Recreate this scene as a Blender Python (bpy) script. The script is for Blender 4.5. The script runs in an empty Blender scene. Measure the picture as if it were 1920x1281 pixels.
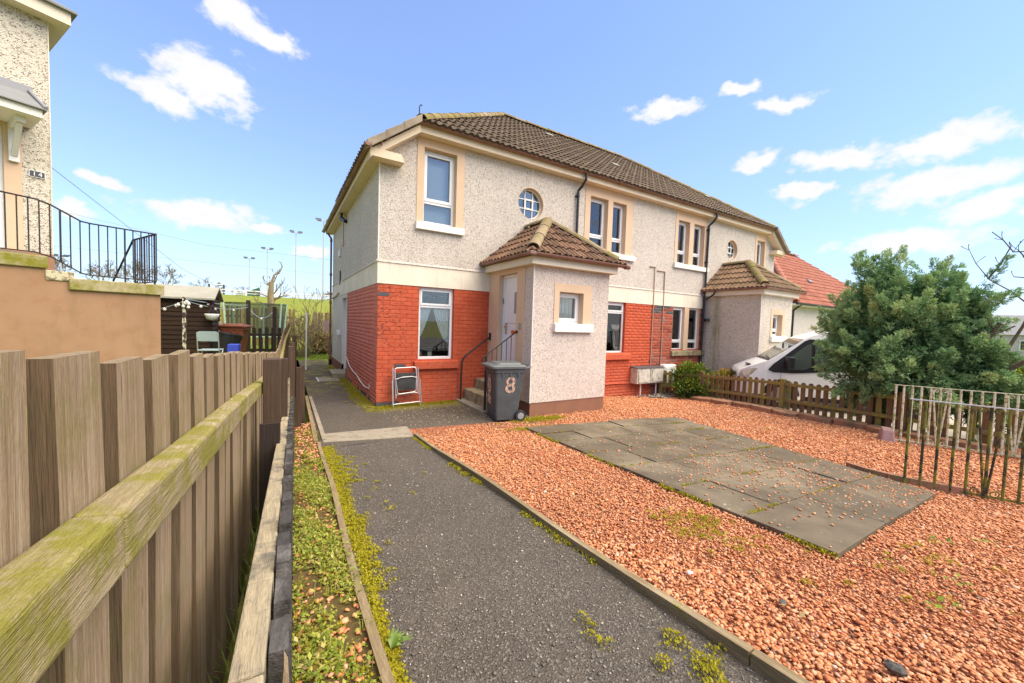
import bpy, bmesh, math, random
import numpy as np
from mathutils import Vector, Matrix

random.seed(7)
RNG = np.random.default_rng(11)
SC = bpy.context.scene
COL = SC.collection
R = math.radians

# ------------------------------------------------------------------ camera
CAM = Vector((-1.6035, -7.7324, 1.7152))
YAW, PITCH, ROLL, FPX = 0.5427, -0.0468, 0.0329, 721.1
cam_d = bpy.data.cameras.new('camera')
cam = bpy.data.objects.new('camera', cam_d)
COL.objects.link(cam)
SC.camera = cam
_f = Vector((math.sin(YAW) * math.cos(PITCH), math.cos(YAW) * math.cos(PITCH), math.sin(PITCH)))
_r = Vector((math.cos(YAW), -math.sin(YAW), 0))
_u = _r.cross(_f)
_r2 = math.cos(ROLL) * _r + math.sin(ROLL) * _u
_u2 = -math.sin(ROLL) * _r + math.cos(ROLL) * _u
cam.matrix_world = Matrix(((_r2.x, _u2.x, -_f.x, CAM.x), (_r2.y, _u2.y, -_f.y, CAM.y),
                           (_r2.z, _u2.z, -_f.z, CAM.z), (0, 0, 0, 1)))
cam_d.sensor_width = 36.0
cam_d.lens = FPX / 1920 * 36.0
cam_d.clip_start = 0.02
cam_d.clip_end = 3000

# ------------------------------------------------------------------ light
SUN_DIR = Vector((0.36, -0.42, 0.83)).normalized()      # towards the sun
SUN_STRENGTH, SUN_ANGLE = 4.1, 70.0
SKY_STRENGTH = 0.15
EXPOSURE = 0.93
SC.view_settings.view_transform = 'Standard'
SC.view_settings.look = 'None'
SC.view_settings.gamma = 1.0
SC.view_settings.use_curve_mapping = False
SC.view_settings.exposure = EXPOSURE
sun_d = bpy.data.lights.new('sun', 'SUN')
sun_d.energy = SUN_STRENGTH
sun_d.angle = R(SUN_ANGLE)
sun_d.color = (1.0, 0.87, 0.67)
sun = bpy.data.objects.new('sun', sun_d)
COL.objects.link(sun)
sun.rotation_euler = SUN_DIR.to_track_quat('Z', 'Y').to_euler()

world = bpy.data.worlds.new('World')
SC.world = world
world.use_nodes = True
SC.cycles.max_bounces = 6
SC.cycles.diffuse_bounces = 3
SC.cycles.glossy_bounces = 3
SC.cycles.transparent_max_bounces = 12
SC.cycles.transmission_bounces = 4
SC.cycles.caustics_reflective = False
SC.cycles.caustics_refractive = False
SC.cycles.sample_clamp_indirect = 6.0


class NT:
    """small helper to write node trees"""
    def __init__(self, tree):
        self.t = tree
        self.n = tree.nodes
        self.l = tree.links

    def node(self, kind, **kw):
        nd = self.n.new(kind)
        for k, v in kw.items():
            if k == 'ins':
                for key, val in v.items():
                    self.put(nd.inputs[key], val)
            else:
                setattr(nd, k, v)
        return nd

    def put(self, sock, val):
        if isinstance(val, bpy.types.NodeSocket):
            self.l.new(val, sock)
        elif isinstance(val, tuple) and len(val) == 3 and sock.type == 'RGBA':
            sock.default_value = (*val, 1)
        else:
            sock.default_value = val

    def math(self, op, a, b=0.0, c=None, clamp=False):
        nd = self.n.new('ShaderNodeMath')
        nd.operation = op
        nd.use_clamp = clamp
        self.put(nd.inputs[0], a)
        self.put(nd.inputs[1], b)
        if c is not None:
            self.put(nd.inputs[2], c)
        return nd.outputs[0]

    def vmath(self, op, a, b=None, out=0):
        nd = self.n.new('ShaderNodeVectorMath')
        nd.operation = op
        self.put(nd.inputs[0], a)
        if b is not None:
            self.put(nd.inputs[1], b)
        return nd.outputs[out]

    def mix(self, fac, a, b, blend='MIX'):
        nd = self.n.new('ShaderNodeMix')
        nd.data_type = 'RGBA'
        nd.blend_type = blend
        nd.clamp_factor = True
        self.put(nd.inputs[0], fac)
        self.put(nd.inputs[6], a)
        self.put(nd.inputs[7], b)
        return nd.outputs[2]

    def ramp(self, fac, stops, interp='LINEAR'):
        nd = self.n.new('ShaderNodeValToRGB')
        nd.color_ramp.interpolation = interp
        el = nd.color_ramp.elements
        while len(el) > 1:
            el.remove(el[-1])
        for i, (p, c) in enumerate(stops):
            e = el[0] if i == 0 else el.new(p)
            e.position = p
            e.color = (*c, 1) if len(c) == 3 else c
        self.put(nd.inputs[0], fac)
        return nd.outputs[0]

    def step(self, x, lo, hi, smooth=False):
        nd = self.n.new('ShaderNodeMapRange')
        if smooth:
            nd.interpolation_type = 'SMOOTHSTEP'
        self.put(nd.inputs[0], x)
        self.put(nd.inputs[1], lo)
        self.put(nd.inputs[2], hi)
        nd.inputs[3].default_value = 0
        nd.inputs[4].default_value = 1
        return nd.outputs[0]

    def noise(self, vec, scale, detail=2.0, rough=0.5, dist=0.0, out=0):
        nd = self.n.new('ShaderNodeTexNoise')
        if vec is not None:
            self.l.new(vec, nd.inputs['Vector'])
        nd.inputs['Scale'].default_value = scale
        nd.inputs['Detail'].default_value = detail
        nd.inputs['Roughness'].default_value = rough
        nd.inputs['Distortion'].default_value = dist
        return nd.outputs[out]

    def voronoi(self, vec, scale, out='Distance', feature='F1', rnd=1.0):
        nd = self.n.new('ShaderNodeTexVoronoi')
        nd.feature = feature
        if vec is not None:
            self.l.new(vec, nd.inputs['Vector'])
        nd.inputs['Scale'].default_value = scale
        nd.inputs['Randomness'].default_value = rnd
        return nd.outputs[out]

    def pos(self):
        return self.n.new('ShaderNodeNewGeometry').outputs['Position']

    def normal(self):
        return self.n.new('ShaderNodeNewGeometry').outputs['Normal']

    def island(self):
        return self.n.new('ShaderNodeNewGeometry').outputs['Random Per Island']

    def objrand(self):
        return self.n.new('ShaderNodeObjectInfo').outputs['Random']

    def objco(self):
        return self.n.new('ShaderNodeTexCoord').outputs['Object']

    def scale(self, vec, s):
        return self.vmath('MULTIPLY', vec, s)

    def sep(self, vec, i):
        nd = self.n.new('ShaderNodeSeparateXYZ')
        self.l.new(vec, nd.inputs[0])
        return nd.outputs[i]

    def bump(self, h, strength, dist=0.01):
        nd = self.n.new('ShaderNodeBump')
        nd.inputs['Strength'].default_value = strength
        nd.inputs['Distance'].default_value = dist
        self.l.new(h, nd.inputs['Height'])
        return nd.outputs[0]


# ------------------------------------------------------------------ sky with clouds
def build_sky():
    t = NT(world.node_tree)
    world.node_tree.nodes.clear()
    out = t.node('ShaderNodeOutputWorld')
    bg = t.node('ShaderNodeBackground')
    bg.inputs['Strength'].default_value = SKY_STRENGTH
    t.l.new(bg.outputs[0], out.inputs[0])
    sky = t.node('ShaderNodeTexSky')
    sky.sky_type = 'NISHITA'
    sky.sun_disc = False
    sky.sun_elevation = math.asin(SUN_DIR.z)
    sky.sun_rotation = math.atan2(SUN_DIR.x, SUN_DIR.y)
    sky.air_density = 1.0
    sky.dust_density = 0.6
    sky.ozone_density = 2.2
    co = t.node('ShaderNodeTexCoord').outputs['Generated']
    sp = t.node('ShaderNodeSeparateXYZ')
    t.l.new(co, sp.inputs[0])
    az = t.math('ARCTAN2', sp.outputs[0], sp.outputs[1])
    el = t.math('ARCSINE', sp.outputs[2])
    warp = t.node('ShaderNodeTexNoise')
    warp.inputs['Scale'].default_value = 13.0
    warp.inputs['Detail'].default_value = 3.0
    t.l.new(co, warp.inputs['Vector'])
    cc = t.node('ShaderNodeCombineXYZ')
    t.l.new(az, cc.inputs[0])
    t.l.new(el, cc.inputs[1])
    wv = t.vmath('MULTIPLY', t.vmath('SUBTRACT', warp.outputs['Color'], (0.5, 0.5, 0.5)), (0.11, 0.065, 0.0))
    P = t.vmath('ADD', cc.outputs[0], wv)

    def dirpx(x, y):
        v = ((x - 960) / FPX) * _r2 - ((y - 640.5) / FPX) * _u2 + _f
        v.normalize()
        return math.atan2(v.x, v.y), math.asin(v.z)
    acc = None
    for (x, y, w, h) in CLOUDS:
        a, e = dirpx(x, y)
        a1, _ = dirpx(x + w, y)
        a0, _ = dirpx(x - w, y)
        _, e1 = dirpx(x, y - h)
        _, e0 = dirpx(x, y + h)
        W = max(0.02, (a1 - a0) / 2) * 1.12
        Hh = max(0.012, (e1 - e0) / 2) * 1.15
        d = t.vmath('SUBTRACT', P, (a, e, 0))
        d = t.vmath('MULTIPLY', d, (1 / W, 1 / Hh, 0))
        ln = t.vmath('LENGTH', d, out='Value')
        acc = ln if acc is None else t.math('MINIMUM', acc, ln)
    fine = t.noise(t.scale(co, (1, 1, 1.6)), 30.0, 4.5, 0.62)
    # the same fair-weather cloud carries on round the rest of the sky
    rest = t.step(t.noise(t.scale(co, (1, 1, 2.2)), 3.4, 2.0, 0.5), 0.66, 0.46)
    out_ = t.step(t.math('ABSOLUTE', t.math('SUBTRACT', az, YAW)), 1.0, 1.12)
    acc = t.math('MINIMUM', acc, t.math('ADD', t.math('MULTIPLY', rest, 1.6), t.math('MULTIPLY', t.math('SUBTRACT', 1.0, out_), 9.0)))
    edge = t.math('ADD', acc, t.math('MULTIPLY', t.math('SUBTRACT', fine, 0.5), 1.7))
    mask = t.step(edge, 1.15, 0.50, True)
    G = 1.0 / (SKY_STRENGTH * 2 ** EXPOSURE)
    white = t.mix(fine, (0.90 * G, 0.91 * G, 0.94 * G), (1.12 * G, 1.11 * G, 1.10 * G))
    blue = t.mix(1.0, sky.outputs[0], SKY_TINT, 'MULTIPLY')
    # pale water-vapour haze that thickens towards the horizon
    hz = t.math('POWER', t.math('SUBTRACT', 1.0, t.math('ABSOLUTE', sp.outputs[2], clamp=True)), 4.0)
    blue = t.mix(t.math('ADD', t.math('MULTIPLY', hz, SKY_HAZE[0]), SKY_HAZE[1]), blue,
                 (0.64 * G, 0.78 * G, 0.98 * G))
    t.l.new(t.mix(mask, blue, white), bg.inputs['Color'])


SKY_TINT = (0.82, 0.92, 1.16)
SKY_HAZE = (0.44, 0.19)
CLOUDS = [(385, 155, 90, 50), (300, 175, 75, 28), (435, 30, 55, 40), (500, 70, 70, 26), (378, 398, 105, 24), (200, 336, 50, 13),
          (140, 392, 44, 18), (505, 437, 54, 12), (590, 471, 34, 11), (1245, 205, 62, 18), (1385, 172, 36, 10), (1468, 194, 54, 11),
          (1775, 270, 125, 28), (1580, 300, 88, 24), (1425, 305, 42, 16), (1755, 348, 150, 30),
          (1850, 395, 80, 26), (1490, 363, 62, 11), (1700, 455, 140, 24)]
build_sky()

# ------------------------------------------------------------------ materials
MATS = {}


def mat(name, col=(0.5, 0.5, 0.5), rough=0.7, fn=None, metallic=0.0, spec=0.5):
    """procedural material; fn(t) -> (colour, bump height socket or None, bump strength, bump distance)"""
    m = bpy.data.materials.new(name)
    m.use_nodes = True
    t = NT(m.node_tree)
    bs = m.node_tree.nodes['Principled BSDF']
    bs.inputs['Roughness'].default_value = rough
    bs.inputs['Metallic'].default_value = metallic
    bs.inputs['Specular IOR Level'].default_value = spec
    bs.inputs['Base Color'].default_value = (*col, 1)
    if fn:
        r = fn(t)
        c, h = r[0], r[1]
        if c is not None:
            t.put(bs.inputs['Base Color'], c)
        if h is not None:
            t.l.new(t.bump(h, r[2], r[3]), bs.inputs['Normal'])
        if len(r) > 4 and r[4] is not None:
            t.put(bs.inputs['Roughness'], r[4])
    MATS[name] = m
    return m


def blotch(t, col, amt=0.12, s=2.0, dirt=(0.3, 0.27, 0.2), dirt_amt=0.35, lo=0.55, hi=0.8, p=None):
    """colour with soft large-scale variation and irregular dirty patches"""
    p = p or t.pos()
    n = t.noise(p, s, 5, 0.6)
    c = t.mix(t.step(n, 0.3, 0.7), tuple(x * (1 - amt) for x in col), tuple(min(1, x * (1 + amt)) for x in col))
    d = t.step(t.noise(p, s * 0.7 + 3, 6, 0.65), lo, hi, True)
    return t.mix(t.math('MULTIPLY', d, dirt_amt), c, dirt)


def harl(name, base, dark, pink, dens=0.5, sc=95.0, amt=1.0, algae=False):
    def fn(t):
        p = t.pos()
        r1 = t.sep(t.voronoi(p, sc, 'Color'), 0)
        r2 = t.sep(t.voronoi(t.vmath('ADD', p, (3.1, 1.7, 5.3)), sc * 0.5, 'Color'), 1)
        c = blotch(t, base, 0.07, 1.1, (0.42, 0.36, 0.26), 0.22, 0.5, 0.85)
        st = t.step(t.noise(t.scale(p, (3.2, 3.2, 0.35)), 1.6, 5, 0.65), 0.54, 0.76)
        c = t.mix(t.math('MULTIPLY', st, 0.30), c, (0.40, 0.33, 0.23))
        c = t.mix(t.math('MULTIPLY', t.step(r1, dens, dens + 0.25), 0.55 * amt), c, pink)
        c = t.mix(t.math('MULTIPLY', t.step(r1, 0.86, 0.90), 0.8 * amt), c, dark)
        c = t.mix(t.math('MULTIPLY', t.step(r2, 0.92, 0.95), 0.5 * amt), c, dark)
        if algae:
            y = t.sep(p, 1)
            k = t.math('ADD', t.math('ABSOLUTE', t.math('ADD', y, 0.42)), t.math('MULTIPLY', t.noise(t.scale(p, (4, 4, 1)), 2.0, 4, 0.6), 0.55))
            c = t.mix(t.math('MULTIPLY', t.step(k, 0.46, 0.22), 0.75), c, (0.22, 0.22, 0.06))
        h = t.voronoi(p, sc, 'Distance')
        return c, h, 0.9, 0.012
    return mat(name, rough=0.9, fn=fn, spec=0.25)


harl('harl_wall', (0.73, 0.655, 0.565), (0.24, 0.18, 0.125), (0.60, 0.50, 0.41))
harl('harl_porch', (0.80, 0.70, 0.60), (0.25, 0.18, 0.15), (0.66, 0.50, 0.43), 0.45, 110)
harl('harl_porch_far', (0.74, 0.66, 0.55), (0.24, 0.19, 0.15), (0.62, 0.52, 0.42), 0.45, 100, 1.0, True)
harl('harl_grey', (0.70, 0.64, 0.52), (0.17, 0.135, 0.10), (0.50, 0.43, 0.34), 0.45, 70, 1.0)
harl('harl_far', (0.66, 0.58, 0.54), (0.3, 0.26, 0.23), (0.5, 0.43, 0.40), 0.5, 60, 0.6)


def f_band(t):
    p = t.pos()
    c = blotch(t, (0.78, 0.69, 0.55), 0.08, 1.6, (0.40, 0.34, 0.23), 0.5, 0.52, 0.8)
    s = t.step(t.noise(t.scale(p, (6, 6, 0.5)), 2.0, 4, 0.6), 0.58, 0.75)
    c = t.mix(t.math('MULTIPLY', s, 0.35), c, (0.36, 0.31, 0.22))
    sp = t.step(t.noise(p, 14, 3, 0.6), 0.70, 0.74)
    c = t.mix(t.math('MULTIPLY', sp, 0.5), c, (0.3, 0.26, 0.18))
    return c, t.noise(p, 60, 3), 0.25, 0.004


mat('render_band', rough=0.9, fn=f_band, spec=0.2)
mat('peach_paint', rough=0.75, fn=lambda t: (blotch(t, (0.66, 0.47, 0.31), 0.05, 3.0, (0.45, 0.33, 0.22), 0.25), t.noise(t.pos(), 90, 2), 0.15, 0.003), spec=0.3)
mat('cream_fascia', rough=0.65, fn=lambda t: (blotch(t, (0.74, 0.60, 0.43), 0.05, 2.0, (0.42, 0.36, 0.2), 0.4, 0.56, 0.8), None), spec=0.3)
mat('cream_fascia_pale', rough=0.65, fn=lambda t: (blotch(t, (0.72, 0.63, 0.49), 0.05, 2.0, (0.42, 0.40, 0.2), 0.5, 0.55, 0.8), None), spec=0.3)
mat('white_sill', rough=0.6, fn=lambda t: (blotch(t, (0.80, 0.76, 0.68), 0.04, 4.0, (0.5, 0.47, 0.38), 0.3, 0.6, 0.85), None), spec=0.3)
mat('upvc', (0.80, 0.80, 0.79), 0.32)
mat('render_lower', rough=0.85, fn=lambda t: (blotch(t, (0.66, 0.60, 0.50), 0.06, 2.0, (0.45, 0.40, 0.30), 0.4), t.noise(t.pos(), 40, 3), 0.2, 0.004), spec=0.2)
mat('brown_skirting', rough=0.85, fn=lambda t: (blotch(t, (0.26, 0.125, 0.075), 0.08, 3.0, (0.16, 0.11, 0.07), 0.5), t.noise(t.pos(), 50, 3), 0.2, 0.003), spec=0.25)


def f_brick_painted(t):
    p = t.pos()
    rnd = t.math('FRACT', t.math('ADD', t.objrand(), t.math('ADD', t.island(), 0.0)))
    c = t.mix(rnd, (0.49, 0.086, 0.034), (0.57, 0.108, 0.043))
    c = t.mix(t.math('MULTIPLY', t.step(t.noise(p, 1.3, 4, 0.6), 0.4, 0.7), 0.5), c, (0.43, 0.070, 0.030))
    # washed-out chalky bloom low on the wall
    z = t.sep(p, 2)
    low = t.math('MULTIPLY', t.step(z, 0.9, 0.15), t.step(t.noise(p, 2.5, 5, 0.65), 0.35, 0.7))
    c = t.mix(t.math('MULTIPLY', low, 0.35), c, (0.50, 0.20, 0.14))
    fade = t.step(t.noise(t.scale(p, (1, 1, 1.5)), 4.5, 6, 0.7), 0.50, 0.72)
    c = t.mix(t.math('MULTIPLY', fade, 0.40), c, (0.60, 0.17, 0.075))
    near_corner = t.math('MULTIPLY', t.step(t.sep(p, 0), 0.75, 0.0), t.step(z, 0.5, 1.4))
    w = t.step(t.math('ADD', t.noise(t.scale(p, (1, 1, 2.6)), 15, 5, 0.7), t.math('MULTIPLY', near_corner, 0.085)), 0.605, 0.625)
    c = t.mix(t.math('MULTIPLY', w, 0.9), c, (0.05, 0.035, 0.03))
    w2 = t.step(t.noise(t.scale(p, (1, 1, 4)), 16, 3, 0.7), 0.72, 0.75)
    c = t.mix(t.math('MULTIPLY', w2, 0.7), c, (0.62, 0.5, 0.44))
    return c, t.noise(p, 120, 3), 0.25, 0.003


mat('brick_paint', rough=0.7, fn=f_brick_painted, spec=0.3)


def f_mortar_painted(t):
    p = t.pos()
    c = t.mix(t.noise(p, 2, 3), (0.43, 0.074, 0.025), (0.52, 0.094, 0.034))
    w = t.step(t.noise(p, 5, 4, 0.7), 0.60, 0.68)
    return t.mix(t.math('MULTIPLY', w, 0.6), c, (0.52, 0.30, 0.22)), None


mat('mortar_paint', rough=0.85, fn=f_mortar_painted, spec=0.2)


def f_brick_side(t):
    p = t.pos()
    rnd = t.math('FRACT', t.math('ADD', t.objrand(), t.island()))
    c = t.mix(rnd, (0.56, 0.15, 0.088), (0.63, 0.18, 0.115))
    c = t.mix(t.math('MULTIPLY', t.step(t.noise(p, 3, 4, 0.6), 0.5, 0.75), 0.4), c, (0.50, 0.22, 0.16))
    return c, t.noise(p, 120, 3), 0.25, 0.003


mat('brick_side', rough=0.75, fn=f_brick_side, spec=0.3)
mat('mortar_side', rough=0.85, fn=lambda t: (t.mix(t.step(t.noise(t.pos(), 3, 4), 0.45, 0.6), (0.50, 0.135, 0.08), (0.68, 0.36, 0.26)), None), spec=0.2)


def f_brick_bare(t):
    p = t.pos()
    rnd = t.math('FRACT', t.math('ADD', t.math('MULTIPLY', t.objrand(), 7.3), t.math('MULTIPLY', t.island(), 5.7)))
    c = t.ramp(rnd, [(0, (0.22, 0.055, 0.035)), (0.45, (0.40, 0.085, 0.045)), (0.8, (0.46, 0.12, 0.06)), (1, (0.30, 0.14, 0.11))])
    c = t.mix(t.math('MULTIPLY', t.step(t.noise(p, 2.4, 5, 0.65), 0.5, 0.75), 0.5), c, (0.20, 0.13, 0.12))
    return c, t.noise(p, 90, 3), 0.4, 0.004


mat('brick_bare', rough=0.85, fn=f_brick_bare, spec=0.25)
mat('brick_soot', rough=0.8, fn=lambda t: (t.mix(t.noise(t.pos(), 18, 4), (0.03, 0.028, 0.03), (0.13, 0.12, 0.125)), t.noise(t.pos(), 90, 3), 0.4, 0.004))
mat('mortar_bare', rough=0.95, fn=lambda t: (t.mix(t.noise(t.pos(), 5, 4), (0.30, 0.16, 0.12), (0.52, 0.36, 0.29)), None), spec=0.2)


def f_tile(c0, c1, moss, mlo, mhi):
    def fn(t):
        p = t.pos()
        rnd = t.math('FRACT', t.math('ADD', t.objrand(), t.island()))
        c = t.mix(rnd, c0, c1)
        c = t.mix(t.math('MULTIPLY', t.step(t.noise(p, 3.5, 5, 0.65), 0.4, 0.7), 0.55), c, (0.09, 0.062, 0.04))
        lich = t.step(t.noise(p, 26, 3, 0.6), 0.66, 0.72)
        c = t.mix(t.math('MULTIPLY', lich, 0.4), c, (0.42, 0.36, 0.24))
        m = t.step(t.noise(p, 4.5, 6, 0.7), mlo, mhi)
        c = t.mix(m, c, moss)
        return c, t.noise(p, 55, 4, 0.6), 0.5, 0.008
    return fn


mat('tile_brown', rough=0.85, fn=f_tile((0.115, 0.078, 0.050), (0.175, 0.122, 0.078), (0.15, 0.12, 0.03), 0.52, 0.8), spec=0.25)
mat('tile_porch', rough=0.85, fn=f_tile((0.12, 0.064, 0.038), (0.26, 0.14, 0.08), (0.17, 0.11, 0.03), 0.55, 0.8), spec=0.25)
mat('tile_porch_far', rough=0.85, fn=f_tile((0.19, 0.115, 0.066), (0.33, 0.19, 0.11), (0.16, 0.13, 0.035), 0.5, 0.75), spec=0.25)
mat('tile_ridge', rough=0.9, fn=f_tile((0.26, 0.19, 0.11), (0.34, 0.26, 0.16), (0.20, 0.17, 0.02), 0.5, 0.62), spec=0.2)
mat('tile_ridge_moss', rough=0.95, fn=f_tile((0.22, 0.165, 0.09), (0.28, 0.21, 0.12), (0.20, 0.18, 0.03), 0.46, 0.62), spec=0.15)
mat('tile_verge', rough=0.8, fn=f_tile((0.30, 0.24, 0.17), (0.36, 0.29, 0.21), (0.2, 0.18, 0.1), 0.7, 0.9), spec=0.25)
mat('tile_red', rough=0.8, fn=f_tile((0.40, 0.13, 0.08), (0.50, 0.19, 0.12), (0.30, 0.22, 0.05), 0.70, 0.9), spec=0.25)
mat('gutter_brown', rough=0.5, fn=lambda t: (blotch(t, (0.23, 0.115, 0.082), 0.1, 4.0, (0.14, 0.10, 0.06), 0.5), None))
mat('pipe_black', (0.018, 0.018, 0.019), 0.4)
mat('iron_black', rough=0.5, fn=lambda t: (t.mix(t.step(t.noise(t.pos(), 30, 4), 0.6, 0.7), (0.02, 0.018, 0.017), (0.09, 0.045, 0.03)), None))
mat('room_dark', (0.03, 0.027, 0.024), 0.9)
mat('curtain_white', (0.88, 0.91, 0.92), 0.9)
mat('curtain_teal', (0.02, 0.36, 0.42), 0.9)
mat('blind', (0.46, 0.41, 0.32), 0.9)
mat('reflection_white', (0.80, 0.80, 0.77), 0.9)  # white lining close behind upstairs panes, standing in for pale sky reflections
mat('lead', (0.25, 0.25, 0.26), 0.5)
mat('gold', (0.75, 0.48, 0.16), 0.3, metallic=1.0)
mat('letter_dark', (0.10, 0.09, 0.085), 0.5)
mat('white_paint', (0.78, 0.77, 0.73), 0.5)
mat('meter_box', rough=0.7, fn=lambda t: (blotch(t, (0.60, 0.56, 0.47), 0.08, 6.0, (0.22, 0.19, 0.13), 0.8, 0.45, 0.7), None))
mat('copper_pipe', (0.45, 0.30, 0.20), 0.6)


def glass(name, tint=(0.9, 0.95, 0.95), refl=0.22):
    m = bpy.data.materials.new(name)
    m.use_nodes = True
    t = NT(m.node_tree)
    m.node_tree.nodes.clear()
    out = t.node('ShaderNodeOutputMaterial')
    tr = t.node('ShaderNodeBsdfTransparent')
    tr.inputs[0].default_value = (*tint, 1)
    gl = t.node('ShaderNodeBsdfGlossy')
    gl.inputs['Roughness'].default_value = 0.015
    gl.inputs['Color'].default_value = (1, 1, 1, 1)
    lw = t.node('ShaderNodeFresnel')
    lw.inputs['IOR'].default_value = 1.5
    nz = t.bump(t.noise(t.pos(), 1.3, 2), 0.02, 0.05)
    t.l.new(nz, gl.inputs['Normal'])
    f = t.math('ADD', t.math('MULTIPLY', lw.outputs[0], 1.6), refl, clamp=True)
    mx = t.node('ShaderNodeMixShader')
    t.l.new(f, mx.inputs[0])
    t.l.new(tr.outputs[0], mx.inputs[1])
    t.l.new(gl.outputs[0], mx.inputs[2])
    t.l.new(mx.outputs[0], out.inputs[0])
    MATS[name] = m


glass('glass', refl=0.02)
glass('glass_bright', refl=0.03)
glass('glass_car', (0.45, 0.52, 0.50), 0.12)


def f_wood(base, dark, light, moss, mlo, mhi, grain=(60, 60, 2.2), mossmul=0.8):
    def fn(t):
        o = t.objco()
        rnd = t.objrand()
        off = t.vmath('ADD', o, t.vmath('MULTIPLY', t.node('ShaderNodeCombineXYZ', ins={0: rnd, 1: rnd, 2: rnd}).outputs[0], (13.0, 7.0, 29.0)))
        g = t.noise(t.scale(off, grain), 1.0, 4, 0.6, 0.6)
        c = t.mix(t.step(g, 0.3, 0.7), dark, base)
        c = t.mix(t.math('MULTIPLY', t.step(t.noise(t.scale(off, tuple(x * 0.4 for x in grain)), 1.0, 3, 0.6), 0.52, 0.72), 0.7), c, light)
        fg = t.noise(t.scale(off, tuple(x * 4.5 for x in grain)), 1.0, 3, 0.65)
        c = t.mix(t.math('MULTIPLY', t.step(fg, 0.42, 0.66), 0.45), c, dark)
        blo = t.noise(off, 9.0, 5, 0.7)
        c = t.mix(t.math('MULTIPLY', t.step(blo, 0.52, 0.72), 0.5), c, tuple(x * 0.6 for x in base))
        c = t.mix(t.math('MULTIPLY', rnd, 0.35), c, dark)
        kn = t.step(t.voronoi(t.scale(off, (grain[0] * 0.16, grain[1] * 0.16, grain[2] * 0.8)), 1.0), 0.10, 0.03)
        c = t.mix(t.math('MULTIPLY', kn, 0.7), c, tuple(x * 0.4 for x in dark))
        m = t.step(t.noise(off, 8.0, 7, 0.72), mlo, mhi)
        c = t.mix(t.math('MULTIPLY', m, mossmul), c, moss)
        return c, t.math('ADD', g, t.math('MULTIPLY', fg, 0.6)), 0.9, 0.006
    return fn


mat('wood_paling', rough=0.85, fn=f_wood((0.47, 0.355, 0.22), (0.25, 0.175, 0.10), (0.60, 0.49, 0.34), (0.24, 0.20, 0.07), 0.50, 0.68, (170, 170, 5.0)), spec=0.2)
mat('wood_paling_dark', rough=0.85, fn=f_wood((0.19, 0.12, 0.066), (0.10, 0.062, 0.035), (0.26, 0.18, 0.105), (0.11, 0.095, 0.03), 0.55, 0.8, (80, 80, 3.0)), spec=0.2)  # board edges: brown wood, with the shade of the gaps painted in
mat('wood_rail', rough=0.9, fn=f_wood((0.43, 0.345, 0.20), (0.25, 0.20, 0.10), (0.56, 0.46, 0.30), (0.22, 0.205, 0.022), 0.44, 0.55, (140, 9, 140), 0.85), spec=0.2)
mat('wood_brown', rough=0.7, fn=f_wood((0.10, 0.058, 0.034), (0.05, 0.03, 0.019), (0.17, 0.105, 0.063), (0.10, 0.09, 0.03), 0.68, 0.85), spec=0.3)
mat('wood_black', rough=0.85, fn=f_wood((0.10, 0.09, 0.082), (0.03, 0.027, 0.025), (0.25, 0.23, 0.215), (0.09, 0.08, 0.03), 0.66, 0.8, (30, 12, 30)), spec=0.25)
mat('wood_oldrail', rough=0.9, fn=f_wood((0.50, 0.41, 0.25), (0.24, 0.20, 0.14), (0.60, 0.51, 0.33), (0.13, 0.12, 0.10), 0.52, 0.62, (60, 6, 60), 0.8), spec=0.2)
mat('wood_edging', rough=0.9, fn=f_wood((0.34, 0.26, 0.15), (0.18, 0.13, 0.07), (0.45, 0.36, 0.23), (0.20, 0.19, 0.03), 0.56, 0.72, (40, 3, 40)), spec=0.2)
mat('wood_picket', rough=0.85, fn=f_wood((0.28, 0.165, 0.085), (0.15, 0.088, 0.048), (0.36, 0.245, 0.135), (0.25, 0.21, 0.03), 0.56, 0.70), spec=0.2)
mat('wood_picket_moss', rough=0.9, fn=f_wood((0.34, 0.25, 0.115), (0.20, 0.14, 0.068), (0.40, 0.33, 0.16), (0.29, 0.26, 0.025), 0.44, 0.62), spec=0.2)
mat('wood_picket_pale', rough=0.9, fn=f_wood((0.36, 0.29, 0.15), (0.22, 0.16, 0.08), (0.42, 0.36, 0.2), (0.30, 0.27, 0.08), 0.5, 0.7), spec=0.2)
mat('wood_dark_fence', rough=0.85, fn=f_wood((0.055, 0.038, 0.03), (0.025, 0.018, 0.015), (0.09, 0.065, 0.05), (0.1, 0.09, 0.03), 0.7, 0.9), spec=0.25)
mat('wood_shed', rough=0.85, fn=f_wood((0.060, 0.032, 0.020), (0.028, 0.017, 0.012), (0.11, 0.06, 0.035), (0.1, 0.06, 0.04), 0.7, 0.9, (2.2, 40, 40)), spec=0.25)
mat('felt_grey', rough=0.95, fn=lambda t: (blotch(t, (0.34, 0.33, 0.27), 0.1, 3, (0.22, 0.22, 0.14), 0.5), None))


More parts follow.
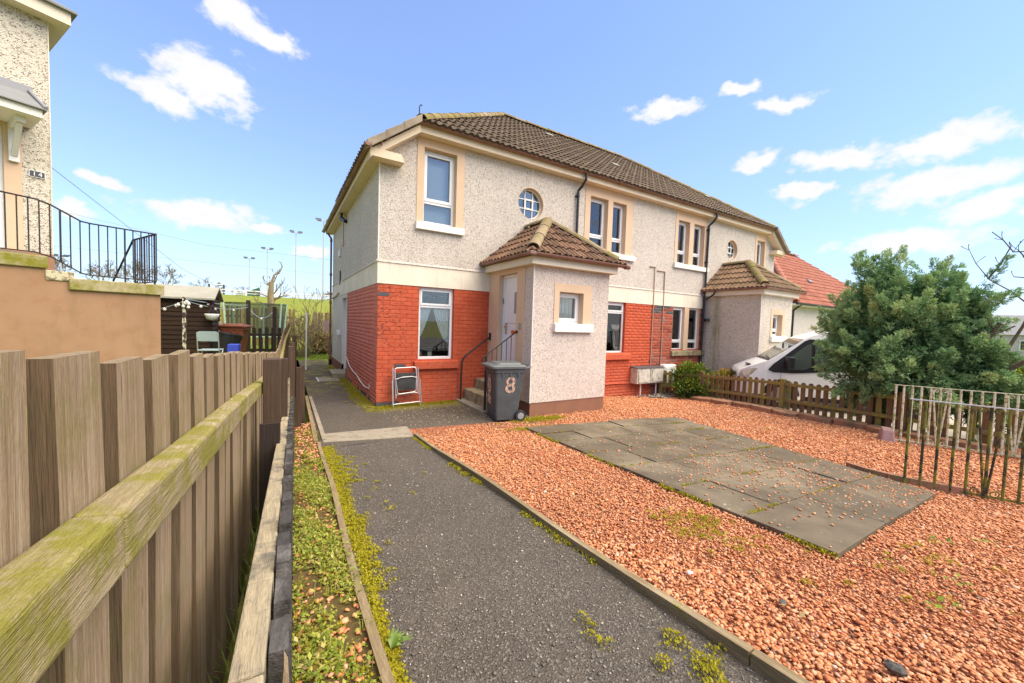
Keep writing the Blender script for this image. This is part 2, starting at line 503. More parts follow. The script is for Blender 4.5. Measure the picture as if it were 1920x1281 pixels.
def f_asphalt(t):
    p = t.pos()
    c = t.mix(t.noise(p, 1.6, 5, 0.6), (0.064, 0.052, 0.039), (0.115, 0.094, 0.071))
    g = t.voronoi(p, 130, 'Color')
    c = t.mix(t.math('MULTIPLY', t.step(t.sep(g, 0), 0.80, 0.9), 0.5), c, (0.26, 0.23, 0.19))
    c = t.mix(t.math('MULTIPLY', t.step(t.sep(g, 1), 0.75, 0.9), 0.6), c, (0.03, 0.028, 0.026))
    cr = t.step(t.noise(p, 7, 4, 0.7), 0.66, 0.72)
    c = t.mix(t.math('MULTIPLY', cr, 0.6), c, (0.032, 0.03, 0.028))
    br = t.step(t.noise(t.vmath('ADD', p, (4, 9, 0)), 2.2, 5, 0.6), 0.55, 0.8)
    c = t.mix(t.math('MULTIPLY', br, 0.4), c, (0.165, 0.13, 0.098))
    h = t.math('ADD', t.voronoi(p, 130), t.math('MULTIPLY', t.noise(p, 20, 4), 0.8))
    return c, h, 0.8, 0.006


mat('asphalt', rough=0.75, fn=f_asphalt, spec=0.35)


def f_asphalt_moss(t):
    r = f_asphalt(t)
    p = t.pos()
    x, y = t.sep(p, 0), t.sep(p, 1)
    n = t.noise(p, 6, 5, 0.65)
    wall = t.math('ADD', x, t.math('MULTIPLY', n, 0.9))
    edge = t.math('MULTIPLY', t.step(wall, 0.16, 0.5), t.step(y, -0.6, -0.1))
    n2 = t.step(t.noise(p, 3.1, 5, 0.6), 0.48, 0.62)
    m = t.math('MAXIMUM', edge, t.math('MULTIPLY', n2, t.math('MULTIPLY', t.step(y, 1.0, 3.0), 0.8)))
    c = t.mix(t.math('MULTIPLY', m, 0.85), r[0], (0.27, 0.24, 0.018))
    return c, r[1], r[2], r[3]


mat('asphalt_moss', rough=0.8, fn=f_asphalt_moss, spec=0.3)
mat('concrete', rough=0.9, fn=lambda t: (blotch(t, (0.28, 0.24, 0.18), 0.15, 5, (0.15, 0.13, 0.08), 0.7, 0.45, 0.7), t.noise(t.pos(), 60, 4), 0.4, 0.004), spec=0.25)


def f_slab(t):
    p = t.pos()
    rnd = t.objrand()
    c = t.mix(rnd, (0.110, 0.086, 0.054), (0.175, 0.138, 0.09))
    c = t.mix(t.step(t.noise(p, 2.6, 5, 0.6), 0.35, 0.7), c, (0.085, 0.067, 0.042))
    c = t.mix(t.math('MULTIPLY', t.step(t.noise(p, 1.1, 4, 0.6), 0.50, 0.70), 0.7), c, (0.24, 0.195, 0.13))
    li = t.step(t.noise(p, 24, 3, 0.6), 0.64, 0.70)
    c = t.mix(t.math('MULTIPLY', t.math('MULTIPLY', li, t.step(t.noise(p, 1.7, 3), 0.45, 0.6)), 0.8), c, (0.50, 0.47, 0.38))
    return c, t.noise(p, 70, 4), 0.4, 0.004


mat('slab', rough=0.85, fn=f_slab, spec=0.3)
mat('step_stone', rough=0.9, fn=lambda t: (blotch(t, (0.36, 0.29, 0.18), 0.12, 5, (0.13, 0.12, 0.05), 0.8, 0.42, 0.66), t.noise(t.pos(), 60, 4), 0.4, 0.004), spec=0.25)
mat('sandstone_red', rough=0.9, fn=lambda t: (t.mix(t.step(t.noise(t.pos(), 4, 5, 0.65), 0.42, 0.66), t.mix(t.objrand(), (0.34, 0.16, 0.095), (0.40, 0.22, 0.13)), (0.17, 0.125, 0.07)), t.noise(t.pos(), 30, 4), 0.6, 0.01), spec=0.2)
mat('stone_pink', rough=0.9, fn=lambda t: (blotch(t, (0.36, 0.22, 0.20), 0.12, 8, (0.28, 0.19, 0.14), 0.6), t.noise(t.pos(), 30, 4), 0.6, 0.01), spec=0.2)


def f_gravel(t):
    r = t.island()
    p = t.pos()
    c = t.ramp(r, [(0, (0.38, 0.120, 0.046)), (0.3, (0.54, 0.202, 0.086)), (0.62, (0.64, 0.285, 0.135)), (0.88, (0.72, 0.39, 0.22)),
                   (0.93, (0.60, 0.30, 0.17)), (0.945, (0.24, 0.17, 0.11)), (0.965, (0.28, 0.11, 0.06)), (0.98, (0.72, 0.56, 0.42)), (1, (0.30, 0.075, 0.035))])
    c = t.mix(t.math('MULTIPLY', t.step(t.noise(p, 0.9, 4, 0.6), 0.42, 0.70), 0.35), c, (0.66, 0.31, 0.145))
    dk = t.step(t.noise(t.vmath('ADD', p, (7, 3, 0)), 1.7, 5, 0.65), 0.54, 0.72)
    c = t.mix(t.math('MULTIPLY', dk, 0.32), c, (0.30, 0.13, 0.07))
    g = t.step(t.noise(p, 5, 4, 0.65), 0.64, 0.72)
    c = t.mix(t.math('MULTIPLY', g, 0.35), c, (0.18, 0.13, 0.05))
    return c, t.noise(p, 200, 2), 0.3, 0.002


mat('gravel', rough=0.85, fn=f_gravel, spec=0.25)


def f_gravel_base(t):
    p = t.pos()
    v = t.voronoi(p, 42, 'Color')
    c = t.ramp(t.sep(v, 0), [(0, (0.15, 0.05, 0.025)), (0.5, (0.34, 0.12, 0.058)), (1, (0.46, 0.20, 0.11))])
    return c, t.voronoi(p, 42), 1.0, 0.02


mat('gravel_base', rough=0.9, fn=f_gravel_base, spec=0.2)
mat('chip', rough=0.7, fn=lambda t: (t.ramp(t.island(), [(0, (0.09, 0.08, 0.068)), (0.55, (0.21, 0.185, 0.155)), (0.9, (0.33, 0.29, 0.235)), (1, (0.62, 0.55, 0.44))]), None))
mat('soil', rough=0.95, fn=lambda t: (t.mix(t.noise(t.pos(), 12, 5, 0.65), (0.05, 0.035, 0.018), (0.16, 0.11, 0.035)), t.noise(t.pos(), 40, 4), 0.8, 0.01), spec=0.2)


def f_leafcol(stops):
    def fn(t):
        a = t.node('ShaderNodeAttribute', attribute_name='tone').outputs['Fac']
        return t.ramp(a, stops), None
    return fn


def leafmat(name, stops, rough=0.6, trans=0.25):
    m = mat(name, rough=rough, fn=f_leafcol(stops), spec=0.3)
    nt = m.node_tree
    t = NT(nt)
    bs = nt.nodes['Principled BSDF']
    out = nt.nodes['Material Output']
    tl = t.node('ShaderNodeBsdfTranslucent')
    src = bs.inputs['Base Color'].links[0].from_socket
    t.l.new(src, tl.inputs['Color'])
    mx = t.node('ShaderNodeMixShader')
    mx.inputs[0].default_value = trans
    t.l.new(bs.outputs[0], mx.inputs[1])
    t.l.new(tl.outputs[0], mx.inputs[2])
    t.l.new(mx.outputs[0], out.inputs[0])
    return m


leafmat('moss', [(0, (0.13, 0.11, 0.006)), (0.5, (0.32, 0.28, 0.012)), (1, (0.46, 0.42, 0.02))], 0.9)
leafmat('weeds', [(0, (0.09, 0.12, 0.012)), (0.45, (0.22, 0.29, 0.03)), (0.75, (0.40, 0.38, 0.06)), (1, (0.55, 0.44, 0.18))], 0.7)
leafmat('grass_blade', [(0, (0.07, 0.13, 0.012)), (0.6, (0.17, 0.25, 0.025)), (1, (0.34, 0.36, 0.08))], 0.6)
leafmat('conifer_leaf', [(0, (0.035, 0.065, 0.022)), (0.3, (0.115, 0.22, 0.082)), (0.6, (0.26, 0.42, 0.17)), (0.93, (0.47, 0.60, 0.25)), (0.98, (0.28, 0.25, 0.07)), (1, (0.42, 0.17, 0.04))], 0.6, 0.2)
leafmat('conifer_lime', [(0, (0.06, 0.09, 0.006)), (0.5, (0.19, 0.25, 0.015)), (1, (0.42, 0.40, 0.03))], 0.6, 0.3)
leafmat('bush_leaf', [(0, (0.03, 0.055, 0.008)), (0.5, (0.10, 0.17, 0.014)), (1, (0.26, 0.31, 0.03))], 0.5, 0.25)
leafmat('bush_yellow', [(0, (0.12, 0.16, 0.012)), (0.45, (0.28, 0.28, 0.012)), (0.8, (0.52, 0.46, 0.02)), (1, (0.50, 0.17, 0.04))], 0.5, 0.25)
leafmat('litter', [(0, (0.16, 0.08, 0.03)), (0.6, (0.38, 0.27, 0.12)), (1, (0.60, 0.50, 0.28))], 0.8, 0.15)
mat('bark', rough=0.9, fn=lambda t: (t.mix(t.noise(t.scale(t.pos(), (20, 20, 5)), 1, 4), (0.09, 0.065, 0.04), (0.24, 0.19, 0.125)), None), spec=0.2)
mat('bark_tan', rough=0.9, fn=lambda t: (t.mix(t.noise(t.scale(t.pos(), (8, 8, 3)), 1, 4), (0.20, 0.15, 0.08), (0.36, 0.28, 0.16)), None), spec=0.2)
mat('bark_far', rough=0.9, fn=lambda t: (t.mix(t.noise(t.pos(), 1.5, 4), (0.16, 0.13, 0.09), (0.26, 0.21, 0.15)), None), spec=0.2)


def f_turf(a, b, c2):
    def fn(t):
        p = t.pos()
        c = t.mix(t.noise(p, 0.5, 6, 0.65), a, b)
        c = t.mix(t.math('MULTIPLY', t.step(t.noise(t.scale(p, (1, 0.4, 1)), 1.3, 6, 0.7), 0.5, 0.7), 0.6), c, c2)
        return c, t.noise(p, 25, 4), 0.6, 0.03
    return fn


mat('lawn', rough=0.9, fn=f_turf((0.11, 0.18, 0.012), (0.24, 0.30, 0.022), (0.30, 0.31, 0.05)), spec=0.2)
mat('bank_turf', rough=0.9, fn=f_turf((0.14, 0.18, 0.018), (0.24, 0.26, 0.03), (0.20, 0.185, 0.035)), spec=0.2)
mat('ground_far', rough=0.95, fn=f_turf((0.16, 0.17, 0.04), (0.24, 0.22, 0.06), (0.20, 0.16, 0.06)), spec=0.2)
mat('drive_concrete', rough=0.9, fn=lambda t: (blotch(t, (0.40, 0.36, 0.29), 0.1, 2, (0.22, 0.2, 0.14), 0.5), None), spec=0.2)
mat('render_orange', rough=0.85, fn=lambda t: (t.mix(t.math('MULTIPLY', t.step(t.noise(t.scale(t.pos(), (2.5, 2.5, 0.5)), 2.0, 6, 0.7), 0.50, 0.70), 0.7), blotch(t, (0.32, 0.185, 0.108), 0.08, 1.5, (0.26, 0.135, 0.07), 0.6, 0.45, 0.75), (0.24, 0.15, 0.085)), t.noise(t.pos(), 70, 3), 0.2, 0.003), spec=0.2)
mat('coping_moss', rough=0.95, fn=lambda t: (t.mix(t.step(t.noise(t.pos(), 5, 5, 0.65), 0.40, 0.62), (0.37, 0.31, 0.19), (0.19, 0.175, 0.02)), t.noise(t.pos(), 40, 4), 0.5, 0.006), spec=0.2)
mat('coping_flaky', rough=0.95, fn=lambda t: (t.mix(t.step(t.noise(t.pos(), 14, 4, 0.65), 0.45, 0.52), (0.20, 0.16, 0.10), (0.50, 0.44, 0.30)), t.noise(t.pos(), 40, 4), 0.5, 0.006), spec=0.2)
mat('slate_grey', rough=0.7, fn=lambda t: (blotch(t, (0.19, 0.195, 0.19), 0.12, 4, (0.12, 0.12, 0.11), 0.5), None))
mat('plate_black', (0.045, 0.045, 0.047), 0.4)
mat('plate_white', (0.75, 0.75, 0.73), 0.4)
mat('bin_grey', rough=0.55, fn=lambda t: (blotch(t, (0.062, 0.069, 0.072), 0.15, 6, (0.14, 0.13, 0.12), 0.55, 0.5, 0.8), t.noise(t.pos(), 90, 3), 0.15, 0.003))
mat('bin_lid', rough=0.5, fn=lambda t: (blotch(t, (0.115, 0.125, 0.122), 0.15, 6, (0.2, 0.19, 0.16), 0.5), t.noise(t.pos(), 90, 3), 0.15, 0.003))
mat('bin_brown', (0.20, 0.062, 0.028), 0.5)
mat('paint_pink', rough=0.85, fn=lambda t: (t.mix(t.step(t.noise(t.pos(), 28, 5, 0.7), 0.44, 0.52), (0.18, 0.13, 0.105), (0.56, 0.37, 0.27)), None))
mat('rubber', (0.02, 0.02, 0.021), 0.7)
mat('rim_grey', (0.33, 0.33, 0.33), 0.4)
mat('alu', rough=0.35, fn=lambda t: (t.mix(t.noise(t.pos(), 20, 3), (0.48, 0.47, 0.45), (0.66, 0.65, 0.63)), None), metallic=0.6)
mat('fabric_black', rough=0.9, fn=lambda t: (t.mix(t.noise(t.pos(), 8, 4), (0.022, 0.021, 0.02), (0.055, 0.052, 0.048)), t.noise(t.scale(t.pos(), (3, 3, 14)), 3, 3), 0.5, 0.02))
mat('van_white', (0.84, 0.83, 0.81), 0.25)
mat('van_black', (0.02, 0.02, 0.022), 0.35)
mat('van_glass', (0.075, 0.09, 0.08), 0.03, spec=1.0)
mat('stone_dark', (0.075, 0.068, 0.06), 0.8)
mat('tile_edge', (0.045, 0.032, 0.022), 0.95)  # tile fronts dark with grime and a painted-in shadow line between rows
mat('tile_edge_red', (0.16, 0.06, 0.04), 0.95)  # red tile fronts darkened the same way to draw row shadows
mat('van_lamp', (0.55, 0.55, 0.52), 0.1, metallic=0.4)
mat('gate_white', rough=0.7, fn=lambda t: (t.mix(t.step(t.noise(t.pos(), 22, 5, 0.65), 0.50, 0.60), (0.64, 0.61, 0.44), (0.30, 0.28, 0.07)), t.noise(t.pos(), 60, 3), 0.4, 0.003))


def f_gate_green(t):
    p = t.pos()
    n = t.noise(p, 9, 5, 0.65)
    c = t.mix(t.step(n, 0.42, 0.58), (0.028, 0.030, 0.018), (0.19, 0.18, 0.022))
    return c, t.noise(p, 60, 3), 0.4, 0.003


mat('gate_green', rough=0.8, fn=f_gate_green)
mat('net', (0.03, 0.06, 0.05), 0.9)
mat('tramp_foam', (0.50, 0.72, 0.58), 0.6)
mat('plastic_blue', (0.05, 0.08, 0.55), 0.4)
mat('plastic_black', (0.02, 0.02, 0.021), 0.5)
mat('plastic_ltblue', (0.42, 0.52, 0.55), 0.5)
mat('plastic_grey', (0.30, 0.29, 0.27), 0.6)
mat('bulb', (0.75, 0.72, 0.64), 0.3)
mat('shelter_green', (0.025, 0.10, 0.065), 0.6)
mat('galv', (0.46, 0.47, 0.48), 0.5)
mat('cloth_pink', (0.72, 0.52, 0.44), 0.9)
mat('pampas', (0.62, 0.42, 0.17), 0.95)
mat('vase', (0.70, 0.60, 0.42), 0.5)
mat('peeling_post', rough=0.8, fn=lambda t: (t.mix(t.step(t.noise(t.scale(t.pos(), (1, 1, 0.5)), 18, 4, 0.6), 0.5, 0.53), (0.05, 0.035, 0.03), (0.60, 0.56, 0.42)), None))
mat('far_wall', (0.5, 0.44, 0.38), 0.9)
mat('far_roof', (0.26, 0.16, 0.12), 0.9)
mat('wire', (0.22, 0.22, 0.22), 0.6)
mat('cable_white', (0.75, 0.73, 0.68), 0.5)


# net: real see-through mesh fabric
def _net():
    m = MATS['net']
    t = NT(m.node_tree)
    out = m.node_tree.nodes['Material Output']
    tr = t.node('ShaderNodeBsdfTransparent')
    mx = t.node('ShaderNodeMixShader')
    mx.inputs[0].default_value = 0.45
    t.l.new(tr.outputs[0], mx.inputs[1])
    t.l.new(m.node_tree.nodes['Principled BSDF'].outputs[0], mx.inputs[2])
    t.l.new(mx.outputs[0], out.inputs[0])


_net()

# ------------------------------------------------------------------ geometry helpers
ORG = {}


def org(o):
    while o is not None:
        if o.name in ORG:
            return ORG[o.name]
        o = o.parent
    return Vector((0, 0, 0))


def tag(o, label=None, cat=None, group=None, kind=None):
    if label:
        o['label'] = label
    if cat:
        o['category'] = cat
    if group:
        o['group'] = group
    if kind:
        o['kind'] = kind
    return o


def thing(name, loc, label, cat, group=None):
    o = bpy.data.objects.new(name, None)
    o.empty_display_size = 0.1
    COL.objects.link(o)
    o.location = loc
    ORG[o.name] = Vector(loc)
    return tag(o, label, cat, group)


class MB:
    """collects polygons in world coordinates, builds ONE mesh object"""
    def __init__(self):
        self.v, self.f, self.m = [], [], []
        self.mi = 0

    def add(self, vs, fs):
        n = len(self.v)
        self.v += [tuple(a) for a in vs]
        self.f += [tuple(i + n for i in f) for f in fs]
        self.m += [self.mi] * len(fs)
        return self

    def quad(self, a, b, c, d):
        return self.add([a, b, c, d], [(0, 1, 2, 3)])

    def poly(self, pts):
        return self.add(pts, [tuple(range(len(pts)))])

    def box(self, x0, x1, y0, y1, z0, z1):
        return self.add([(x0, y0, z0), (x1, y0, z0), (x1, y1, z0), (x0, y1, z0), (x0, y0, z1), (x1, y0, z1), (x1, y1, z1), (x0, y1, z1)],
                        [(0, 3, 2, 1), (4, 5, 6, 7), (0, 1, 5, 4), (1, 2, 6, 5), (2, 3, 7, 6), (3, 0, 4, 7)])

    def hexa(self, p):
        return self.add(p, [(0, 3, 2, 1), (4, 5, 6, 7), (0, 1, 5, 4), (1, 2, 6, 5), (2, 3, 7, 6), (3, 0, 4, 7)])

    def beam(self, a, b, w, h, up=(0, 0, 1)):
        """box beam from a to b, width w sideways, height h along up"""
        a, b = Vector(a), Vector(b)
        d = (b - a).normalized()
        s = d.cross(Vector(up))
        if s.length < 1e-4:
            s = d.cross(Vector((1, 0, 0)))
        s.normalize()
        u = s.cross(d).normalized()
        s *= w / 2
        u *= h / 2
        return self.hexa([a - s - u, a + s - u, b + s - u, b - s - u, a - s + u, a + s + u, b + s + u, b - s + u])

    def tube(self, path, rad, n=8, cap=True):
        path = [Vector(p) for p in path]
        rs = rad if isinstance(rad, (list, tuple)) else [rad] * len(path)
        base = len(self.v)
        prev = None
        for i, p in enumerate(path):
            if i == 0:
                d = path[1] - path[0]
            elif i == len(path) - 1:
                d = path[-1] - path[-2]
            else:
                d = (path[i + 1] - path[i]).normalized() + (path[i] - path[i - 1]).normalized()
            d.normalize()
            if prev is None:
                s = d.orthogonal().normalized()
            else:
                s = prev - d * prev.dot(d)
                s.normalize()
            prev = s
            t = d.cross(s)
            for k in range(n):
                a = 2 * math.pi * k / n
                self.v.append(tuple(p + rs[i] * (math.cos(a) * s + math.sin(a) * t)))
        fs = []
        for i in range(len(path) - 1):
            for k in range(n):
                k2 = (k + 1) % n
                fs.append((base + i * n + k, base + i * n + k2, base + (i + 1) * n + k2, base + (i + 1) * n + k))
        if cap:
            fs.append(tuple(base + k for k in reversed(range(n))))
            e = base + (len(path) - 1) * n
            fs.append(tuple(e + k for k in range(n)))
        self.f += fs
        self.m += [self.mi] * len(fs)
        return self

    def prism(self, pts, vec):
        """polygon extruded along vec"""
        n = len(pts)
        vec = Vector(vec)
        vs = [Vector(p) for p in pts] + [Vector(p) + vec for p in pts]
        fs = [tuple(reversed(range(n))), tuple(range(n, 2 * n))] + [(i, (i + 1) % n, n + (i + 1) % n, n + i) for i in range(n)]
        return self.add(vs, fs)

    def lathe(self, c, prof, n=16, axis=(0, 0, 1)):
        c = Vector(c)
        ax = Vector(axis).normalized()
        s = ax.orthogonal().normalized()
        t = ax.cross(s)
        vs, fs = [], []
        for (r, h) in prof:
            for k in range(n):
                a = 2 * math.pi * k / n
                vs.append(c + ax * h + r * (math.cos(a) * s + math.sin(a) * t))
        for i in range(len(prof) - 1):
            for k in range(n):
                fs.append((i * n + k, i * n + (k + 1) % n, (i + 1) * n + (k + 1) % n, (i + 1) * n + k))
        return self.add(vs, fs)

    def mesh(self, name, off=Vector((0, 0, 0)), recalc=True):
        me = bpy.data.meshes.new(name)
        me.from_pydata([(a[0] - off.x, a[1] - off.y, a[2] - off.z) for a in self.v], [], self.f)
        if any(self.m):
            me.polygons.foreach_set('material_index', self.m)
        if recalc:
            bm = bmesh.new()
            bm.from_mesh(me)
            bmesh.ops.recalc_face_normals(bm, faces=bm.faces)
            bm.to_mesh(me)
            bm.free()
        return me

    def build(self, name, mats, parent=None, smooth=False, bevel=0.0, recalc=True):
        off = org(parent) if parent is not None else Vector((0, 0, 0))
        me = self.mesh(name, off, recalc)
        return link(name, me, mats, parent, smooth, bevel)


def link(name, me, mats, parent=None, smooth=False, bevel=0.0, loc=None):
    for m in ([mats] if isinstance(mats, str) else mats):
        me.materials.append(MATS[m])
    if smooth:
        me.polygons.foreach_set('use_smooth', [True] * len(me.polygons))
    o = bpy.data.objects.new(name, me)
    COL.objects.link(o)
    if parent is not None:
        o.parent = parent
    if loc is not None:
        o.location = loc
    if bevel:
        b = o.modifiers.new('bevel', 'BEVEL')
        b.width = bevel
        b.segments = 2
        b.limit_method = 'ANGLE'
    return o


def inst(name, me, loc, parent=None, rot=(0, 0, 0), scale=None):
    """another object that shares an existing mesh (world location)"""
    o = bpy.data.objects.new(name, me)
    COL.objects.link(o)
    if parent is not None:
        o.parent = parent
        loc = Vector(loc) - org(parent)
    o.location = loc
    o.rotation_euler = rot
    if scale:
        o.scale = scale
    return o


def bulk(name, V, F, mats, parent=None, tone=None, loc=None):
    """numpy arrays -> mesh (F: n x 3 or n x 4)"""
    me = bpy.data.meshes.new(name)
    V = np.asarray(V, dtype=np.float32)
    F = np.asarray(F, dtype=np.int32)
    n, k = F.shape
    me.vertices.add(len(V))
    me.vertices.foreach_set('co', V.ravel())
    me.loops.add(n * k)
    me.loops.foreach_set('vertex_index', F.ravel())
    me.polygons.add(n)
    me.polygons.foreach_set('loop_start', np.arange(0, n * k, k, dtype=np.int32))
    if tone is not None:
        at = me.attributes.new('tone', 'FLOAT', 'FACE')
        at.data.foreach_set('value', np.asarray(tone, dtype=np.float32))
    me.update(calc_edges=True)
    me.validate()
    return link(name, me, mats, parent, loc=loc)


def text(body, size, m, extrude=0.002, offset=0.0, spacing=1.0):
    """flat lettering as a mesh"""
    cu = bpy.data.curves.new('lettering', 'FONT')
    cu.body, cu.size, cu.extrude, cu.offset, cu.align_x, cu.space_character = body, size, extrude, offset, 'CENTER', spacing
    tmp = bpy.data.objects.new('lettering', cu)
    COL.objects.link(tmp)
    me = bpy.data.meshes.new_from_object(tmp.evaluated_get(bpy.context.evaluated_depsgraph_get()))
    bpy.data.objects.remove(tmp)
    me.materials.clear()
    me.materials.append(MATS[m])
    return me


# ------------------------------------------------------------------ ground height
GX = np.array([-1.2, 0.1, 2, 4.5, 7.7])
GY = np.array([0, -2.3, -4.8, -7.2, -9.5])
GZ = np.array([[0, 0, -.02, -.15, -.30], [0, 0, -.03, -.03, -.17], [.22, .22, .14, .03, -.09], [.43, .43, .31, .06, -.05], [.63, .63, .48, .10, -.02]])


def gz(x, y):
    x = np.clip(np.asarray(x, float), GX[0], GX[-1])
    yy = np.clip(-np.asarray(y, float), 0, 9.5)
    i = np.clip(np.searchsorted(GX, x, 'right') - 1, 0, len(GX) - 2)
    j = np.clip(np.searchsorted(-GY, yy, 'right') - 1, 0, len(GY) - 2)
    tx = (x - GX[i]) / (GX[i + 1] - GX[i])
    ty = (yy + GY[j]) / (GY[j] - GY[j + 1])
    return (GZ[j, i] * (1 - tx) + GZ[j, i + 1] * tx) * (1 - ty) + (GZ[j + 1, i] * (1 - tx) + GZ[j + 1, i + 1] * tx) * ty


def g(x, y):
    return float(gz(x, y))


SK = 0.0275                       # the path and the left-hand fences run a little askew of the house


def lx(y, lat=0.0):
    """x of a line parallel to the path, lat metres left of the camera"""
    return CAM.x - lat + SK * (y - CAM.y)


def slopez(y):
    return max(-2.25 - y, 0) * 0.088


def sheet(name, xs, ys, zf, m, kind='structure', parent=None, label=None):
    """grid sheet between left/right edge functions"""
    V, F = [], []
    nx, ny = len(xs(0.0)), len(ys)
    for y in ys:
        for x in xs(y):
            V.append((x, y, zf(x, y)))
    for j in range(ny - 1):
        for i in range(nx - 1):
            a = j * nx + i
            F.append((a, a + 1, a + nx + 1, a + nx))
    b = MB()
    b.add(V, F)
    o = b.build(name, m, parent, recalc=False)
    # keep the upper side up
    me = o.data
    if me.polygons[0].normal.z < 0:
        me.flip_normals()
    return tag(o, label, kind=kind)


# ------------------------------------------------------------------ the setting
def build_ground():
    # one far sheet out to the horizon, kept below everything near
    b = MB()
    xs = [-1500, -250, -60, -20, -6, 16, 30, 80, 250, 1500]
    ys = [-1500, -250, -60, -14, 4, 14, 30, 90, 250, 1500]

    def zf(x, y):
        if y > 20:
            return 1.5
        return -0.75
    V = [(x, y, zf(x, y)) for y in ys for x in xs]
    n = len(xs)
    F = [(j * n + i, j * n + i + 1, (j + 1) * n + i + 1, (j + 1) * n + i) for j in range(len(ys) - 1) for i in range(n - 1)]
    b.add(V, F)
    tag(b.build('ground', 'ground_far', recalc=False), kind='structure')
    # the asphalt garden path
    yy = np.linspace(-9.6, -2.2, 24)
    sheet('garden_path', lambda y: np.linspace(lx(y, -0.29), lx(y, -1.56), 8), yy, lambda x, y: slopez(y) + 0.006 * math.sin(x * 5 + y * 2), 'asphalt')
    # apron in front of the door and the path along the gable
    xs_ = lambda y: np.linspace(-1.13, 2.44, 18)
    sheet('asphalt_apron', xs_, np.linspace(-2.24, 0.02, 12), lambda x, y: 0.004 + 0.3 * min(0, g(x, y)) - (0.03 if y < -1.75 and x > 0.1 else 0), 'asphalt_moss')
    sheet('side_path', lambda y: np.linspace(-1.10 + 0.01 * y, 0.01, 8), np.linspace(0.02, 9.3, 20), lambda x, y: 0.004 + 0.002 * y, 'asphalt_moss')
    # gravel bed
    sheet('gravel_bed', lambda y: np.linspace(lx(y, -1.575), 8.9, 40), np.linspace(-9.6, 0.0, 44), lambda x, y: g(x, y) - 0.012, 'gravel_base')
    # planted strip between the path edging and the black fence, and the sunken gap behind that fence
    sheet('soil_strip', lambda y: np.linspace(lx(y, 0.0), lx(y, -0.292), 5), np.linspace(-9.6, -0.9, 30), lambda x, y: slopez(y) + 0.02, 'soil')
    sheet('soil_gap', lambda y: np.linspace(lx(y, 0.30), lx(y, 0.0), 3), np.linspace(-9.6, 7, 16), lambda x, y: slopez(y) - 0.05, 'soil')
    # neighbour's yard on the left, higher; lawn behind; bank; playing field
    sheet('left_yard', lambda y: np.linspace(-26, lx(min(y, 7), 0.26), 6), np.linspace(-12, 7.2, 6), lambda x, y: 0.40 if y > -3 else 0.40 + 0.03 * (-3 - y), 'lawn')
    sheet('left_lawn', lambda y: np.linspace(-30, -1.35, 6), np.linspace(7.2, 13.6, 4), lambda x, y: 0.40, 'lawn')
    sheet('back_lawn', lambda y: np.linspace(-1.35, 24, 12), np.linspace(9.3, 13.6, 5), lambda x, y: 0.02 + 0.03 * max(0, y - 10), 'lawn')
    sheet('back_yard', lambda y: np.linspace(0.0, 24, 6), np.linspace(7.4, 9.3, 3), lambda x, y: 0.0, 'lawn')
    prof = [(12.6, -0.3), (13.6, 0.13), (15.0, 0.55), (20, 1.45), (27, 2.6), (34, 3.35), (39, 3.62), (46, 3.66), (90, 3.7), (140, 3.6)]
    b = MB()
    xx = np.linspace(-70, 70, 26)
    V = [(x, y, z + (0.12 * math.sin(x * 0.35) if 15 <= y < 39 else 0)) for y, z in prof for x in xx]
    n = len(xx)
    F = [(j * n + i, j * n + i + 1, (j + 1) * n + i + 1, (j + 1) * n + i) for j in range(len(prof) - 1) for i in range(n - 1)]
    b.add(V, F)
    tag(b.build('embankment', 'bank_turf', smooth=True, recalc=False), kind='structure')
    # neighbour's concrete drive on the right
    sheet('concrete_drive', lambda y: np.linspace(8.9, 16, 6), np.linspace(-11, 0, 6), lambda x, y: -0.215 + 0.004 * y, 'drive_concrete')
    sheet('right_ground', lambda y: np.linspace(14.9, 70, 6), np.linspace(-30, 12, 6), lambda x, y: -0.32, 'lawn')
    sheet('street', lambda y: np.linspace(-40, 90, 6), np.linspace(-30, -9.6, 3), lambda x, y: 0.0 if y > -12 else -0.05, 'asphalt')


build_ground()


# concrete strip across the path, manhole cover
b = MB()
z0 = -0.10
pts = [(-1.10, -1.98), (0.09, -2.24), (0.145, -1.65), (-1.07, -1.57)]
b.prism([(x, y, z0) for x, y in pts], (0, 0, 0.115))
tag(b.build('concrete_kerb', 'concrete', bevel=0.01), 'flat pale concrete kerb laid across the asphalt path', 'kerb')
b = MB()
b.box(-0.72, -0.22, 3.55, 4.25, -0.03, 0.022)
o = b.build('manhole_cover', 'concrete', bevel=0.006)
tag(o, 'rectangular grey cover set into the path beside the gable wall', 'manhole cover')
b = MB()
b.box(-0.745, -0.722, 3.5, 4.28, -0.03, 0.028)
b.build('rim', 'white_paint', o)


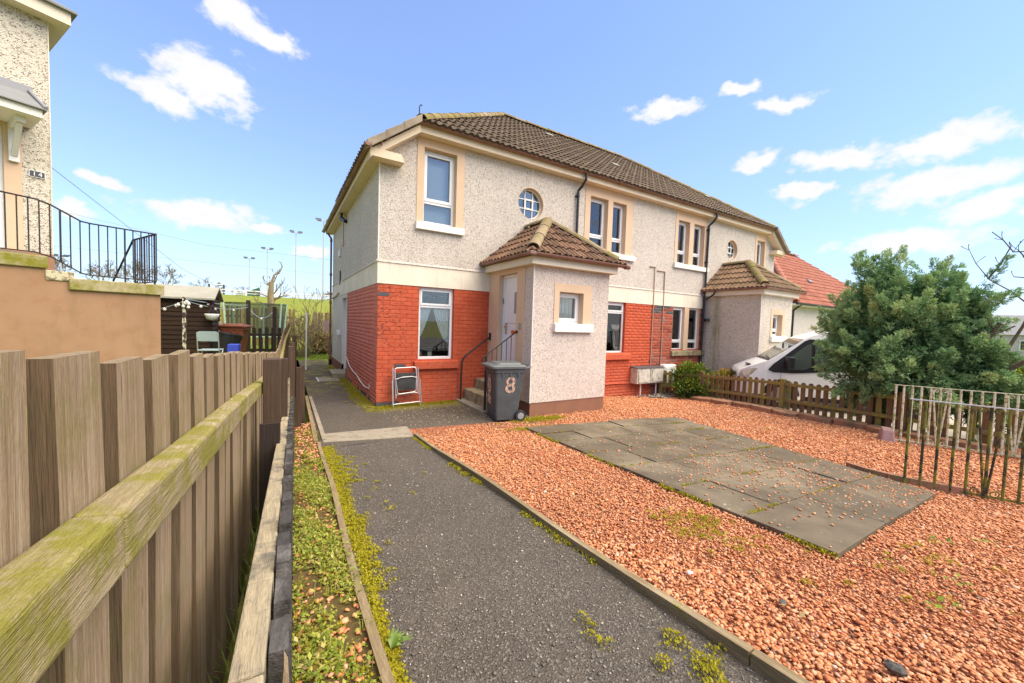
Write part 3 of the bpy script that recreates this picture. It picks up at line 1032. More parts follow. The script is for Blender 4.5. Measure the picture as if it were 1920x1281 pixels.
# timber edging boards
def edging(lat, y0, y1, n, label, wid=0.042, up=0.045, wob=0.008):
    t_ = thing('path_edging', (lx(y0, lat), y0, slopez(y0)), label, 'edging')
    ys = np.linspace(y0, y1, n + 1)
    for i in range(n):
        bb = MB()
        m = 5
        for k in range(m):
            ya = ys[i] + (ys[i + 1] - ys[i]) * k / m + (0.004 if k == 0 else 0)
            yb = ys[i] + (ys[i + 1] - ys[i]) * (k + 1) / m - (0.004 if k == m - 1 else 0)
            wa = wob * math.sin(ya * 2.1 + lat * 9)
            wb = wob * math.sin(yb * 2.1 + lat * 9)
            xa, xb = lx(ya, lat) + wa, lx(yb, lat) + wb
            za, zb = slopez(ya) + up + wa * 0.8, slopez(yb) + up + wb * 0.8
            bb.hexa([(xa - wid / 2, ya, za - 0.15), (xa + wid / 2, ya, za - 0.15), (xb + wid / 2, yb, zb - 0.15), (xb - wid / 2, yb, zb - 0.15),
                     (xa - wid / 2, ya, za), (xa + wid / 2, ya, za), (xb + wid / 2, yb, zb), (xb - wid / 2, yb, zb)])
        bb.build('board', 'wood_edging', t_)
    return t_


edging(-0.298, -8.6, -2.05, 4, 'weathered timber edging between the weed strip and the asphalt path', 0.040, 0.05)
edging(-1.563, -8.6, -2.2, 4, 'weathered timber edging between the asphalt path and the red gravel', 0.042, 0.05)
t_ = thing('path_edging', (-1.1, -1.5, 0), 'old kerb board along the far path between the threshold and the brown posts', 'edging')
for i, (ya, yb, xa, xb, z, m) in enumerate(((-2.0, 1.4, -1.185, -1.13, 0.05, 'wood_edging'), (-1.9, 1.4, -1.075, -1.055, 0.03, 'concrete'))):
    bb = MB()
    bb.hexa([(xa - .028, ya, -.1), (xa + .028, ya, -.1), (xb + .028, yb, -.1), (xb - .028, yb, -.1), (xa - .028, ya, z), (xa + .028, ya, z), (xb + .028, yb, z), (xb - .028, yb, z)])
    bb.build('board', m, t_)


# paving slabs of the old drive
def build_slabs():
    root = thing('slab_drive', (3, -4.7, 0), None, None)
    root['kind'] = 'structure'
    A, B, Cc, D = (1.85, -2.50), (5.07, -3.02), (4.23, -6.68), (1.377, -6.808)

    def pt(u, v):
        p = [(1 - u) * ((1 - v) * D[k] + v * A[k]) + u * ((1 - v) * Cc[k] + v * B[k]) for k in (0, 1)]
        return p
    vs = [0, 0.142, 0.297, 0.46, 0.61, 0.76, 0.88, 1.0]
    us = [0, 0.25, 0.5, 0.76, 1.0]
    rr = random.Random(5)
    for j in range(len(vs) - 1):
        off = 0.0
        uu = list(us)
        if j % 2:
            uu = [0, 0.18, 0.46, 0.72, 1.0]
        if j == 0:
            uu = [0, 0.36, 0.62, 1.0]
        for i in range(len(uu) - 1):
            gp = 0.005
            c = [pt(uu[i] + gp / 2.8, vs[j] + gp / 4.2), pt(uu[i + 1] - gp / 2.8, vs[j] + gp / 4.2), pt(uu[i + 1] - gp / 2.8, vs[j + 1] - gp / 4.2), pt(uu[i] + gp / 2.8, vs[j + 1] - gp / 4.2)]
            tl = rr.uniform(-0.006, 0.006)
            top = [(x, y, g(x, y) + 0.028 + rr.uniform(-0.004, 0.004) + tl) for x, y in c]
            bb = MB()
            bb.hexa([(x, y, z - 0.09) for x, y, z in top] + top)
            bb.build('slab', 'slab', root, bevel=0.005)


build_slabs()


# ------------------------------------------------------------------ the main house
L = 14.85                          # length of the front
DEP = 7.5
ZBT, ZB = 2.41, 2.837              # brick top, band top
house = thing('house', (0, 0, 0), 'long two-storey four-in-a-block house, cream harl above red brick, two hipped porches', 'house')


def holed(b, u0, u1, v0, v1, rects, circs, P):
    """rectangular sheet with rectangular and round openings; P maps (u, v) to a point"""
    us = sorted({u0, u1} | {r[0] for r in rects} | {r[1] for r in rects} | {c[0] - c[2] * 1.2 for c in circs} | {c[0] + c[2] * 1.2 for c in circs})
    vs = sorted({v0, v1} | {r[2] for r in rects} | {r[3] for r in rects} | {c[1] - c[2] * 1.2 for c in circs} | {c[1] + c[2] * 1.2 for c in circs})
    us = [u for u in us if u0 - 1e-9 <= u <= u1 + 1e-9]
    vs = [v for v in vs if v0 - 1e-9 <= v <= v1 + 1e-9]
    for i in range(len(us) - 1):
        for j in range(len(vs) - 1):
            cu, cv = (us[i] + us[i + 1]) / 2, (vs[j] + vs[j + 1]) / 2
            if any(r[0] < cu < r[1] and r[2] < cv < r[3] for r in rects):
                continue
            if any(abs(cu - c[0]) < c[2] * 1.2 and abs(cv - c[1]) < c[2] * 1.2 for c in circs):
                continue
            b.quad(P(us[i], vs[j]), P(us[i + 1], vs[j]), P(us[i + 1], vs[j + 1]), P(us[i], vs[j + 1]))
    for (cu, cv, r) in circs:
        n = 40
        s = r * 1.2
        ring, sq = [], []
        for k in range(n):
            a = 2 * math.pi * k / n
            ca, sa = math.cos(a), math.sin(a)
            ring.append((cu + r * ca, cv + r * sa))
            m = s / max(abs(ca), abs(sa))
            sq.append((cu + m * ca, cv + m * sa))
        for k in range(n):
            k2 = (k + 1) % n
            b.quad(P(*ring[k]), P(*sq[k]), P(*sq[k2]), P(*ring[k2]))


FRONT = lambda y: (lambda u, v: (u, y, v))
# openings: x0, x1, z0, z1
UP = [(0.86, 1.565, 3.71, 5.20), (5.31, 5.94, 3.74, 5.11), (6.12, 6.64, 3.74, 5.11), (8.94, 9.50, 3.77, 5.09), (9.72, 10.28, 3.77, 5.09), (13.55, 14.08, 3.72, 5.10)]
OC = [(3.46, 4.56, 0.355), (11.93, 4.54, 0.33)]
GF = [(0.815, 1.575, 0.91, 2.405), (6.02, 6.79, 0.98, 2.405), (8.90, 9.46, 1.04, 2.405), (9.69, 10.26, 1.04, 2.405), (13.30, 14.05, 0.98, 2.405)]
PX0, PX1, PY = 2.43, 4.35, -1.76   # near porch
QX0, QX1 = 10.52, 12.42            # far porch

b = MB()
holed(b, 0, L, ZB, 5.42, UP, OC, FRONT(0.0))
# cut the corners off above the raking verge
o = b.build('wall', 'harl_wall', house)
bm = bmesh.new()
bm.from_mesh(o.data)
for (px, nx) in ((0.68, -1), (L - 0.68, 1)):
    bmesh.ops.bisect_plane(bm, geom=bm.verts[:] + bm.edges[:] + bm.faces[:], plane_co=(px, 0, 5.40), plane_no=Vector((nx * 0.756, 0, 1)).normalized(), clear_outer=False)
bmesh.ops.delete(bm, geom=[f for f in bm.faces if (f.calc_center_median().x < 0.68 and f.calc_center_median().z > 5.40 + (f.calc_center_median().x - 0.68) * 0.756) or
                           (f.calc_center_median().x > L - 0.68 and f.calc_center_median().z > 5.40 - (f.calc_center_median().x - L + 0.68) * 0.756)], context='FACES')
bm.to_mesh(o.data)
bm.free()
b = MB()
b.quad((0, DEP, 0), (0, 0, ZB), (0, 0, 4.86), (0, DEP, 4.86))
b.v[0] = (0, DEP, ZB)
b.build('wall', 'harl_wall', house)
b = MB()
b.quad((L, 0, -0.4), (L, DEP, -0.4), (L, DEP, 4.86), (L, 0, 4.86))
b.quad((L, DEP, -0.4), (0, DEP, -0.4), (0, DEP, 5.4), (L, DEP, 5.4))
b.build('wall', 'harl_wall', house)
# corner bead of the harl
b = MB()
b.box(-0.012, 0.006, -0.012, 0.006, ZB, 4.86)
b.build('corner_bead', 'white_sill', house)

# smooth band between storeys, standing 8 mm proud of the brick, with the harl's drip lip over it
b = MB()
for x0, x1 in ((0, PX0), (PX1, QX0), (QX1, L)):
    b.box(x0 - (0.012 if x0 == 0 else 0), x1, -0.012, 0.06, ZBT, ZB - 0.012)
b.box(-0.012, 0.06, 0.0605, DEP, ZBT, ZB - 0.012)
b.build('band', 'render_band', house)
b = MB()
for x0, x1 in ((0, PX0), (PX1, QX0), (QX1, L)):
    b.prism([(x0 - 0.03, -0.03, ZB - 0.012), (x1, -0.03, ZB - 0.012), (x1, 0.0, ZB + 0.03), (x0 - 0.03, 0.0, ZB + 0.03)], (0, 0.02, 0))
b.prism([(-0.03, -0.03, ZB - 0.012), (-0.03, DEP, ZB - 0.012), (0, DEP, ZB + 0.03), (0, -0.03, ZB + 0.03)], (0.02, 0, 0))
b.build('drip_lip', 'harl_wall', house)

# mortar backing
b = MB()
holed(b, 0.007, 7.98, -0.45, ZBT, GF, [], FRONT(0.007))
b.build('mortar_bed', 'mortar_paint', house)
b = MB()
holed(b, 7.98, L - 0.007, -0.45, ZBT, GF, [], FRONT(0.007))
b.build('mortar_bed', 'mortar_bare', house)
b = MB()
b.quad((0.007, 3.92, -0.1), (0.007, 0.007, -0.1), (0.007, 0.007, ZBT), (0.007, 3.92, ZBT))
b.build('mortar_bed', 'mortar_side', house)
# rendered rear half of the gable
SD = (4.02, 4.92, 0.15, 2.3)       # side door opening (y0, y1, z0, z1)
b = MB()
holed(b, 3.92, DEP, 0.30, ZBT, [SD], [], lambda u, v: (-0.004, u, v))
b.build('wall', 'render_lower', house)
b = MB()
b.box(-0.012, 0.05, 3.93, 4.02, -0.1, 0.30)
b.box(-0.02, 0.05, 4.92, DEP, -0.1, 0.32)
b.build('skirting', 'brown_skirting', house)


# bricks ---------------------------------------------------------------
BH, BL = 0.0831, 0.225
BRICK_MESH = {}


def brick_mesh(ln, m):
    key = (round(ln * 250), m)
    if key in BRICK_MESH:
        return BRICK_MESH[key]
    c = 0.004
    w, h = ln / 2, (BH - 0.009) / 2
    b = MB()
    vs = [(-w, 0.03, -h), (w, 0.03, -h), (w, 0.03, h), (-w, 0.03, h), (-w, c, -h), (w, c, -h), (w, c, h), (-w, c, h),
          (-w + c, 0, -h + c), (w - c, 0, -h + c), (w - c, 0, h - c), (-w + c, 0, h - c)]
    fs = [(0, 1, 5, 4), (1, 2, 6, 5), (2, 3, 7, 6), (3, 0, 4, 7), (4, 5, 9, 8), (5, 6, 10, 9), (6, 7, 11, 10), (7, 4, 8, 11), (8, 9, 10, 11)]
    b.add(vs, fs)
    me = b.mesh('brick', recalc=False)
    me.materials.append(MATS[m])
    BRICK_MESH[key] = me
    return me


def brick_runs(u0, u1, z, holes, off):
    """(u, length) of the bricks of one course, cut at openings"""
    segs = [(u0, u1)]
    for h in holes:
        if h[2] < z + BH / 2 and h[3] > z + BH / 2:
            nx = []
            for a, c in segs:
                if h[1] <= a or h[0] >= c:
                    nx.append((a, c))
                else:
                    if h[0] > a:
                        nx.append((a, h[0]))
                    if h[1] < c:
                        nx.append((h[1], c))
            segs = nx
    out = []
    for a, c in segs:
        k0 = math.floor((a - off) / BL)
        k1 = math.ceil((c - off) / BL)
        for k in range(k0, k1):
            s, e = max(a, off + k * BL), min(c, off + (k + 1) * BL)
            if e - s > 0.03:
                out.append(((s + e) / 2, e - s - 0.009))
    return out


rb = random.Random(3)
near, rest = [], {'brick_paint': [], 'brick_side': [], 'brick_bare': [], 'brick_soot': []}
BASE_SOOT = {0, 1}
for r_ in range(-5, 29):
    z = r_ * BH
    off = (r_ % 2) * BL / 2
    for x0, x1 in ((0.0, PX0), (PX1, QX0), (QX1, L)):
        if x0 == 0 and r_ < -1:
            continue
        for (u, ln) in brick_runs(x0, x1, z, GF, off):
            zz = z + BH / 2
            if u < 7.98:
                m = 'brick_paint'
                if x0 == 0 and ((u < 0.12 and r_ in (27, 26, 25) and rb.random() < 0.4) or r_ < 0 or (u < 0.5 and r_ == 0) or
                                (0.3 < u < 0.5 and r_ == 9)):
                    m = 'brick_soot'
            else:
                m = 'brick_bare'
                if (r_ >= 26 and (u > 10.26 or u < 8.9)) and rb.random() < 0.75:
                    m = 'brick_soot'
            if x0 == 0 and r_ >= 0 and len(near) < 10000:
                near.append((u, -0.0, zz, ln, m, 0))
            else:
                rest[m].append((u, 0.0, zz, ln, 0))
    if r_ >= -1:
        for (u, ln) in brick_runs(0.0, 3.92, z, [], off + 0.11):
            m = 'brick_side' if not (r_ < 1 and rb.random() < 0.6) else 'brick_soot'
            near.append((0.0, u, z + BH / 2, ln, m, 1)) if u < 0.4 and r_ > 3 else rest[m].append((0.0, u, z + BH / 2, ln, 1))
near.sort(key=lambda q: (Vector(q[:3]) - CAM).length)
for i, (x, y, z, ln, m, side) in enumerate(near):
    if i >= 300:
        rest[m].append((x, y, z, ln, side) if side else (x, 0.0, z, ln, 0))
        continue
    me = brick_mesh(ln, m)
    inst('brick', me, (x + (rb.uniform(-.002, .002) if side else 0), y + (0 if side else rb.uniform(-.002, .002)), z), house, (0, 0, -math.pi / 2 if side else 0))
for m, lst in rest.items():
    if not lst:
        continue
    V, F = [], []
    for (x, y, z, ln, side) in lst:
        me = brick_mesh(ln, m)
        n = len(V)
        co = [v.co for v in me.vertices]
        if side:
            V += [(x + c.y, y - c.x, z + c.z) for c in co]
        else:
            V += [(x + c.x, y + c.y, z + c.z) for c in co]
        F += [tuple(i + n for i in p.vertices) for p in me.polygons]
    bk = bulk('brickwork', V, F, m, house)
    bk['kind'] = 'stuff'


# windows ---------------------------------------------------------------
def window(x0, x1, z0, z1, yw, rows, name='window', tilt=None, glassm='glass', fw=0.055, depth=0.065, vent=True, mullions=()):
    """upvc frame set in the opening, its back at yw+depth; rows: list of (z_bottom_fraction, z_top_fraction, sash width)"""
    b = MB()
    y0, y1 = yw, yw + depth
    b.box(x0, x0 + fw, y0, y1, z0, z1)
    b.box(x1 - fw, x1, y0, y1, z0, z1)
    b.box(x0 + fw, x1 - fw, y0, y1, z0, z0 + fw)
    b.box(x0 + fw, x1 - fw, y0, y1, z1 - fw, z1)
    panes = []
    H = z1 - z0
    for k, (a, c, s) in enumerate(rows):
        za, zc = z0 + a * H, z0 + c * H
        if k:
            b.box(x0 + fw, x1 - fw, y0 + 0.002, y1, za - 0.03, za + 0.03)
        ga, gc = za + (0.03 if k else fw), zc - (0.03 if k < len(rows) - 1 else fw)
        gx0, gx1 = x0 + fw, x1 - fw
        if s:
            sy = y0 - 0.012
            b.box(gx0 - 0.012, gx0 + s, sy, y1 - 0.01, ga - 0.012, gc + 0.012)
            b.box(gx1 - s, gx1 + 0.012, sy, y1 - 0.01, ga - 0.012, gc + 0.012)
            b.box(gx0 + s, gx1 - s, sy, y1 - 0.01, ga - 0.012, ga + s)
            b.box(gx0 + s, gx1 - s, sy, y1 - 0.01, gc - s, gc + 0.012)
            gx0, gx1, ga, gc = gx0 + s, gx1 - s, ga + s, gc - s
        panes.append((gx0, gx1, ga, gc))
    if vent:
        b.box(x0 + 0.2 * (x1 - x0), x1 - 0.2 * (x1 - x0), y0 - 0.022, y0 - 0.001, z1 - fw + 0.008, z1 - fw + 0.03)
    w = b.build(name, 'upvc', house, bevel=0.004)
    for k, (a, c, ga, gc) in enumerate(panes):
        bb = MB()
        bb.box(a - 0.008, c + 0.008, y0 + 0.030, y0 + 0.036, ga - 0.008, gc + 0.008)
        bb.build('pane', glassm[k] if isinstance(glassm, list) else glassm, w)
    return w


def surround(w, x0, x1, z0, z1, holes, y, dep, m='peach_paint'):
    """painted margin 12 mm proud of the harl and running back into the reveals"""
    b = MB()
    holed(b, x0, x1, z0, z1, holes, [], FRONT(y - 0.012))
    b.quad((x0, y - 0.012, z0), (x0, y, z0), (x0, y, z1), (x0, y - 0.012, z1))
    b.quad((x1, y - 0.012, z0), (x1, y, z0), (x1, y, z1), (x1, y - 0.012, z1))
    b.quad((x0, y - 0.012, z1), (x1, y - 0.012, z1), (x1, y, z1), (x0, y, z1))
    for (a, c, d, e) in holes:
        b.quad((a, y - 0.012, d), (a, y + dep, d), (a, y + dep, e), (a, y - 0.012, e))
        b.quad((c, y - 0.012, d), (c, y - 0.012, e), (c, y + dep, e), (c, y + dep, d))
        b.quad((a, y - 0.012, e), (a, y + dep, e), (c, y + dep, e), (c, y - 0.012, e))
        b.quad((a, y - 0.012, d), (c, y - 0.012, d), (c, y + dep, d), (a, y + dep, d))
    return b.build('surround', m, w, recalc=False)


def sill(w, x0, x1, z0, z1, y, m, out=0.075, dep=0.12):
    b = MB()
    b.prism([(x0, y - out, z0), (x0, y - out, z1 - 0.015), (x0, y - 0.013, z1), (x0, y + dep, z1 + 0.012), (x0, y + dep, z1 - 0.03), (x0, y - 0.013, z0)], (x1 - x0, 0, 0))
    return b.build('sill', m, w, bevel=0.006)


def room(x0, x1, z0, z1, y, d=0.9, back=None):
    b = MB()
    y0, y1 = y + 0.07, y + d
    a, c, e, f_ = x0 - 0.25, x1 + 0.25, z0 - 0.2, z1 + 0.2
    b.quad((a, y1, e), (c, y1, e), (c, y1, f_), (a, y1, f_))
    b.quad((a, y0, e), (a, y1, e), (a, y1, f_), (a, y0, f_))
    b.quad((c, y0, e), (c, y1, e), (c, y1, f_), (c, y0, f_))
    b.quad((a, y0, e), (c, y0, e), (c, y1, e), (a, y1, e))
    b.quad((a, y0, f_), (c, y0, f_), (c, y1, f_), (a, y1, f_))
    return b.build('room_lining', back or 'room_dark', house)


def reveal(x0, x1, z0, z1, y, dep, m):
    b = MB()
    for a, c in (((x0, z0), (x0, z1)), ((x0, z1), (x1, z1)), ((x1, z1), (x1, z0)), ((x1, z0), (x0, z0))):
        b.quad((a[0], y, a[1]), (c[0], y, c[1]), (c[0], y + dep, c[1]), (a[0], y + dep, a[1]))
    return b.build('reveal', m, house, recalc=False)


def slats(x0, x1, z0, z1, y, m='blind', name='blind'):
    b = MB()
    n = max(3, int((x1 - x0) / 0.09))
    for i in range(n):
        a = x0 + (x1 - x0) * i / n
        b.quad((a, y, z0), (a + (x1 - x0) / n * 0.96, y + 0.02, z0), (a + (x1 - x0) / n * 0.96, y + 0.02, z1), (a, y, z1))
    return b


def drape(x0, x1, z0, z1, y, amp=0.02, waves=7, gather=None):
    """pleated cloth; gather(z01) -> (x0, x1) of the cloth at that height"""
    b = MB()
    nx, nz = 40, 16
    V = []
    for j in range(nz + 1):
        tz = j / nz
        a, c = gather(tz) if gather else (x0, x1)
        for i in range(nx + 1):
            s = i / nx
            V.append((a + (c - a) * s, y + amp * math.sin(s * waves * 2 * math.pi), z0 + (z1 - z0) * tz))
    F = [(j * (nx + 1) + i, j * (nx + 1) + i + 1, (j + 1) * (nx + 1) + i + 1, (j + 1) * (nx + 1) + i) for j in range(nz) for i in range(nx)]
    b.add(V, F)
    return b


RU = 0.13        # reveal depth upstairs
# first floor, left single window
w = window(*UP[0], RU, [(0, 0.30, 0), (0.30, 1, 0.05)], glassm=['glass_bright', 'glass_bright'])
surround(w, 0.72, 1.735, 3.71, 5.405, [UP[0]], 0, RU + .07)
sill(w, 0.705, 1.745, 3.55, 3.705, 0, 'white_sill', dep=0.13)
room(*UP[0], RU, 0.17, back='reflection_white')
# pairs
for (i, j, sx0, sx1) in ((1, 2, 5.13, 6.90), (3, 4, 8.80, 10.42)):
    for k in (i, j):
        w = window(*UP[k], RU, [(0, 0.27, 0), (0.27, 1, 0.04)], glassm=['glass_bright', 'glass_bright'] if i == 1 else 'glass')
        room(*UP[k], RU, 0.24, back='reflection_white' if i == 1 else 'plastic_grey')
    surround(w, sx0, sx1, UP[i][2], 5.405, [UP[i], UP[j]], 0, RU + .07)
    sill(w, sx0 - 0.03, sx1 + 0.12, UP[i][2] - 0.16, UP[i][2] - 0.005, 0, 'white_sill', dep=0.13)
w = window(*UP[5], RU, [(0, 0.30, 0), (0.30, 1, 0.05)])
surround(w, 13.42, 14.2, 3.72, 5.405, [UP[5]], 0, RU + .07)
sill(w, 13.40, 14.22, 3.56, 3.715, 0, 'white_sill', dep=0.13)
room(*UP[5], RU, 0.3, back='plastic_grey')
# strips of curtain in the pairs
for (x0, x1, z0, z1, m) in ((5.78, 5.9, 3.8, 5.08, 'plastic_grey'), (6.5, 6.62, 3.8, 5.08, 'plastic_grey'), (8.98, 9.47, 3.8, 5.07, 'blind'), (9.76, 10.25, 3.8, 5.07, 'blind')):
    c = drape(x0, x1, z0, z1, RU + 0.12, 0.012, 3).build('curtain', m)
    tag(c, {'plastic_grey': 'narrow grey curtain at the right side of the %s upstairs window above the porch roof' % ('fourth' if x0 > 6 else 'third'),
            'blind': 'pale beige curtain in the %s upstairs window right of the gas pipes' % ('first' if x0 < 9.3 else 'second')}[m], 'curtain')

# round windows
for n_, (cx, cz, cr) in enumerate(OC):
    b = MB()
    nn = 40
    for k in range(nn):
        a0, a1 = 2 * math.pi * k / nn, 2 * math.pi * (k + 1) / nn
        p = lambda a, r, y: (cx + r * math.cos(a), y, cz + r * math.sin(a))
        b.quad(p(a0, cr, -0.004), p(a1, cr, -0.004), p(a1, cr, 0.17), p(a0, cr, 0.17))
        b.quad(p(a0, cr, -0.004), p(a0, cr + 0.012, 0.0), p(a1, cr + 0.012, 0.0), p(a1, cr, -0.004))
    rw = b.build('round_window', 'peach_paint', house, recalc=False)
    b = MB()
    for k in range(nn):
        a0, a1 = 2 * math.pi * k / nn, 2 * math.pi * (k + 1) / nn
        for (ra, rb_) in ((cr - 0.001, cr - 0.035),):
            b.hexa([p(a0, rb_, 0.10), p(a0, ra, 0.10), p(a1, ra, 0.10), p(a1, rb_, 0.10), p(a0, rb_, 0.15), p(a0, ra, 0.15), p(a1, ra, 0.15), p(a1, rb_, 0.15)])
    s = cr * 0.30
    for d in (-s, s):
        ln = math.sqrt((cr - 0.03) ** 2 - d ** 2)
        b.box(cx + d - 0.011, cx + d + 0.011, 0.108, 0.145, cz - ln, cz + ln)
        b.box(cx - ln, cx + ln, 0.110, 0.143, cz + d - 0.011, cz + d + 0.011)
    b.box(cx - s - 0.02, cx + s + 0.02, 0.096, 0.107, cz - s - 0.02, cz - s + 0.02)
    b.box(cx - s - 0.02, cx + s + 0.02, 0.096, 0.107, cz + s - 0.02, cz + s + 0.02)
    b.box(cx - s - 0.02, cx - s + 0.02, 0.096, 0.1065, cz - s + 0.02, cz + s - 0.02)
    b.box(cx + s - 0.02, cx + s + 0.02, 0.096, 0.1065, cz - s + 0.02, cz + s - 0.02)
    b.build('glazing_bars', 'white_sill', rw)
    b = MB()
    b.prism([p(2 * math.pi * k / nn, cr - 0.005, 0.125) for k in range(nn)], (0, 0.005, 0))
    b.build('pane', 'glass', rw)
    room(cx - cr, cx + cr, cz - cr, cz + cr, 0.12, 0.7, back='plastic_grey')
    # render joint bead above and below the round window
    b = MB()
    b.box(cx + 0.02, cx + 0.035, -0.006, 0.002, cz + cr + 0.02, 5.37)
    b.box(cx + 0.02, cx + 0.035, -0.006, 0.002, ZB + 0.04, cz - cr - 0.02)
    b.build('movement_joint', 'white_sill', house)
b = MB()
b.box(7.90, 7.915, -0.006, 0.002, ZB + 0.04, 5.37)
b.build('movement_joint', 'white_sill', house)

# ground floor windows
RG = 0.075
w = window(*GF[0], RG, [(0, 0.74, 0), (0.74, 1, 0.03)], vent=False)
reveal(*GF[0], 0, RG + .07, 'brick_paint')
sill(w, 0.73, 1.69, 0.72, 0.885, 0, 'brick_paint', out=0.085, dep=0.09)
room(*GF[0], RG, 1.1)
# leaded flower in the top light
b = MB()
cx, cz = 1.195, 2.235
for k in range(8):
    a0 = 2 * math.pi * k / 8
    a1 = 2 * math.pi * (k + 1) / 8
    r0, r1 = (0.06, 0.03) if k % 2 else (0.03, 0.06)
    b.beam((cx + r0 * math.cos(a0), RG + 0.028, cz + r0 * math.sin(a0)), (cx + r1 * math.cos(a1), RG + 0.028, cz + r1 * math.sin(a1)), 0.004, 0.006, (0, 1, 0))
b.box(0.93, 1.13, RG + 0.027, RG + 0.029, cz - 0.003, cz + 0.003)
b.box(1.26, 1.46, RG + 0.027, RG + 0.029, cz - 0.003, cz + 0.003)
b.build('leading', 'lead', w)
w = window(*GF[1], RG, [(0, 0.80, 0), (0.80, 1, 0.03)], vent=False)
reveal(*GF[1], 0, RG + .07, 'brick_paint')
sill(w, 5.93, 7.03, 0.80, 0.965, 0, 'brick_paint', out=0.085, dep=0.09)
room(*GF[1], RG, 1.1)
for k in (2, 3):
    x0, x1, z0, z1 = GF[k]
    w = window(x0, x1, z0, z1, RG, [(0, 0.20, 0), (0.20, 1, 0.0 if k == 3 else 0.035)], vent=False)
    room(*GF[k], RG, 1.0, back='blind')
    if k == 3:          # the tilted-open sash
        b = MB()
        sx0, sx1, sz0, sz1 = x0 + 0.06, x1 - 0.06, z0 + 0.22 * (z1 - z0) + 0.02, z1 - 0.06
        for (a, c) in (((sx0, sz0), (sx0, sz1)), ((sx1, sz0), (sx1, sz1)), ((sx0, sz0), (sx1, sz0)), ((sx0, sz1), (sx1, sz1))):
            q = lambda u: (u[0], RG + 0.05 + 0.16 * (u[1] - sz0) / (sz1 - sz0), u[1])
            b.beam(q(a), q(c), 0.04, 0.04, (0, 1, 0.1))
        b.build('open_sash', 'upvc', w)
    reveal(x0, x1, z0, z1, 0, RG + .07, 'peach_paint')
b = MB()
b.box(9.462, 9.688, -0.01, 0.15, 1.04, 2.405)
b.build('stone_mullion', 'peach_paint', house)
sill(w, 8.85, 10.64, 0.87, 1.03, 0, 'step_stone', out=0.085, dep=0.09)
w = window(*GF[4], RG, [(0, 0.80, 0), (0.80, 1, 0.03)], vent=False)
reveal(*GF[4], 0, RG + .07, 'brick_paint')
sill(w, 13.2, 14.15, 0.80, 0.965, 0, 'brick_paint', out=0.085, dep=0.09)
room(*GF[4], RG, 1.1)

# curtains and vase behind the two painted-brick windows
zA, zB2 = 0.98, 2.0
c = drape(0, 0, 1.38, 2.02, 0.155, 0.010, 6, lambda t: (0.86, 0.90 + 0.24 * t ** 0.8)).build('curtain', 'curtain_white', smooth=True)
tag(c, 'pale tied-back curtain at the left side of the window with pampas grass', 'curtain')
c = drape(0, 0, 1.25, 2.02, 0.155, 0.010, 6, lambda t: (1.50 - 0.34 * t ** 0.6, 1.53)).build('curtain', 'curtain_white', smooth=True)
tag(c, 'pale tied-back curtain at the right side of the window with pampas grass', 'curtain')
v = thing('vase', (1.12, 0.2, 0.90), 'cream vase of dried pampas grass standing inside the nearest ground-floor window', 'vase')
b = MB()
b.box(1.075, 1.165, 0.155, 0.245, 0.896, 1.06)
b.build('pot', 'vase', v, bevel=0.01)
V, F, T = [], [], []
rv = random.Random(2)
for s in range(7):
    tx, ty = rv.uniform(-0.17, 0.17), rv.uniform(-0.04, 0.04)
    for k in range(120):
        t = rv.uniform(0.25, 1)
        px = 1.12 + tx * t ** 1.3 + rv.gauss(0, 0.012)
        py = 0.20 + ty * t * 0.5 + rv.gauss(0, 0.010)
        pz = 1.05 + 0.40 * t - 0.25 * tx * tx * t
        n = len(V)
        dx, dz = rv.gauss(tx, 0.1) * 0.12, 0.04
        V += [(px, py, pz), (px + 0.007, py, pz), (px + dx, py + rv.gauss(0, 0.006), pz + dz)]
        F.append((n, n + 1, n + 2))
bulk('pampas', V, F, 'pampas', v)
b = MB()
b.box(0.84, 1.55, 0.145, 0.40, 0.86, 0.895)
b.build('inner_sill', 'white_sill', house)
c = drape(0, 0, 1.02, 1.80, 0.20, 0.012, 5, lambda t: (6.42 + 0.06 * (1 - abs(t - .5)), 6.60 + 0.10 * t)).build('curtain', 'curtain_teal', smooth=True)
tag(c, 'teal curtain hanging in the ground-floor window right of the near porch', 'curtain')
b = MB()
b.box(6.10, 6.72, 0.26, 0.28, 1.62, 1.95)
b.build('valance', 'curtain_white', house)

# side door of the gable
sd = MB()
y0, y1, z0, z1 = SD
sd.box(0.10, 0.15, y0, y1, z0, z1)
d = sd.build('door', 'upvc', house)
b = MB()
for a, c in (((y0, z0), (y0, z1)), ((y0, z1), (y1, z1)), ((y1, z1), (y1, z0))):
    b.quad((-0.004, a[0], a[1]), (-0.004, c[0], c[1]), (0.12, c[0], c[1]), (0.12, a[0], a[1]))
b.build('door_reveal', 'render_lower', house, recalc=False)
b = MB()
b.box(0.085, 0.1, y0, y0 + 0.05, z0, z1)
b.box(0.085, 0.1, y1 - 0.05, y1, z0, z1)
b.box(0.085, 0.1, y0 + 0.05, y1 - 0.05, z1 - 0.05, z1)
b.build('frame', 'upvc', d)
b = MB()
b.box(-0.36, 0.1, y0 - 0.02, y1 + 0.1, -0.05, 0.15)
b.build('doorstep', 'concrete', house, bevel=0.01)

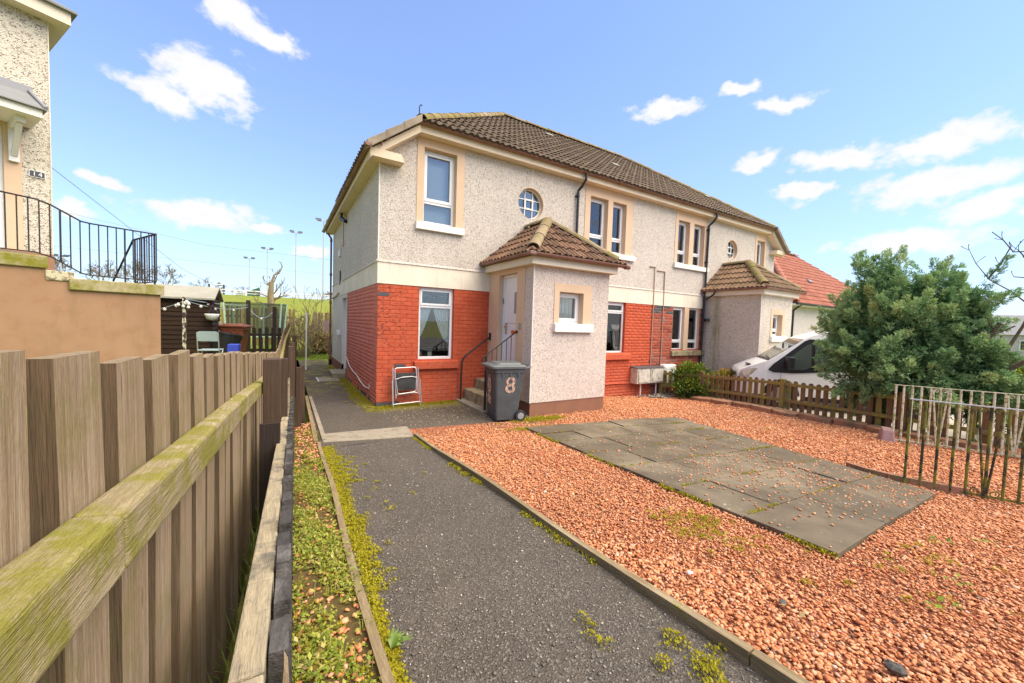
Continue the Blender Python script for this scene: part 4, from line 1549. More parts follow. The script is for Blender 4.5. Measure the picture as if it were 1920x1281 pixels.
# small fittings on the gable ------------------------------------------------
b = MB()
b.box(-0.055, 0.0, 5.35, 5.62, 3.62, 3.82)
b.build('junction_box', 'white_paint', house, bevel=0.01)
b = MB()
b.box(-0.035, 0.0, 5.35, 5.5, 2.75, 3.18)
b.build('vent_slot', 'pipe_black', house)
b = MB()
b.box(-0.09, 0.0, 5.30, 5.58, 1.18, 1.32)
b.build('letter_box', 'white_paint', house, bevel=0.01)
b = MB()
b.tube([(-0.03, 5.5, 2.52), (-0.03, 6.2, 2.44), (-0.03, 7.3, 2.40)], 0.028)
b.build('waste_pipe', 'render_lower', house)
b = MB()
b.tube([(-0.012, 4.8, 4.8), (-0.012, 4.8, 3.83)], 0.012, 6)
b.build('cable', 'copper_pipe', house)
b = MB()
b.tube([(-0.012, 5.62, 3.74), (-0.012, 5.1, 3.95), (-0.012, 4.45, 3.9), (-0.012, 4.45, 2.86)], 0.008, 6)
b.build('cable', 'render_band', house)
b = MB()
cab = [(-0.012, 3.9, 0.62), (-0.014, 3.3, 0.44), (-0.014, 2.7, 0.36), (-0.014, 2.2, 0.35), (-0.014, 1.7, 0.27), (-0.014, 1.1, 0.22), (-0.014, 0.62, 0.26), (-0.014, 0.60, 0.36)]
b.tube(cab, 0.010, 6)
b.build('cable', 'cable_white', house)
b = MB()
b.box(-0.16, -0.10, 4.28, 4.44, 4.55, 4.80)
b.beam((-0.14, 4.36, 4.55), (-0.05, 4.1, 4.42), 0.10, 0.08)
b.build('floodlight', 'pipe_black', house)
b = MB()
pth = [(-0.22, 7.46, 4.84), (-0.20, 7.46, 4.70), (-0.07, 7.46, 4.52), (-0.07, 7.46, 0.05)]
b.tube(pth, 0.035, 10)
for z in (0.2, 1.4, 2.2, 2.5, 3.2, 4.4):
    b.tube([(-0.07, 7.46, z), (-0.07, 7.46, z + 0.09)], 0.045, 10)
b.build('drainpipe', 'gutter_brown', house)
b = MB()
b.tube([(-0.07, 7.46, 0.22), (-0.07, 7.46, 0.02)], 0.05, 10)
b.build('gully_shoe', 'pipe_black', house)


# ------------------------------------------------------------------ roof of the house
ZE, SL = 5.55, 0.74                # front eave height and pitch
YE, YR = -0.28, 3.75               # eave and ridge lines
XC = 0.68                          # where the raking verge meets the front eave
XR = XC + (YR - YE) * SL / 0.756
SX = 0.756
ZR = ZE + (YR - YE) * SL

roof = thing('roof', (0, 0, 0), None, None)
roof.parent = house
ORG[roof.name] = Vector((0, 0, 0))

TILE_PROF = [(-0.150, 0.0), (-0.128, 0.030), (-0.100, 0.036), (-0.072, 0.028), (-0.045, 0.004), (0.0, 0.0), (0.02, 0.008), (0.045, 0.030), (0.072, 0.036), (0.10, 0.028), (0.128, 0.004), (0.150, 0.0)]


def tile_polys(o, u, v, n, gauge, width):
    """one interlocking tile: origin o at the middle of its lower edge"""
    k = width / 0.30
    lo, hi, fr = [], [], []
    for (a, h) in TILE_PROF:
        lo.append(o + u * (a * k) + n * (h + 0.034))
        hi.append(o + u * (a * k) + v * (gauge * 1.05) + n * (h + 0.004))
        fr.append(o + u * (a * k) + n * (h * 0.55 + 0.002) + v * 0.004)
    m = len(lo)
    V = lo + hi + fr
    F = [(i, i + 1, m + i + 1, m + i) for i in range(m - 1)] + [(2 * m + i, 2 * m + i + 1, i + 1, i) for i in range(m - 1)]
    return V, F


def tile_plane(O, u, v, n, ulen, vlen, inside, cuts, gauge, width, jit=0.004, seed=1, skip=0):
    """all the tiles of one slope as (centre, V, F), clipped by the vertical cut planes"""
    rr = random.Random(seed)
    out = []
    for j in range(int(vlen / gauge) + 1):
        for i in range(int(ulen / width) + 1):
            c = O + u * ((i + 0.5) * width) + v * (j * gauge)
            mid = c + v * (gauge / 2)
            if not inside(mid, width):
                continue
            o = c + n * rr.uniform(-jit, jit) * 0.5 + v * rr.uniform(-jit, jit)
            V, F = tile_polys(o, u, v, n, gauge, width)
            out.append((mid, V, F, any(abs((mid - Vector(p)).dot(Vector(q))) < width * 1.4 for p, q in cuts)))
    return out


def clip_mesh(me, cuts):
    bm = bmesh.new()
    bm.from_mesh(me)
    for p, q in cuts:
        bmesh.ops.bisect_plane(bm, geom=bm.verts[:] + bm.edges[:] + bm.faces[:], plane_co=p, plane_no=q, clear_outer=True)
    bm.to_mesh(me)
    bm.free()


def lay_tiles(tiles, cuts, m, parent, max_parts, stuff_name='tile_field', edge='tile_edge'):
    tiles = sorted(tiles, key=lambda q: (q[0] - CAM).length)
    off = org(parent)
    V, F = [], []
    for i, (mid, tv, tf, near_cut) in enumerate(tiles):
        if i < max_parts:
            me = bpy.data.meshes.new('roof_tile')
            loc = tv[0]
            me.from_pydata([tuple(a - loc) for a in tv], [], tf)
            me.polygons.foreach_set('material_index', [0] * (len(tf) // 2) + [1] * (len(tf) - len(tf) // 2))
            if near_cut:
                clip_mesh(me, [(Vector(p) - loc, q) for p, q in cuts])
                if len(me.polygons) == 0:
                    continue
            me.materials.append(MATS[m])
            me.materials.append(MATS[edge])
            ob = bpy.data.objects.new('roof_tile', me)
            COL.objects.link(ob)
            ob.parent = parent
            ob.location = loc - off
        else:
            n = len(V)
            V += [tuple(a - off) for a in tv]
            F += [tuple(k + n for k in f) for f in tf]
    if V:
        me = bpy.data.meshes.new(stuff_name)
        me.from_pydata(V, [], F)
        k = len(tiles[0][2]) // 2
        me.polygons.foreach_set('material_index', ([0] * k + [1] * k) * (len(F) // (2 * k)))
        clip_mesh(me, [(Vector(p) - off, q) for p, q in cuts])
        me.materials.append(MATS[m])
        me.materials.append(MATS[edge])
        ob = bpy.data.objects.new(stuff_name, me)
        COL.objects.link(ob)
        ob.parent = parent
        ob['kind'] = 'stuff'


def ridge_tiles(a, b_, parent, m, r=0.125, ln=0.42, start=0.0, name='ridge_tile', mossy=None):
    """half-round tiles from a to b"""
    a, b_ = Vector(a), Vector(b_)
    d = (b_ - a)
    tot = d.length
    d.normalize()
    s = d.cross(Vector((0, 0, 1))).normalized()
    up = s.cross(d)
    n = max(1, round(tot / ln))
    rr = random.Random(int(tot * 100))
    for i in range(n):
        p0 = a + d * (tot * i / n)
        p1 = a + d * (tot * (i + 1) / n + 0.03)
        V = []
        k = 8
        lift = rr.uniform(-0.006, 0.006)
        for (p, rad) in ((p0, r * 1.06), (p1, r * 0.97)):
            for (rr_, dd) in ((rad, 0), (rad - 0.02, 0)):
                for q in range(k + 1):
                    an = math.pi * q / k
                    V.append(p + s * (rr_ * math.cos(an)) + up * (rr_ * 0.85 * math.sin(an) - 0.02 + lift))
        w = k + 1
        F = []
        for q in range(k):
            F += [(q, q + 1, 2 * w + q + 1, 2 * w + q), (w + q, 3 * w + q, 3 * w + q + 1, w + q + 1), (q, w + q, w + q + 1, q + 1), (2 * w + q, 2 * w + q + 1, 3 * w + q + 1, 3 * w + q)]
        bb = MB()
        bb.add(V, F)
        bb.build(name, ('tile_ridge_moss' if mossy and mossy(i) else m), parent, smooth=False)


def main_roof():
    nf = Vector((0, -SL, 1)).normalized()
    vf = Vector((0, 1, SL)).normalized()
    u = Vector((1, 0, 0))
    hipL = (Vector((XC, YE, ZE)), Vector((-(YR - YE), XR - XC, 0)).normalized())     # vertical plane through the left hip, outer = left
    hipR = (Vector((L - XC, YE, ZE)), Vector(((YR - YE), XR - XC, 0)).normalized())
    ridge = (Vector((0, YR, 0)), Vector((0, 1, 0)))
    cuts = [hipL, hipR, ridge]

    def inside(p, w):
        return all((p - c[0]).dot(c[1]) < w * 0.6 for c in cuts)
    vlen = math.hypot(YR - YE, ZR - ZE)
    tiles = tile_plane(Vector((0, YE - 0.05, ZE - 0.05 * SL)), u, vf, nf, L, vlen + 0.1, inside, cuts, 0.325, 0.30, seed=4)
    lay_tiles(tiles, cuts, 'tile_brown', roof, 215)
    # deck under the tiles: all slopes closed, so nothing shows through
    b = MB()
    e = 0.012
    A, B_ = (XC, YE, ZE - e), (L - XC, YE, ZE - e)
    C1, C2 = (XR, YR, ZR - e), (L - XR, YR, ZR - e)
    zs = ZE - (XC + 0.28) * SX
    yb = DEP + 0.28
    b.quad(A, B_, C2, C1)
    b.poly([(-0.28, YE, zs), A, C1, (XC, yb, ZE - e), (-0.28, yb, zs)])
    b.poly([(L + 0.28, YE, zs), (L + 0.28, yb, zs), (L - XC, yb, ZE - e), C2, B_])
    b.quad(C1, C2, (L - XC, yb, ZE - e), (XC, yb, ZE - e))
    b.build('roof_deck', 'tile_brown', roof, recalc=False)
    # gable-side slope tiles
    for sgn, X0, cx in ((1, -0.28, 0), (-1, L + 0.28, 0)):
        us = Vector((0, -1 * sgn, 0))
        vs_ = Vector((sgn, 0, SX)).normalized()
        ns = Vector((-sgn * SX, 0, 1)).normalized()
        hp = hipL if sgn == 1 else hipR
        c2 = [(hp[0], -hp[1]), (Vector((0, YE - 0.03, 0)), Vector((0, -1, 0))), (Vector((0, YR, 0)), Vector((0, 1, 0)))]
        ins = lambda p, w: all((p - c[0]).dot(c[1]) < w * 0.6 for c in c2)
        O = Vector((X0 - sgn * 0.05, YR if sgn == 1 else YE - 0.05, zs - 0.05 * SX))
        tl = tile_plane(O, us if sgn == 1 else Vector((0, 1, 0)), vs_, ns, YR - YE + 0.3, 6.2, ins, c2, 0.325, 0.30, seed=8)
        lay_tiles(tl, c2, 'tile_brown', roof, 0)
    # hips and ridge
    moss = lambda i: i < 9
    ridge_tiles((XC + 0.02, YE + 0.02, ZE + 0.045), (XR, YR, ZR + 0.05), roof, 'tile_ridge', 0.12, 0.40, mossy=moss)
    ridge_tiles((L - XC - 0.02, YE + 0.02, ZE + 0.045), (L - XR, YR, ZR + 0.05), roof, 'tile_ridge', 0.12, 0.42)
    ridge_tiles((XR, YR, ZR + 0.055), (L - XR, YR, ZR + 0.055), roof, 'tile_ridge', 0.12, 0.45, mossy=lambda i: i % 3 == 0)
    # roof vents and odd pale patches on tiles
    for (x, t_) in ((7.6, 0.44), (12.3, 0.40), (6.0, 0.80)):
        p = Vector((x, YE + (YR - YE) * t_, ZE + (ZR - ZE) * t_)) + nf * 0.075
        bb = MB()
        bb.beam(p - u * 0.13, p + u * 0.13, 0.16, 0.035, nf)
        bb.build('roof_vent', 'felt_grey', roof, bevel=0.01)
    # raking verge: tiles, barge board, corbel
    for sgn, X0 in ((1, 0.0), (-1, L)):
        P = lambda x, y, z: (X0 + sgn * x, y, z)
        # verge cap tiles (three near grey blocks)
        n = 3
        for i in range(n):
            xa = -0.30 + (XC + 0.28) * i / n
            xb = -0.30 + (XC + 0.28) * (i + 1) / n + 0.03
            za, zb_ = ZE - (XC - xa) * SX, ZE - (XC - xb) * SX
            b = MB()
            pts = []
            for (x, z) in ((xa, za), (xb, zb_)):
                pts.append((x, z))
            y0, y1 = YE - 0.10, YE + 0.20
            up = 0.085 if i < n - 1 else 0.085
            b.hexa([P(xa, y0, za - 0.07), P(xb, y0, zb_ - 0.07), P(xb, y1, zb_ - 0.01), P(xa, y1, za - 0.01),
                    P(xa, y0, za + up + 0.012), P(xb, y0, zb_ + up - 0.012), P(xb, y1, zb_ + up - 0.005), P(xa, y1, za + up + 0.02)])
            b.build('verge_tile', 'tile_verge', roof, bevel=0.012)
        b = MB()
        xa, xb = -0.22, XC + 0.02
        za, zb_ = ZE - (XC - xa) * SX - 0.07, ZE - (XC - xb) * SX - 0.07
        b.hexa([P(xa, -0.255, za - 0.15), P(xb, -0.255, zb_ - 0.15), P(xb, -0.003, zb_ - 0.15), P(xa, -0.003, za - 0.15),
                P(xa, -0.255, za), P(xb, -0.255, zb_), P(xb, -0.003, zb_), P(xa, -0.003, za)])
        b.build('barge_board', 'cream_fascia', roof)
        # boxed corbel return at the foot
        b = MB()
        zc = ZE - (XC + 0.2) * SX
        b.hexa([P(-0.225, -0.262, zc - 0.20), P(0.40, -0.262, zc - 0.20), P(0.40, -0.003, zc - 0.20), P(-0.225, -0.003, zc - 0.20),
                P(-0.225, -0.262, zc - 0.05), P(0.34, -0.262, zc - 0.06), P(0.34, -0.003, zc - 0.05), P(-0.225, -0.003, zc - 0.05)])
        b.build('corbel', 'cream_fascia', roof)
        # side eave box, fascia, gutter
        b = MB()
        ys0, ys1 = -0.003, DEP + 0.2
        b.hexa([P(-0.225, ys0, zc - 0.20), P(0.0, ys0, zc - 0.20), P(0.0, ys1, zc - 0.20), P(-0.225, ys1, zc - 0.20),
                P(-0.225, ys0, zc - 0.05), P(0.0, ys0, zc + 0.06), P(0.0, ys1, zc + 0.06), P(-0.225, ys1, zc - 0.05)])
        b.build('side_eave', 'cream_fascia', roof)
        gut((X0 - sgn * 0.285, YE - 0.12, zc - 0.04), (X0 - sgn * 0.285, DEP + 0.25, zc - 0.08), roof, 0.058)
    # front eave box
    b = MB()
    b.box(XC - 0.06, L - XC + 0.06, -0.205, -0.002, 5.372, 5.53)
    b.build('fascia', 'cream_fascia', roof)
    gut((XC - 0.04, YE + 0.01, 5.555), (L - XC + 0.04, YE + 0.01, 5.545), roof, 0.062)
    # small finial hook where the hip starts
    b = MB()
    b.tube([(XC - 0.03, YE - 0.02, ZE + 0.05), (XC - 0.03, YE - 0.02, ZE + 0.24), (XC + 0.0, YE - 0.02, ZE + 0.28), (XC + 0.02, YE - 0.02, ZE + 0.26)], 0.011, 6)
    b.build('hip_iron', 'iron_black', roof)
    b = MB()
    b.tube([(-0.04, -0.30, 4.88), (-0.03, -0.30, 5.0), (0.10, -0.30, 5.03)], 0.02, 6)
    b.build('pipe_stub', 'gutter_brown', roof)


def gut(a, b_, parent, r, ends=True, n=9, m='gutter_brown', bracket=0.9):
    """half-round gutter with brackets and unions"""
    a, b_ = Vector(a), Vector(b_)
    d = (b_ - a).normalized()
    s = d.cross(Vector((0, 0, 1))).normalized()
    b = MB()
    V = []
    for p in (a, b_):
        for rad in (r, r - 0.006):
            for k in range(n + 1):
                an = math.pi + math.pi * k / n
                V.append(p + s * (rad * math.cos(an)) + Vector((0, 0, rad * math.sin(an))))
    w = n + 1
    F = []
    for k in range(n):
        F += [(k, k + 1, 2 * w + k + 1, 2 * w + k), (w + k, 3 * w + k, 3 * w + k + 1, w + k + 1)]
    F += [(0, w, 3 * w, 2 * w), (n, 2 * w + n, 3 * w + n, w + n), tuple(range(0, w)), tuple(range(2 * w, 3 * w))]
    b.add(V, F)
    go = b.build('gutter', m, parent, recalc=True)
    ln = (b_ - a).length
    k = max(1, int(ln / bracket))
    for i in range(k + 1):
        bb = MB()
        p = a + d * min(ln - 0.03, max(0.03, ln * i / k))
        pts0, pts1 = [], []
        wd = 0.045 if i % 3 == 0 else 0.018
        rad = r + (0.010 if i % 3 == 0 else 0.006)
        for q in range(n + 1):
            an = math.pi + math.pi * q / n
            off = s * (rad * math.cos(an)) + Vector((0, 0, rad * math.sin(an)))
            pts0.append(p - d * wd + off)
            pts1.append(p + d * wd + off)
        bb.add(pts0 + pts1, [(q, q + 1, n + 1 + q + 1, n + 1 + q) for q in range(n)])
        bb.build('bracket', m, parent)
    return go


main_roof()


# ------------------------------------------------------------------ porches
def porch(x0, x1, y0, door, tm, near):
    """hipped porch; door: the left face has the entrance"""
    zt = 2.92
    zb = g((x0 + x1) / 2, y0) - 0.3
    sk = 0.22 if door else 0.10
    wn = (3.04, 3.65, 1.755, 2.365) if door else (x0 + 0.72, x0 + 1.30, 1.60, 2.25)
    b = MB()
    holed(b, x0, x1, sk, zt, [wn], [], FRONT(y0))
    b.quad((x1, y0, sk), (x1, 0, sk), (x1, 0, zt), (x1, y0, zt))
    if not door:
        b.quad((x0, 0, sk), (x0, y0, sk), (x0, y0, zt), (x0, 0, zt))
    else:
        b.quad((x0, -1.475, sk), (x0, y0, sk), (x0, y0, zt), (x0, -1.475, zt))
    b.build('porch_wall', 'harl_porch' if door else 'harl_porch_far', house)
    b = MB()
    b.box(x0 - 0.012, x0 + 0.004, y0 - 0.012, y0 + 0.004, sk, zt)
    b.build('corner_bead', 'white_sill', house)
    b = MB()
    b.box(x0 + 0.012, x1 - 0.012, y0 + 0.012, -0.002, zb, sk)
    b.box(x0, x1, y0, y0 + 0.05, sk - 0.001, sk + 0.0)
    b.build('porch_plinth', 'brown_skirting', house)
    # window
    w = window(*wn, y0 + 0.13, [(0, 0.24, 0), (0.24, 1, 0.04)] if not door else [(0, 1, 0.045)], 'porch_window', vent=door)
    surround(w, wn[0] - 0.125, wn[1] + (0.22 if door else 0.125), wn[2], wn[3] + 0.16, [wn], y0, 0.20)
    sill(w, wn[0] - 0.125, wn[1] + 0.25, wn[2] - 0.175, wn[2] - 0.005, y0, 'white_sill', dep=0.14)
    room(*wn, y0 + 0.1, 0.8)
    if door:
        c = slats(wn[0] + 0.06, wn[1] - 0.06, wn[2] + 0.2, wn[3] - 0.06, y0 + 0.24).build('blind', 'blind')
        tag(c, 'beige slatted blind behind the small square window of the near porch', 'blind')
        # door side: painted surround, door in a recess
        dy0, dy1, dz0, dz1 = -1.19, -0.45, 0.60, 2.735
        b = MB()
        holed(b, -1.475, -0.002, sk, zt, [(dy0, dy1, dz0, dz1)], [], lambda u_, v_: (x0 - 0.012, u_, v_))
        b.quad((x0 - 0.012, -1.475, sk), (x0 - 0.012, -1.475, zt), (x0, -1.475, zt), (x0, -1.475, sk))
        rc = 0.16
        b.quad((x0 - 0.012, dy0, dz0), (x0 + rc, dy0, dz0), (x0 + rc, dy0, dz1), (x0 - 0.012, dy0, dz1))
        b.quad((x0 - 0.012, dy1, dz0), (x0 - 0.012, dy1, dz1), (x0 + rc, dy1, dz1), (x0 + rc, dy1, dz0))
        b.quad((x0 - 0.012, dy0, dz1), (x0 + rc, dy0, dz1), (x0 + rc, dy1, dz1), (x0 - 0.012, dy1, dz1))
        b.quad((x0 - 0.012, dy0, dz0), (x0 - 0.012, dy1, dz0), (x0 + rc, dy1, dz0), (x0 + rc, dy0, dz0))
        b.build('door_surround', 'peach_paint', house, recalc=False)
        b = MB()
        X = x0 + 0.10
        # wide upvc frame with a side panel on the house side
        b.box(X, X + 0.07, dy0, dy0 + 0.05, dz0, dz1)
        b.box(X, X + 0.07, dy1 - 0.05, dy1, dz0, dz1)
        b.box(X, X + 0.07, dy0 + 0.05, dy1 - 0.05, dz1 - 0.06, dz1)
        b.box(X + 0.03, X + 0.07, dy0 + 0.05, dy1 - 0.05, dz0, dz1 - 0.06)
        dr = b.build('front_door', 'upvc', house, bevel=0.004)
        b = MB()
        b.box(X + 0.018, X + 0.031, dy0 + 0.10, dy1 - 0.12, dz0 + 0.10, dz0 + 0.85)
        b.box(X + 0.018, X + 0.031, dy0 + 0.10, dy1 - 0.12, dz0 + 1.12, dz1 - 0.18)
        b.build('panel', 'upvc', dr, bevel=0.008)
        b = MB()
        b.box(X + 0.0, X + 0.017, -1.08, -0.92, 1.92, 2.36)
        b.build('pane', 'plastic_grey', dr)
        b = MB()
        b.box(X + 0.005, X + 0.03, -1.06, -0.82, 1.50, 1.57)
        b.build('letter_plate', 'gold', dr)
        b = MB()
        b.box(X + 0.005, X + 0.03, -0.595, -0.565, 1.48, 1.72)
        b.tube([(X - 0.03, -0.58, 1.64), (X - 0.03, -0.70, 1.64)], 0.010, 8)
        b.tube([(X + 0.01, -0.58, 1.64), (X - 0.03, -0.58, 1.64)], 0.010, 8)
        b.build('handle', 'gold', dr)
        # house number 8 on the reveal side of the frame
        tx = bpy.data.objects.new('house_number', text('8', 0.17, 'letter_dark', 0.003))
        COL.objects.link(tx)
        tx.parent = house
        tx.location = (x0 + 0.095, -0.447 - 0.02, 2.13)
        tx.rotation_euler = (R(90), 0, R(-90))
        # bell box beside the door
        b = MB()
        b.box(x0 - 0.035, x0 - 0.012, -1.40, -1.33, 1.60, 1.73)
        b.build('bell_push', 'plastic_grey', house, bevel=0.004)
    else:
        b = MB()
        b.box(x0 - 0.1, x0 - 0.0, -0.06, -0.20, 2.0, 2.08)
        b.tube([(x0 - 0.22, -0.25, 2.05), (x0 - 0.08, -0.12, 2.03), (x0, -0.10, 2.02)], [0.05, 0.05, 0.012], 8)
        b.build('security_camera', 'pipe_black', house)
    # eaves
    oh = 0.14
    fx0, fx1, fy = x0 - oh, x1 + oh * 0.7, y0 - oh
    b = MB()
    b.box(fx0, fx1, fy, -0.002, 2.815, 2.965)
    b.build('porch_fascia', 'cream_fascia_pale', house, bevel=0.006)
    ez = 3.02
    ex0, ex1, ey = fx0 - 0.06, fx1 + 0.06, fy - 0.06
    half = (ex1 - ex0) / 2
    run = half
    ax, ay = (ex0 + ex1) / 2, ey + run
    az = ez + run * 0.80
    A, B_, Cp, D = Vector((ex0, ey, ez)), Vector((ex1, ey, ez)), Vector((ax, ay, az)), None
    prf = thing('porch_roof', (ax, ay, ez), None, None)
    prf.parent = house
    prf.location = (ax, ay, ez)
    e = Vector((0, 0, -0.012))
    b = MB()
    wallz = Vector((ax, -0.001, az))
    b.poly([A + e, B_ + e, Cp + e])
    b.poly([A + e, Cp + e, wallz + e, Vector((ex0, -0.001, ez)) + e])
    b.poly([B_ + e, Vector((ex1, -0.001, ez)) + e, wallz + e, Cp + e])
    b.build('roof_deck', tm, prf, recalc=False)
    pl = 0.80
    diagL = (A, Vector((-1, 1, 0)).normalized())      # outer = left of the front-left hip
    diagR = (B_, Vector((1, 1, 0)).normalized())
    wallp = (Vector((0, -0.004, 0)), Vector((0, 1, 0)))
    gauge, wd = 0.30, 0.262
    # front
    n, v = Vector((0, -pl, 1)).normalized(), Vector((0, 1, pl)).normalized()
    cuts = [diagL, diagR, wallp]
    ins = lambda cu: (lambda p, w_: all((p - c[0]).dot(c[1]) < w_ * 0.55 for c in cu))
    tl = tile_plane(A + Vector((0, -0.04, -0.04 * pl)), Vector((1, 0, 0)), v, n, ex1 - ex0, math.hypot(run, run * pl), ins(cuts), cuts, gauge, wd, seed=2)
    lay_tiles(tl, cuts, tm, prf, 60 if near else 0)
    # left
    n, v = Vector((-pl, 0, 1)).normalized(), Vector((1, 0, pl)).normalized()
    cuts = [(A, -diagL[1]), (Vector((ax, 0, 0)), Vector((1, 0, 0))), wallp]
    tl = tile_plane(Vector((ex0 - 0.04, 0, ez - 0.04 * pl)), Vector((0, -1, 0)), v, n, -ey, math.hypot(run, run * pl), ins(cuts), cuts, gauge, wd, seed=3)
    lay_tiles(tl, cuts, tm, prf, 60 if near else 0)
    # right
    n, v = Vector((pl, 0, 1)).normalized(), Vector((-1, 0, pl)).normalized()
    cuts = [(B_, -diagR[1]), (Vector((ax, 0, 0)), Vector((-1, 0, 0))), wallp]
    tl = tile_plane(Vector((ex1 + 0.04, ey, ez - 0.04 * pl)), Vector((0, 1, 0)), v, n, -ey, math.hypot(run, run * pl), ins(cuts), cuts, gauge, wd, seed=6)
    lay_tiles(tl, cuts, tm, prf, 0)
    up = Vector((0, 0, 0.045))
    ridge_tiles(A + up + Vector((0.07, 0.07, 0.05)), Cp + up, prf, 'tile_ridge', 0.115, 0.55, mossy=(lambda i: True) if not near else None)
    ridge_tiles(B_ + up + Vector((-0.07, 0.07, 0.05)), Cp + up, prf, 'tile_ridge', 0.105, 0.55)
    ridge_tiles(Cp + up, wallz + up + Vector((0, -0.05, 0)), prf, 'tile_ridge', 0.105, 0.45)
    # gutters
    gut((ex0 - 0.02, ey - 0.02, ez - 0.015), (ex1 + 0.10, ey - 0.02, ez - 0.02), prf, 0.055, bracket=0.7)
    gut((ex0 - 0.02, 0.0 - 0.01, ez - 0.012), (ex0 - 0.02, ey - 0.07, ez - 0.015), prf, 0.055, bracket=0.7)
    if near:
        b = MB()
        b.box(ex0 - 0.085, ex0 + 0.05, ey - 0.085, ey + 0.05, ez - 0.075, ez - 0.005)
        b.build('gutter_corner', 'gutter_brown', prf, bevel=0.015)
        b = MB()
        b.tube([(ex1 + 0.06, ey - 0.02, ez - 0.045), (ex1 + 0.18, ey - 0.02, ez - 0.045)], 0.052, 10)
        b.build('gutter_outlet', 'gutter_brown', prf)


porch(PX0, PX1, PY, True, 'tile_porch', True)
porch(QX0, QX1, PY, False, 'tile_porch_far', False)


# drainpipes on the front ------------------------------------------------
def downpipe(x, zend, m='pipe_black', r=0.036, slew=0.0):
    b = MB()
    b.tube([(x + 0.06, YE + 0.01, 5.52), (x + 0.06, YE + 0.01, 5.36), (x + 0.03, -0.17, 5.22), (x, -0.06, 5.12), (x, -0.06, 5.02), (x - slew, -0.06, zend)], r, 10)
    for z in (4.95, 3.9, 2.9, 1.6, 0.6):
        if z > zend:
            k = (5.02 - z) / max(0.1, 5.02 - zend)
            b.tube([(x - slew * k, -0.06, z), (x - slew * k, -0.06, z + 0.07)], r + 0.008, 10)
            b.box(x - slew * k - 0.06, x - slew * k + 0.02, -0.05, 0.0, z + 0.02, z + 0.05)
    return b.build('drainpipe', m, house)


downpipe(4.84, 3.35, r=0.033)
downpipe(10.42, -0.25, slew=0.08)
b = MB()
b.tube([(QX0 - 0.27, -0.5, 2.97), (QX0 - 0.26, -0.45, 2.86), (QX0 - 0.19, -0.10, 2.66)], 0.03, 8)
b.build('gutter_link', 'pipe_black', house)

# gas pipes, meter boxes, waste pipe on the front ------------------------
b = MB()
b.tube([(7.93, -0.02, 3.52), (7.93, -0.02, 0.55)], 0.016, 8)
b.tube([(7.72, -0.02, 3.53), (7.96, -0.02, 3.53)], 0.016, 8)
b.build('gas_pipe', 'copper_pipe', house)
b = MB()
b.tube([(8.04, -0.02, 3.44), (8.36, -0.02, 3.44), (8.39, -0.02, 3.40), (8.39, -0.02, 0.55)], 0.016, 8)
b.build('gas_pipe', 'copper_pipe', house)
b = MB()
b.tube([(PX1, -0.03, 0.10), (6.4, -0.03, 0.12), (7.2, -0.03, 0.10), (7.9, -0.03, 0.11)], 0.018, 8)
b.build('wall_pipe', 'brick_paint', house)
b = MB()
for x in (7.42, 8.1):
    b.tube([(x, -0.12, 0.12), (x, -0.12, -0.35)], 0.022, 8)
b.build('meter_pipe', 'white_paint', house)
for i, x in enumerate((7.10, 7.68)):
    t_ = thing('meter_box', (x + 0.28, -0.13, 0.1), 'stained cream gas meter box on the red wall, ' + ('left of the pair' if i == 0 else 'right of the pair'), 'meter box', 'gas meter boxes')
    b = MB()
    b.box(x, x + 0.565, -0.26, -0.003, 0.10, 0.555)
    b.build('cabinet', 'meter_box', t_, bevel=0.015)
    b = MB()
    b.box(x + 0.05, x + 0.52, -0.275, -0.261, 0.14, 0.50)
    b.build('door', 'meter_box', t_, bevel=0.006)
    b = MB()
    b.prism([(x - 0.01, -0.29, 0.555), (x - 0.01, -0.003, 0.585), (x - 0.01, -0.003, 0.556)], (0.585, 0, 0))
    b.build('hood', 'brick_soot', t_)
t_ = thing('meter_box', (8.55, -0.1, 0.0), 'white rounded electricity meter box behind the start of the picket fence', 'meter box')
b = MB()
b.box(8.34, 8.92, -0.22, -0.003, -0.02, 0.62)
b.build('cabinet', 'white_paint', t_, bevel=0.05)
b = MB()
b.box(8.40, 8.58, -0.235, -0.221, 0.05, 0.55)
b.box(8.64, 8.86, -0.235, -0.221, 0.05, 0.55)
b.build('door', 'white_paint', t_, bevel=0.01)


# ------------------------------------------------------------------ steps and handrails at the door
t_ = thing('door_steps', (2.1, -0.75, 0), 'mossy stone steps up to the front door beside the grey bin', 'steps')
for i, (x0, x1, z0, z1, y0, y1) in enumerate(((1.66, 2.42, -0.06, 0.045, -1.33, -0.02), (1.84, 2.419, 0.045, 0.27, -1.22, -0.03), (2.10, 2.418, 0.27, 0.48, -1.22, -0.035), (2.30, 2.417, 0.48, 0.60, -1.2, -0.30))):
    b = MB()
    b.box(x0, x1, y0, y1, z0 - (0.05 if i else 0), z1)
    b.build('step', 'concrete' if i == 0 else 'step_stone', t_, bevel=0.018)


def bend(a, b_, c, n=6, r=0.12):
    """rounded corner at b"""
    a, b_, c = Vector(a), Vector(b_), Vector(c)
    p = b_ + (a - b_).normalized() * r
    q = b_ + (c - b_).normalized() * r
    out = []
    for i in range(n + 1):
        t = i / n
        out.append((1 - t) ** 2 * p + 2 * t * (1 - t) * b_ + t * t * q)
    return out


